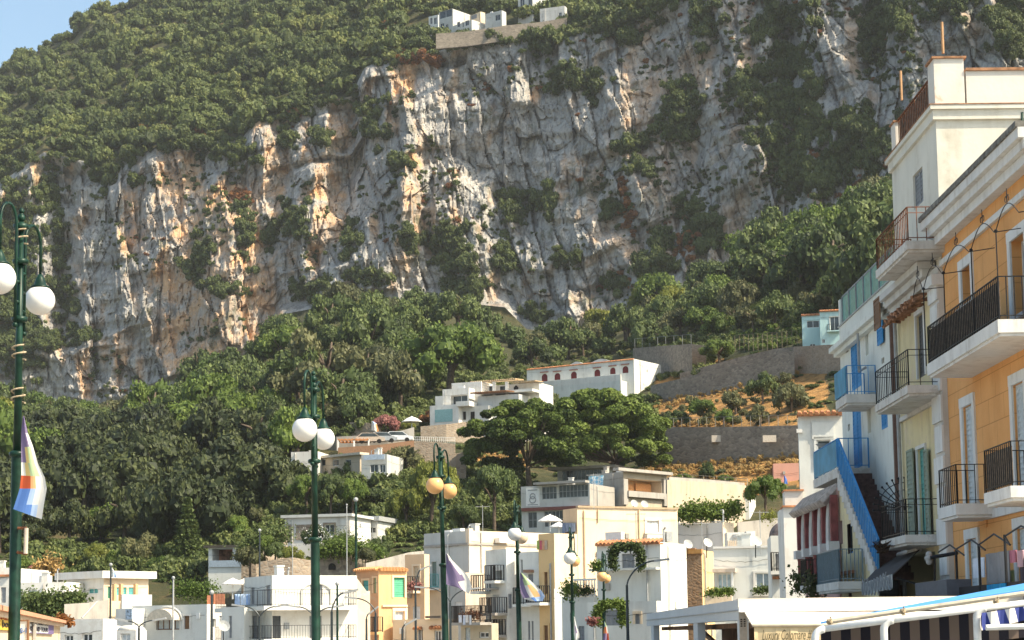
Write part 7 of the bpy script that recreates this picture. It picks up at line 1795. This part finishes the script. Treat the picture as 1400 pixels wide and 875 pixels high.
# ------------------------------------------------------------------ single trees, gardens and shrubs
def umbrella_pine(label, u, v, wpx, vtop, vlow, seed, lean, n=120):
    Y = float(low_Y(u, v)) * 0.97; P = at(u, v, Y); s = Y / FPX
    o = thing('stone_pine', label, 'tree', P); R = wpx * s / 2
    cx_, _, _ = at(lean, (vtop + vlow) / 2, Y) - P; zt_ = (v - vtop) * s; zl_ = (v - vlow) * s; H_ = zt_ - zl_
    r = np.random.default_rng(seed); L = []
    for k in range(n):
        a = r.uniform(0, 6.283); q = math.sqrt(r.uniform(0, 1)) * 0.88; rad = r.uniform(0.07, 0.17) * R
        top_ = zl_ + H_ * (0.25 + 0.72 * math.sqrt(max(0, 1 - q * q))); z = top_ - rad * 0.6 - (r.uniform(0, 1) ** 1.3) * H_ * 0.58
        L.append((cx_ + q * math.cos(a) * R, q * math.sin(a) * R * 0.8, max(z, zl_ + 0.5), rad))
    cv = [crown(seed + i, [l], 0.16 / l[3] ** 2 * 760, 0.17, core=0.72, up=0.7, tv=0.6, flat=0.6) for i, l in enumerate(L)]
    V, F, T, b = [], [], [], 0
    for v_, f_, t_ in cv: V.append(v_); F.append(f_ + b); T.append(t_); b += len(v_)
    me = np_mesh('pine_crown', np.concatenate(V), np.concatenate(F), L_pine); vattr(me, 'tint', np.concatenate(T)); link_mesh('crown', me, o)
    tb_ = MB(); base = P - [0, 0, 1]; fork = P + [cx_ * 0.35, 0, zl_ * 0.75 + 0.6]
    tb_.tube([base, P + [cx_ * 0.12, 0, zl_ * 0.35], fork], [0.42, 0.34, 0.28], 9)
    for k in range(11):
        l = L[k * 3 % n]; e = P + np.array(l[:3]); m_ = fork * 0.5 + e * 0.5 + [0, 0, -0.5]; tb_.tube([fork, m_, e], [0.17, 0.11, 0.05], 6)
    tb_.build('trunk', M_bark, o, True)
    return o
umbrella_pine('left stone pine with a leaning trunk in front of the terraced villa', 724, 668, 196, 540, 636, 900, 716)
umbrella_pine('broad right stone pine spreading below the red shuttered villa', 852, 652, 204, 524, 636, 960, 822, 170)
ptree('round_tree', 'large dome shaped green tree behind the terraced villa', 'tree', 615, 548, 158, 118, DENSE_FR[0], rot=0.3, clear=0.0)
ptree('cedar_tree', 'dark drooping tree in front of the terraced hotel', 'tree', 676, 726, 76, 98, DENSE_OAK[1], rot=1.0, clear=0.25)
ptree('acacia_tree', 'tall yellow green tree right of the amber globe lamp', 'tree', 590, 728, 84, 108, DENSE_LI[0], rot=0.0, clear=0.08)
ptree('acacia_tree', 'bright yellow green tree left of the amber globe lamp', 'tree', 556, 728, 62, 66, DENSE_LI[1], rot=2.0, clear=0.05)
ptree('dark_tree', 'round dark tree between the amber globe lamp and the peach gable', 'tree', 634, 728, 46, 44, DENSE_OAK[2], rot=2.0, clear=0.05)
for (u, v, w_, hh_, me, lab, *yy) in ((420, 706, 56, 62, DENSE_FR[1], 'mid green tree directly behind the white globe lamp post'), (452, 708, 52, 66, DENSE_OAK[0], 'tall mid green tree above the stone panel cottage'), (482, 706, 48, 58, DENSE_FR[2], 'fine leaved green tree below the sloping roof restaurant'), (512, 700, 44, 36, DENSE_OAK[1], 'low dark tree under the blue railed house'), (556, 652, 66, 46, VAR_OL[1], 'wide umbrella shaped olive green tree left of the stone bastion'), (518, 782, 40, 54, DENSE_OAK[2], 'bushy dark green tree above the orange tile cornice'), (415, 790, 36, 32, DENSE_LI[2], 'small lime green tree behind the white arch house roof'), (432, 756, 46, 42, DENSE_OAK[0], 'rounded oleander bush in front of the stone panel cottage', float(low_Y(450, 788))), (468, 754, 46, 26, VAR_FR[1], 'trailing ivy bush beside the cottage window', float(low_Y(470, 788))), (352, 726, 32, 34, VAR_OL[0], 'thin pale tree above the open pergola house'), (320, 742, 56, 38, VAR_FR[0], 'bright green bush left of the thin pale tree'), (276, 806, 46, 44, DENSE_OAK[1], 'dark tree above the vine pergola'), (133, 778, 46, 38, DENSE_LI[0], 'yellow green bush left above the long bungalow'), (160, 780, 40, 30, VAR_FR[2], 'low green bush in the middle above the long bungalow'), (194, 778, 58, 54, DENSE_V and VAR_OL[2], 'tall olive brown bush above the right end of the long bungalow'), (222, 786, 44, 28, VAR_FR[3], 'yellow green bush beside the tiered conifer'), (28, 786, 44, 28, VAR_FR[1], 'fresh green bush behind the tallest lamp post'), (95, 776, 44, 20, VAR_LI[0], 'flat lime hedge bush above the white annex'),
    (1047, 704, 64, 58, DENSE_FR[0], 'fresh green tree above the grey concrete wall with pots', 150), (984, 500, 56, 40, DENSE_FR[1], 'round bright green bush right of the tall rubble wall'), (1043, 552, 50, 46, VAR_OAK[1], 'dark bush in the middle of the dry terraces'), (1006, 566, 44, 34, VAR_OL[0], 'olive bush left of the dark bush on the dry terraces'), (962, 572, 44, 28, VAR_FR[2], 'green shrub under the curving terrace wall'), (1082, 566, 50, 48, VAR_OL[1], 'large olive bush near the blue balcony'), (1072, 530, 30, 24, VAR_OL[3], 'small olive shrub near the white post of the terrace wall'), (1040, 584, 40, 34, VAR_OL[2], 'sunlit olive shrub above the rightmost pale panel'), (990, 584, 34, 26, VAR_FR[0], 'green shrub above the middle pale panel'), (925, 584, 40, 26, VAR_OAK[3], 'dark shrub beside the right stone pine'),
    (965, 660, 26, 30, VAR_OAK[2], 'small dark cone shaped bush on the brown slope'), (938, 660, 26, 14, VAR_FR[1], 'low green shrub left of the dark bush on the brown slope'), (992, 662, 28, 14, VAR_FR[2], 'low green shrub right of the dark bush on the brown slope'), (560, 590, 20, 16, VAR_LI[1], 'bright yellow bush beside the white parasol'), (585, 584, 28, 24, VAR_RU[0], 'rusty orange bush beside the villa glass room'), (528, 594, 38, 30, VAR_PK[0], 'pink bougainvillea bush above the parking terrace'), (50, 788, 28, 16, VAR_PK[1], 'dusky pink bush above the white annex')):
    nm = 'bush' if ('bush' in lab or 'shrub' in lab or 'hedge' in lab) else 'leafy_tree'
    ptree(nm, lab, 'bush' if nm == 'bush' else 'tree', u, v, w_, hh_, me, Y=(yy[0] if yy else None), clear=0.03 if nm == 'bush' else 0.12)
for (u, v, w_, hh_, me, lab) in ((342, 778, 44, 34, VAR_OL[1], 'olive bush against the brown garden wall'), (376, 772, 40, 34, DENSE_OAK[1], 'dark bush hiding the foot of the brown garden wall'), (362, 752, 30, 22, VAR_FR[2], 'small green bush on top of the brown garden wall'), (398, 770, 34, 26, VAR_LI[1], 'yellow green bush left of the small lime tree'), (500, 772, 34, 26, VAR_OL[3], 'olive bush right of the small wall arch'), (480, 764, 26, 16, VAR_FR[0], 'low green bush over the small wall arch')):
    ptree('bush', lab, 'bush', u, v, w_, hh_, me, Y=182.5, clear=0.0)
# tiered conifer
P = ground_at(256, 778); s = float(low_Y(256, 778)) / FPX; H_ = 100 * s
o = thing('tiered_conifer', 'tall tiered conifer standing before the dark wood above the harbour houses', 'tree', P)
MB().tube([P - [0, 0, 1], P + [0, 0, H_ * 0.97]], [0.22, 0.03], 7).build('trunk', M_bark, o)
cv, F, T, b = [], [], [], 0; r = np.random.default_rng(5)
for k in range(12):
    z = H_ * (0.14 + 0.80 * k / 11); R = (23 * (1 - (k / 11.6) ** 1.25) + 1.5) * s
    for j in range(11):
        a = j / 11 * 6.283 + k; n = 44; f = r.uniform(0.1, 1, n); p = np.stack([np.cos(a) * R * f, np.sin(a) * R * f, z + R * 0.10 * np.sin(f * 3) + 0.06 * r.normal(size=n)], -1) + r.normal(size=(n, 3)) * 0.09
        v_, f_ = cards(p, r.normal(size=(n, 3)) + [0, 0, 1.2], 0.17, r); cv.append(v_); F.append(f_ + b); T.append(np.repeat(r.uniform(0.1, 0.7, n), 4)); b += len(v_)
me = np_mesh('conifer_crown', np.concatenate(cv), np.concatenate(F), L_oak); vattr(me, 'tint', np.concatenate(T)); link_mesh('crown', me, o)
# shrub cover
def cover(name, label, polys, n, sp, Rlo, Rhi, mat, seed, tn0=0.2, variants=None, hr=(0.9, 1.5)):
    it = []; r = np.random.default_rng(seed)
    for pl in polys:
        for u, v in scatter(pl, n, lambda u, v: sp, seed):
            Y = float(low_Y(u, v)); P = at(u, v, Y); R = r.uniform(Rlo, Rhi)
            it.append((P - [0, 0, 0.15 * R], R, R * r.uniform(*hr), r.uniform(0, 6.28), (variants or SCRUB_V)[r.integers(6)], tn0 + 0.13 * r.normal()))
    return merged(name, it, mat, label, 'shrubs')
cover('garden_shrubs', 'mixed green garden shrubs on the terraces between the houses', [[(20, 752), (235, 752), (240, 792), (20, 792)], [(240, 750), (300, 715), (392, 690), (392, 712), (330, 750), (285, 760), (280, 800), (240, 800)], [(395, 650), (500, 652), (560, 662), (545, 705), (400, 702)], [(440, 572), (605, 540), (592, 580), (560, 584), (455, 602)], [(525, 650), (640, 645), (650, 726), (525, 740)], [(866, 506), (985, 496), (960, 514), (880, 526)], [(716, 556), (900, 545), (900, 572), (716, 590)], [(640, 500), (960, 466), (1090, 440), (1090, 470), (960, 485), (860, 494), (720, 520), (650, 530)], [(540, 480), (690, 480), (690, 545), (545, 560)], [(640, 660), (720, 655), (715, 720), (650, 722)]], 900, 11, 0.9, 2.2, L_hill, 51, 0.22)
cover('vineyard_rows', 'yellow green vine leaves on the trellis rows below the slope wood', [[(962, 470), (1090, 446), (1088, 474), (1002, 486)]], 900, 8, 0.7, 1.4, L_fresh, 53, 0.25)
cover('terrace_scrub', 'olive and green scrub on the dry terraces above the dark wall', [[(895, 560), (960, 545), (1090, 520), (1092, 583), (895, 584)], [(900, 648), (1000, 640), (1004, 662), (915, 664)]], 220, 17, 0.5, 1.2, L_olive, 57, 0.2)
cover('dry_grass_tufts', 'ochre dry grass tufts on the sunlit terraces and brown slope', [[(895, 534), (985, 518), (1088, 500), (1088, 522), (960, 545), (895, 560)], [(880, 640), (1000, 616), (1090, 612), (1090, 640), (1000, 652), (890, 660)], [(905, 578), (1000, 574), (1000, 583), (905, 584)], [(640, 622), (720, 618), (720, 640)]], 2500, 5.0, 0.25, 0.6, L_dry, 59, 0.2, None, (0.8, 1.8))
cover('slope_ground_cover', 'low dark green ground cover over the slope under the houses and trees', [[(-60, 600), (400, 560), (700, 520), (880, 500), (900, 520), (900, 640), (720, 760), (500, 800), (-60, 800)], [(1090, 300), (1300, 250), (1750, 200), (1750, 600), (1090, 600)], [(880, 430), (1100, 400), (1100, 490), (1000, 482), (880, 520)]], 3000, 11, 0.6, 1.3, L_oak, 61, 0.15, None, (0.5, 0.9))
# plants on walls and balconies
def patch(label, pts, Y, R, n, mat, name='climbing_plant', cat='plant', sz=0.07):
    "leafy growth along a pixel polyline"
    r = np.random.default_rng(len(label) * 7 + n); V, F, T, b = [], [], [], 0; p = np.array(pts, float)
    seg = np.r_[0, np.cumsum(np.hypot(*np.diff(p, axis=0).T))]
    d = r.uniform(0, seg[-1], n); u, v = np.interp(d, seg, p[:, 0]), np.interp(d, seg, p[:, 1])
    P = at(u, v, Y) + r.normal(size=(n, 3)) * R
    v_, f_ = cards(P, r.normal(size=(n, 3)) + [0.3, -0.6, 0.6], sz, r)
    org = P.mean(0); me = np_mesh(name, v_ - org, f_, mat); vattr(me, 'tint', np.repeat(r.uniform(0, 0.8, n), 4))
    return tag(link_mesh(name, me, None, org), label, cat)
patch('dark climbing ivy spilling over the brown garden wall', [(334, 756), (350, 742), (370, 734), (390, 730)], 187, 0.5, 4500, L_oak, sz=0.12)
patch('trailing green growth over the rubble terrace wall', [(438, 756), (452, 748), (470, 750), (500, 752), (524, 764)], 184.4, 0.4, 4000, L_fresh, sz=0.12)
patch('dark green climbing vine round the upper window of the tiled white house', [(838, 776), (838, 752), (848, 747), (872, 748), (876, 756), (876, 776)], 98.6, 0.11, 3500, L_oak)
patch('yellow green climbing vine over the wide lower window of the white wing', [(816, 852), (818, 832), (826, 826), (851, 826), (852, 852)], 96.0, 0.11, 3500, L_fresh)
patch('round green pot plant on the ledge of the tiled white house', [(812, 774), (822, 773)], 98.5, 0.13, 400, L_fresh, 'pot_plant')
patch('pink flowering pot plant on the corner of the white wing', [(806, 850), (813, 849)], 95.6, 0.10, 300, L_pink, 'pot_plant')
patch('leafy bush overflowing the left end of the white balustrade', [(775, 812), (779, 802), (783, 808)], 102.5, 0.2, 700, L_fresh, 'pot_plant')
patch('row of low plants behind the white balusters', [(786, 808), (810, 808)], 104.3, 0.13, 500, L_oak, 'pot_plant')
patch('row of green planter plants under the pale blue door', [(967, 811), (1002, 808)], 106.5, 0.12, 700, L_fresh, 'planter_plant')
patch('dark planter plants under the blue grey window', [(1032, 808), (1056, 805)], 107, 0.11, 500, L_oak, 'planter_plant')
patch('orange flowers and plants on the laundry terrace end', [(632, 845), (638, 842), (650, 839), (654, 841)], 115, 0.16, 500, L_rust, 'pot_plant')
patch('dark balcony plants on the peach house', [(554, 801), (574, 800)], 126.5, 0.15, 400, L_pink, 'pot_plant')
patch('green vine pergola roof beside the arched awning house', [(240, 803), (292, 806), (290, 811), (242, 808)], 128, 0.30, 2200, L_fresh, 'vine_pergola')
patch('dark hedge with white flowers on the grey wall below the bungalow', [(35, 828), (70, 824), (108, 822), (106, 828), (50, 834)], 118, 0.33, 7000, L_oak, 'hedge', 'plant', 0.1)
patch('red and orange flowers at the right end of the kiosk roof', [(80, 846), (86, 846), (98, 850)], 57, 0.06, 260, L_rust, 'pot_plant')
patch('green hedge strip on the white annex terrace', [(27, 817), (55, 816)], 144, 0.25, 600, L_fresh, 'hedge')
patch('creeping ivy on the stone wall beside the cottage window', [(452, 733), (462, 731), (480, 735), (476, 745), (458, 748)], float(low_Y(470, 765)) * 0.965, 0.45, 1200, L_oak)
patch('row of hedge plants along the beige retaining wall', [(932, 702), (960, 699), (990, 700), (1008, 694)], 151, 0.33, 6000, L_fresh, 'hedge', 'plant', 0.11)
patch('bright palm like pot plant on the concrete wall', [(1045, 708), (1052, 704), (1060, 708)], 139, 0.2, 350, L_lime, 'pot_plant')
patch('potted plants hanging from the arcade house balcony', [(1092, 795), (1100, 797)], 71, 0.22, 500, L_oak, 'pot_plant')
patch('trailing brown green plant under the glass balcony of the arcade house', [(1108, 792), (1113, 800), (1111, 812)], 66, 0.16, 400, L_olive, 'pot_plant')
patch('white oleander flowers on the bush before the cottage', [(420, 728), (436, 722), (448, 732), (430, 738)], float(low_Y(450, 788)) - 1.2, 0.35, 120, FC['w'], 'blossoms', 'flowers', 0.09)
patch('dry straw coloured agave stalks above the white annex', [(52, 782), (62, 776), (72, 772), (76, 776)], float(low_Y(60, 786)) * 0.97, 0.5, 900, L_dry, 'agave', 'plant', 0.2)
# dark garden wall at the left with its stair
wallstrip('garden_wall', 'dark grey wall with a slanting handrail between the bungalow and the kiosk', [(88, 826, 880, 110), (120, 824, 880, 112), (146, 820, 880, 114)], 0.5, CONC, 0.2)
b = MB(); b.tube([at(112, 845, 109), at(133, 822, 110)], 0.05, 6); tag(b.build('handrail', GREYP, None, org=at(112, 845, 109)), 'slanting pale handrail on the dark wall under the bungalow pillar', 'handrail')
def parasol(label, u, v, w_, Y, m, hp=12):
    P = at(u, v, Y); s = Y / FPX; o = thing('parasol', label, 'parasol', P - [0, 0, hp * s]); R = w_ * s / 2
    MB(Frame(P)).lathe([(R, 0), (R * 0.98, 0.06), (R * 0.5, 0.38 * R), (0.05, 0.55 * R)], (0, 0, 0), 8).build('canopy', m, o); MB().tube([P - [0, 0, hp * s], P + [0, 0, R * .6]], 0.06, 6).build('pole', WPAINT, o)
CANV = plain('white_parasol_canvas', (0.72, 0.70, 0.66), 0.8)
parasol('white square parasol beside the pink bougainvillea', 563, 577, 28, float(low_Y(563, 588)) * 0.98, CANV)
parasol('white parasol behind the laundry wing', 318, 799, 30, 150, CANV, 20); parasol('cream parasol beside the open pergola house', 334, 798, 26, 152, plain('cream_parasol_canvas', (0.62, 0.55, 0.46), 0.8), 20)
parasol('white flat canopy on the roof terrace before the hotel', 752, 713, 34, 160, CANV, 14); parasol('second lower white canopy on the roof terrace before the hotel', 764, 721, 26, 150, plain('offwhite_canvas', (0.66, 0.67, 0.66), 0.8), 12)
for k, (u, v, Y, lab) in enumerate(((705, 727, 132, 'large pale satellite dish tilted on the tall peach house roof'), (939, 746, 118, 'dark edged satellite dish left on the tuff tower'), (966, 744, 117, 'white satellite dish right on the tuff tower'), (1033, 742, 107, 'small dish on the porch house roof'), (866, 690, 146, 'grey satellite dish on the cream cube roof'), (880, 691, 146, 'second grey satellite dish on the cream cube roof'), (305, 858, 110, 'big grey satellite dish before the right wall of the arched awning house'))):
    P = at(u, v, Y); o = thing('satellite_dish', lab, 'satellite dish', P); R = 0.30 if k < 6 else 0.34
    F = Frame(P, unit(np.array([0.8, 0.5, 0.1])), unit(np.array([-0.3, 0.4, 0.85])), unit(np.array([0.4, -0.75, 0.5])))
    MB(F).lathe([(0.01, 0), (R * .6, .06), (R, .18), (R * 1.02, .19), (R * .6, .09), (0.01, .03)], (0, 0, 0), 16).build('dish', GREYW if k != 6 else GREYP, o); MB().tube([P, P - [0, -0.2, 0.8]], 0.03, 5).build('mast', IRON, o)
for k, (u, v, Y, hgt, lab) in enumerate(((812, 690, 140, 2.2, 'thin aerial on the left of the cream cube roof'), (660, 722, 138, 1.6, 'small aerial on the pale peach parapet'), (400, 786, 114, 1.8, 'thin aerial on the white arch house'), (960, 750, 118, 1.6, 'thin aerial on the tuff tower'), (1040, 748, 108, 2.0, 'thin aerial on the porch house roof'), (870, 738, 100, 1.4, 'thin aerial on the tiled white house'))):
    P = at(u, v, Y); o = thing('roof_aerial', lab, 'aerial', P); MB().tube([P - [0, 0, .4], P + [0, 0, hgt]], 0.022, 5).build('mast', GREYP, o)
    b = MB(); b.bar(P + [-.5, 0, hgt - .1], P + [.5, 0, hgt - .1], 0.03)
    for x in np.linspace(-.45, .45, 7): b.bar(P + [x, -.25, hgt - .1], P + [x, .25, hgt - .1], 0.018)
    b.build('antenna', GREYP, o)
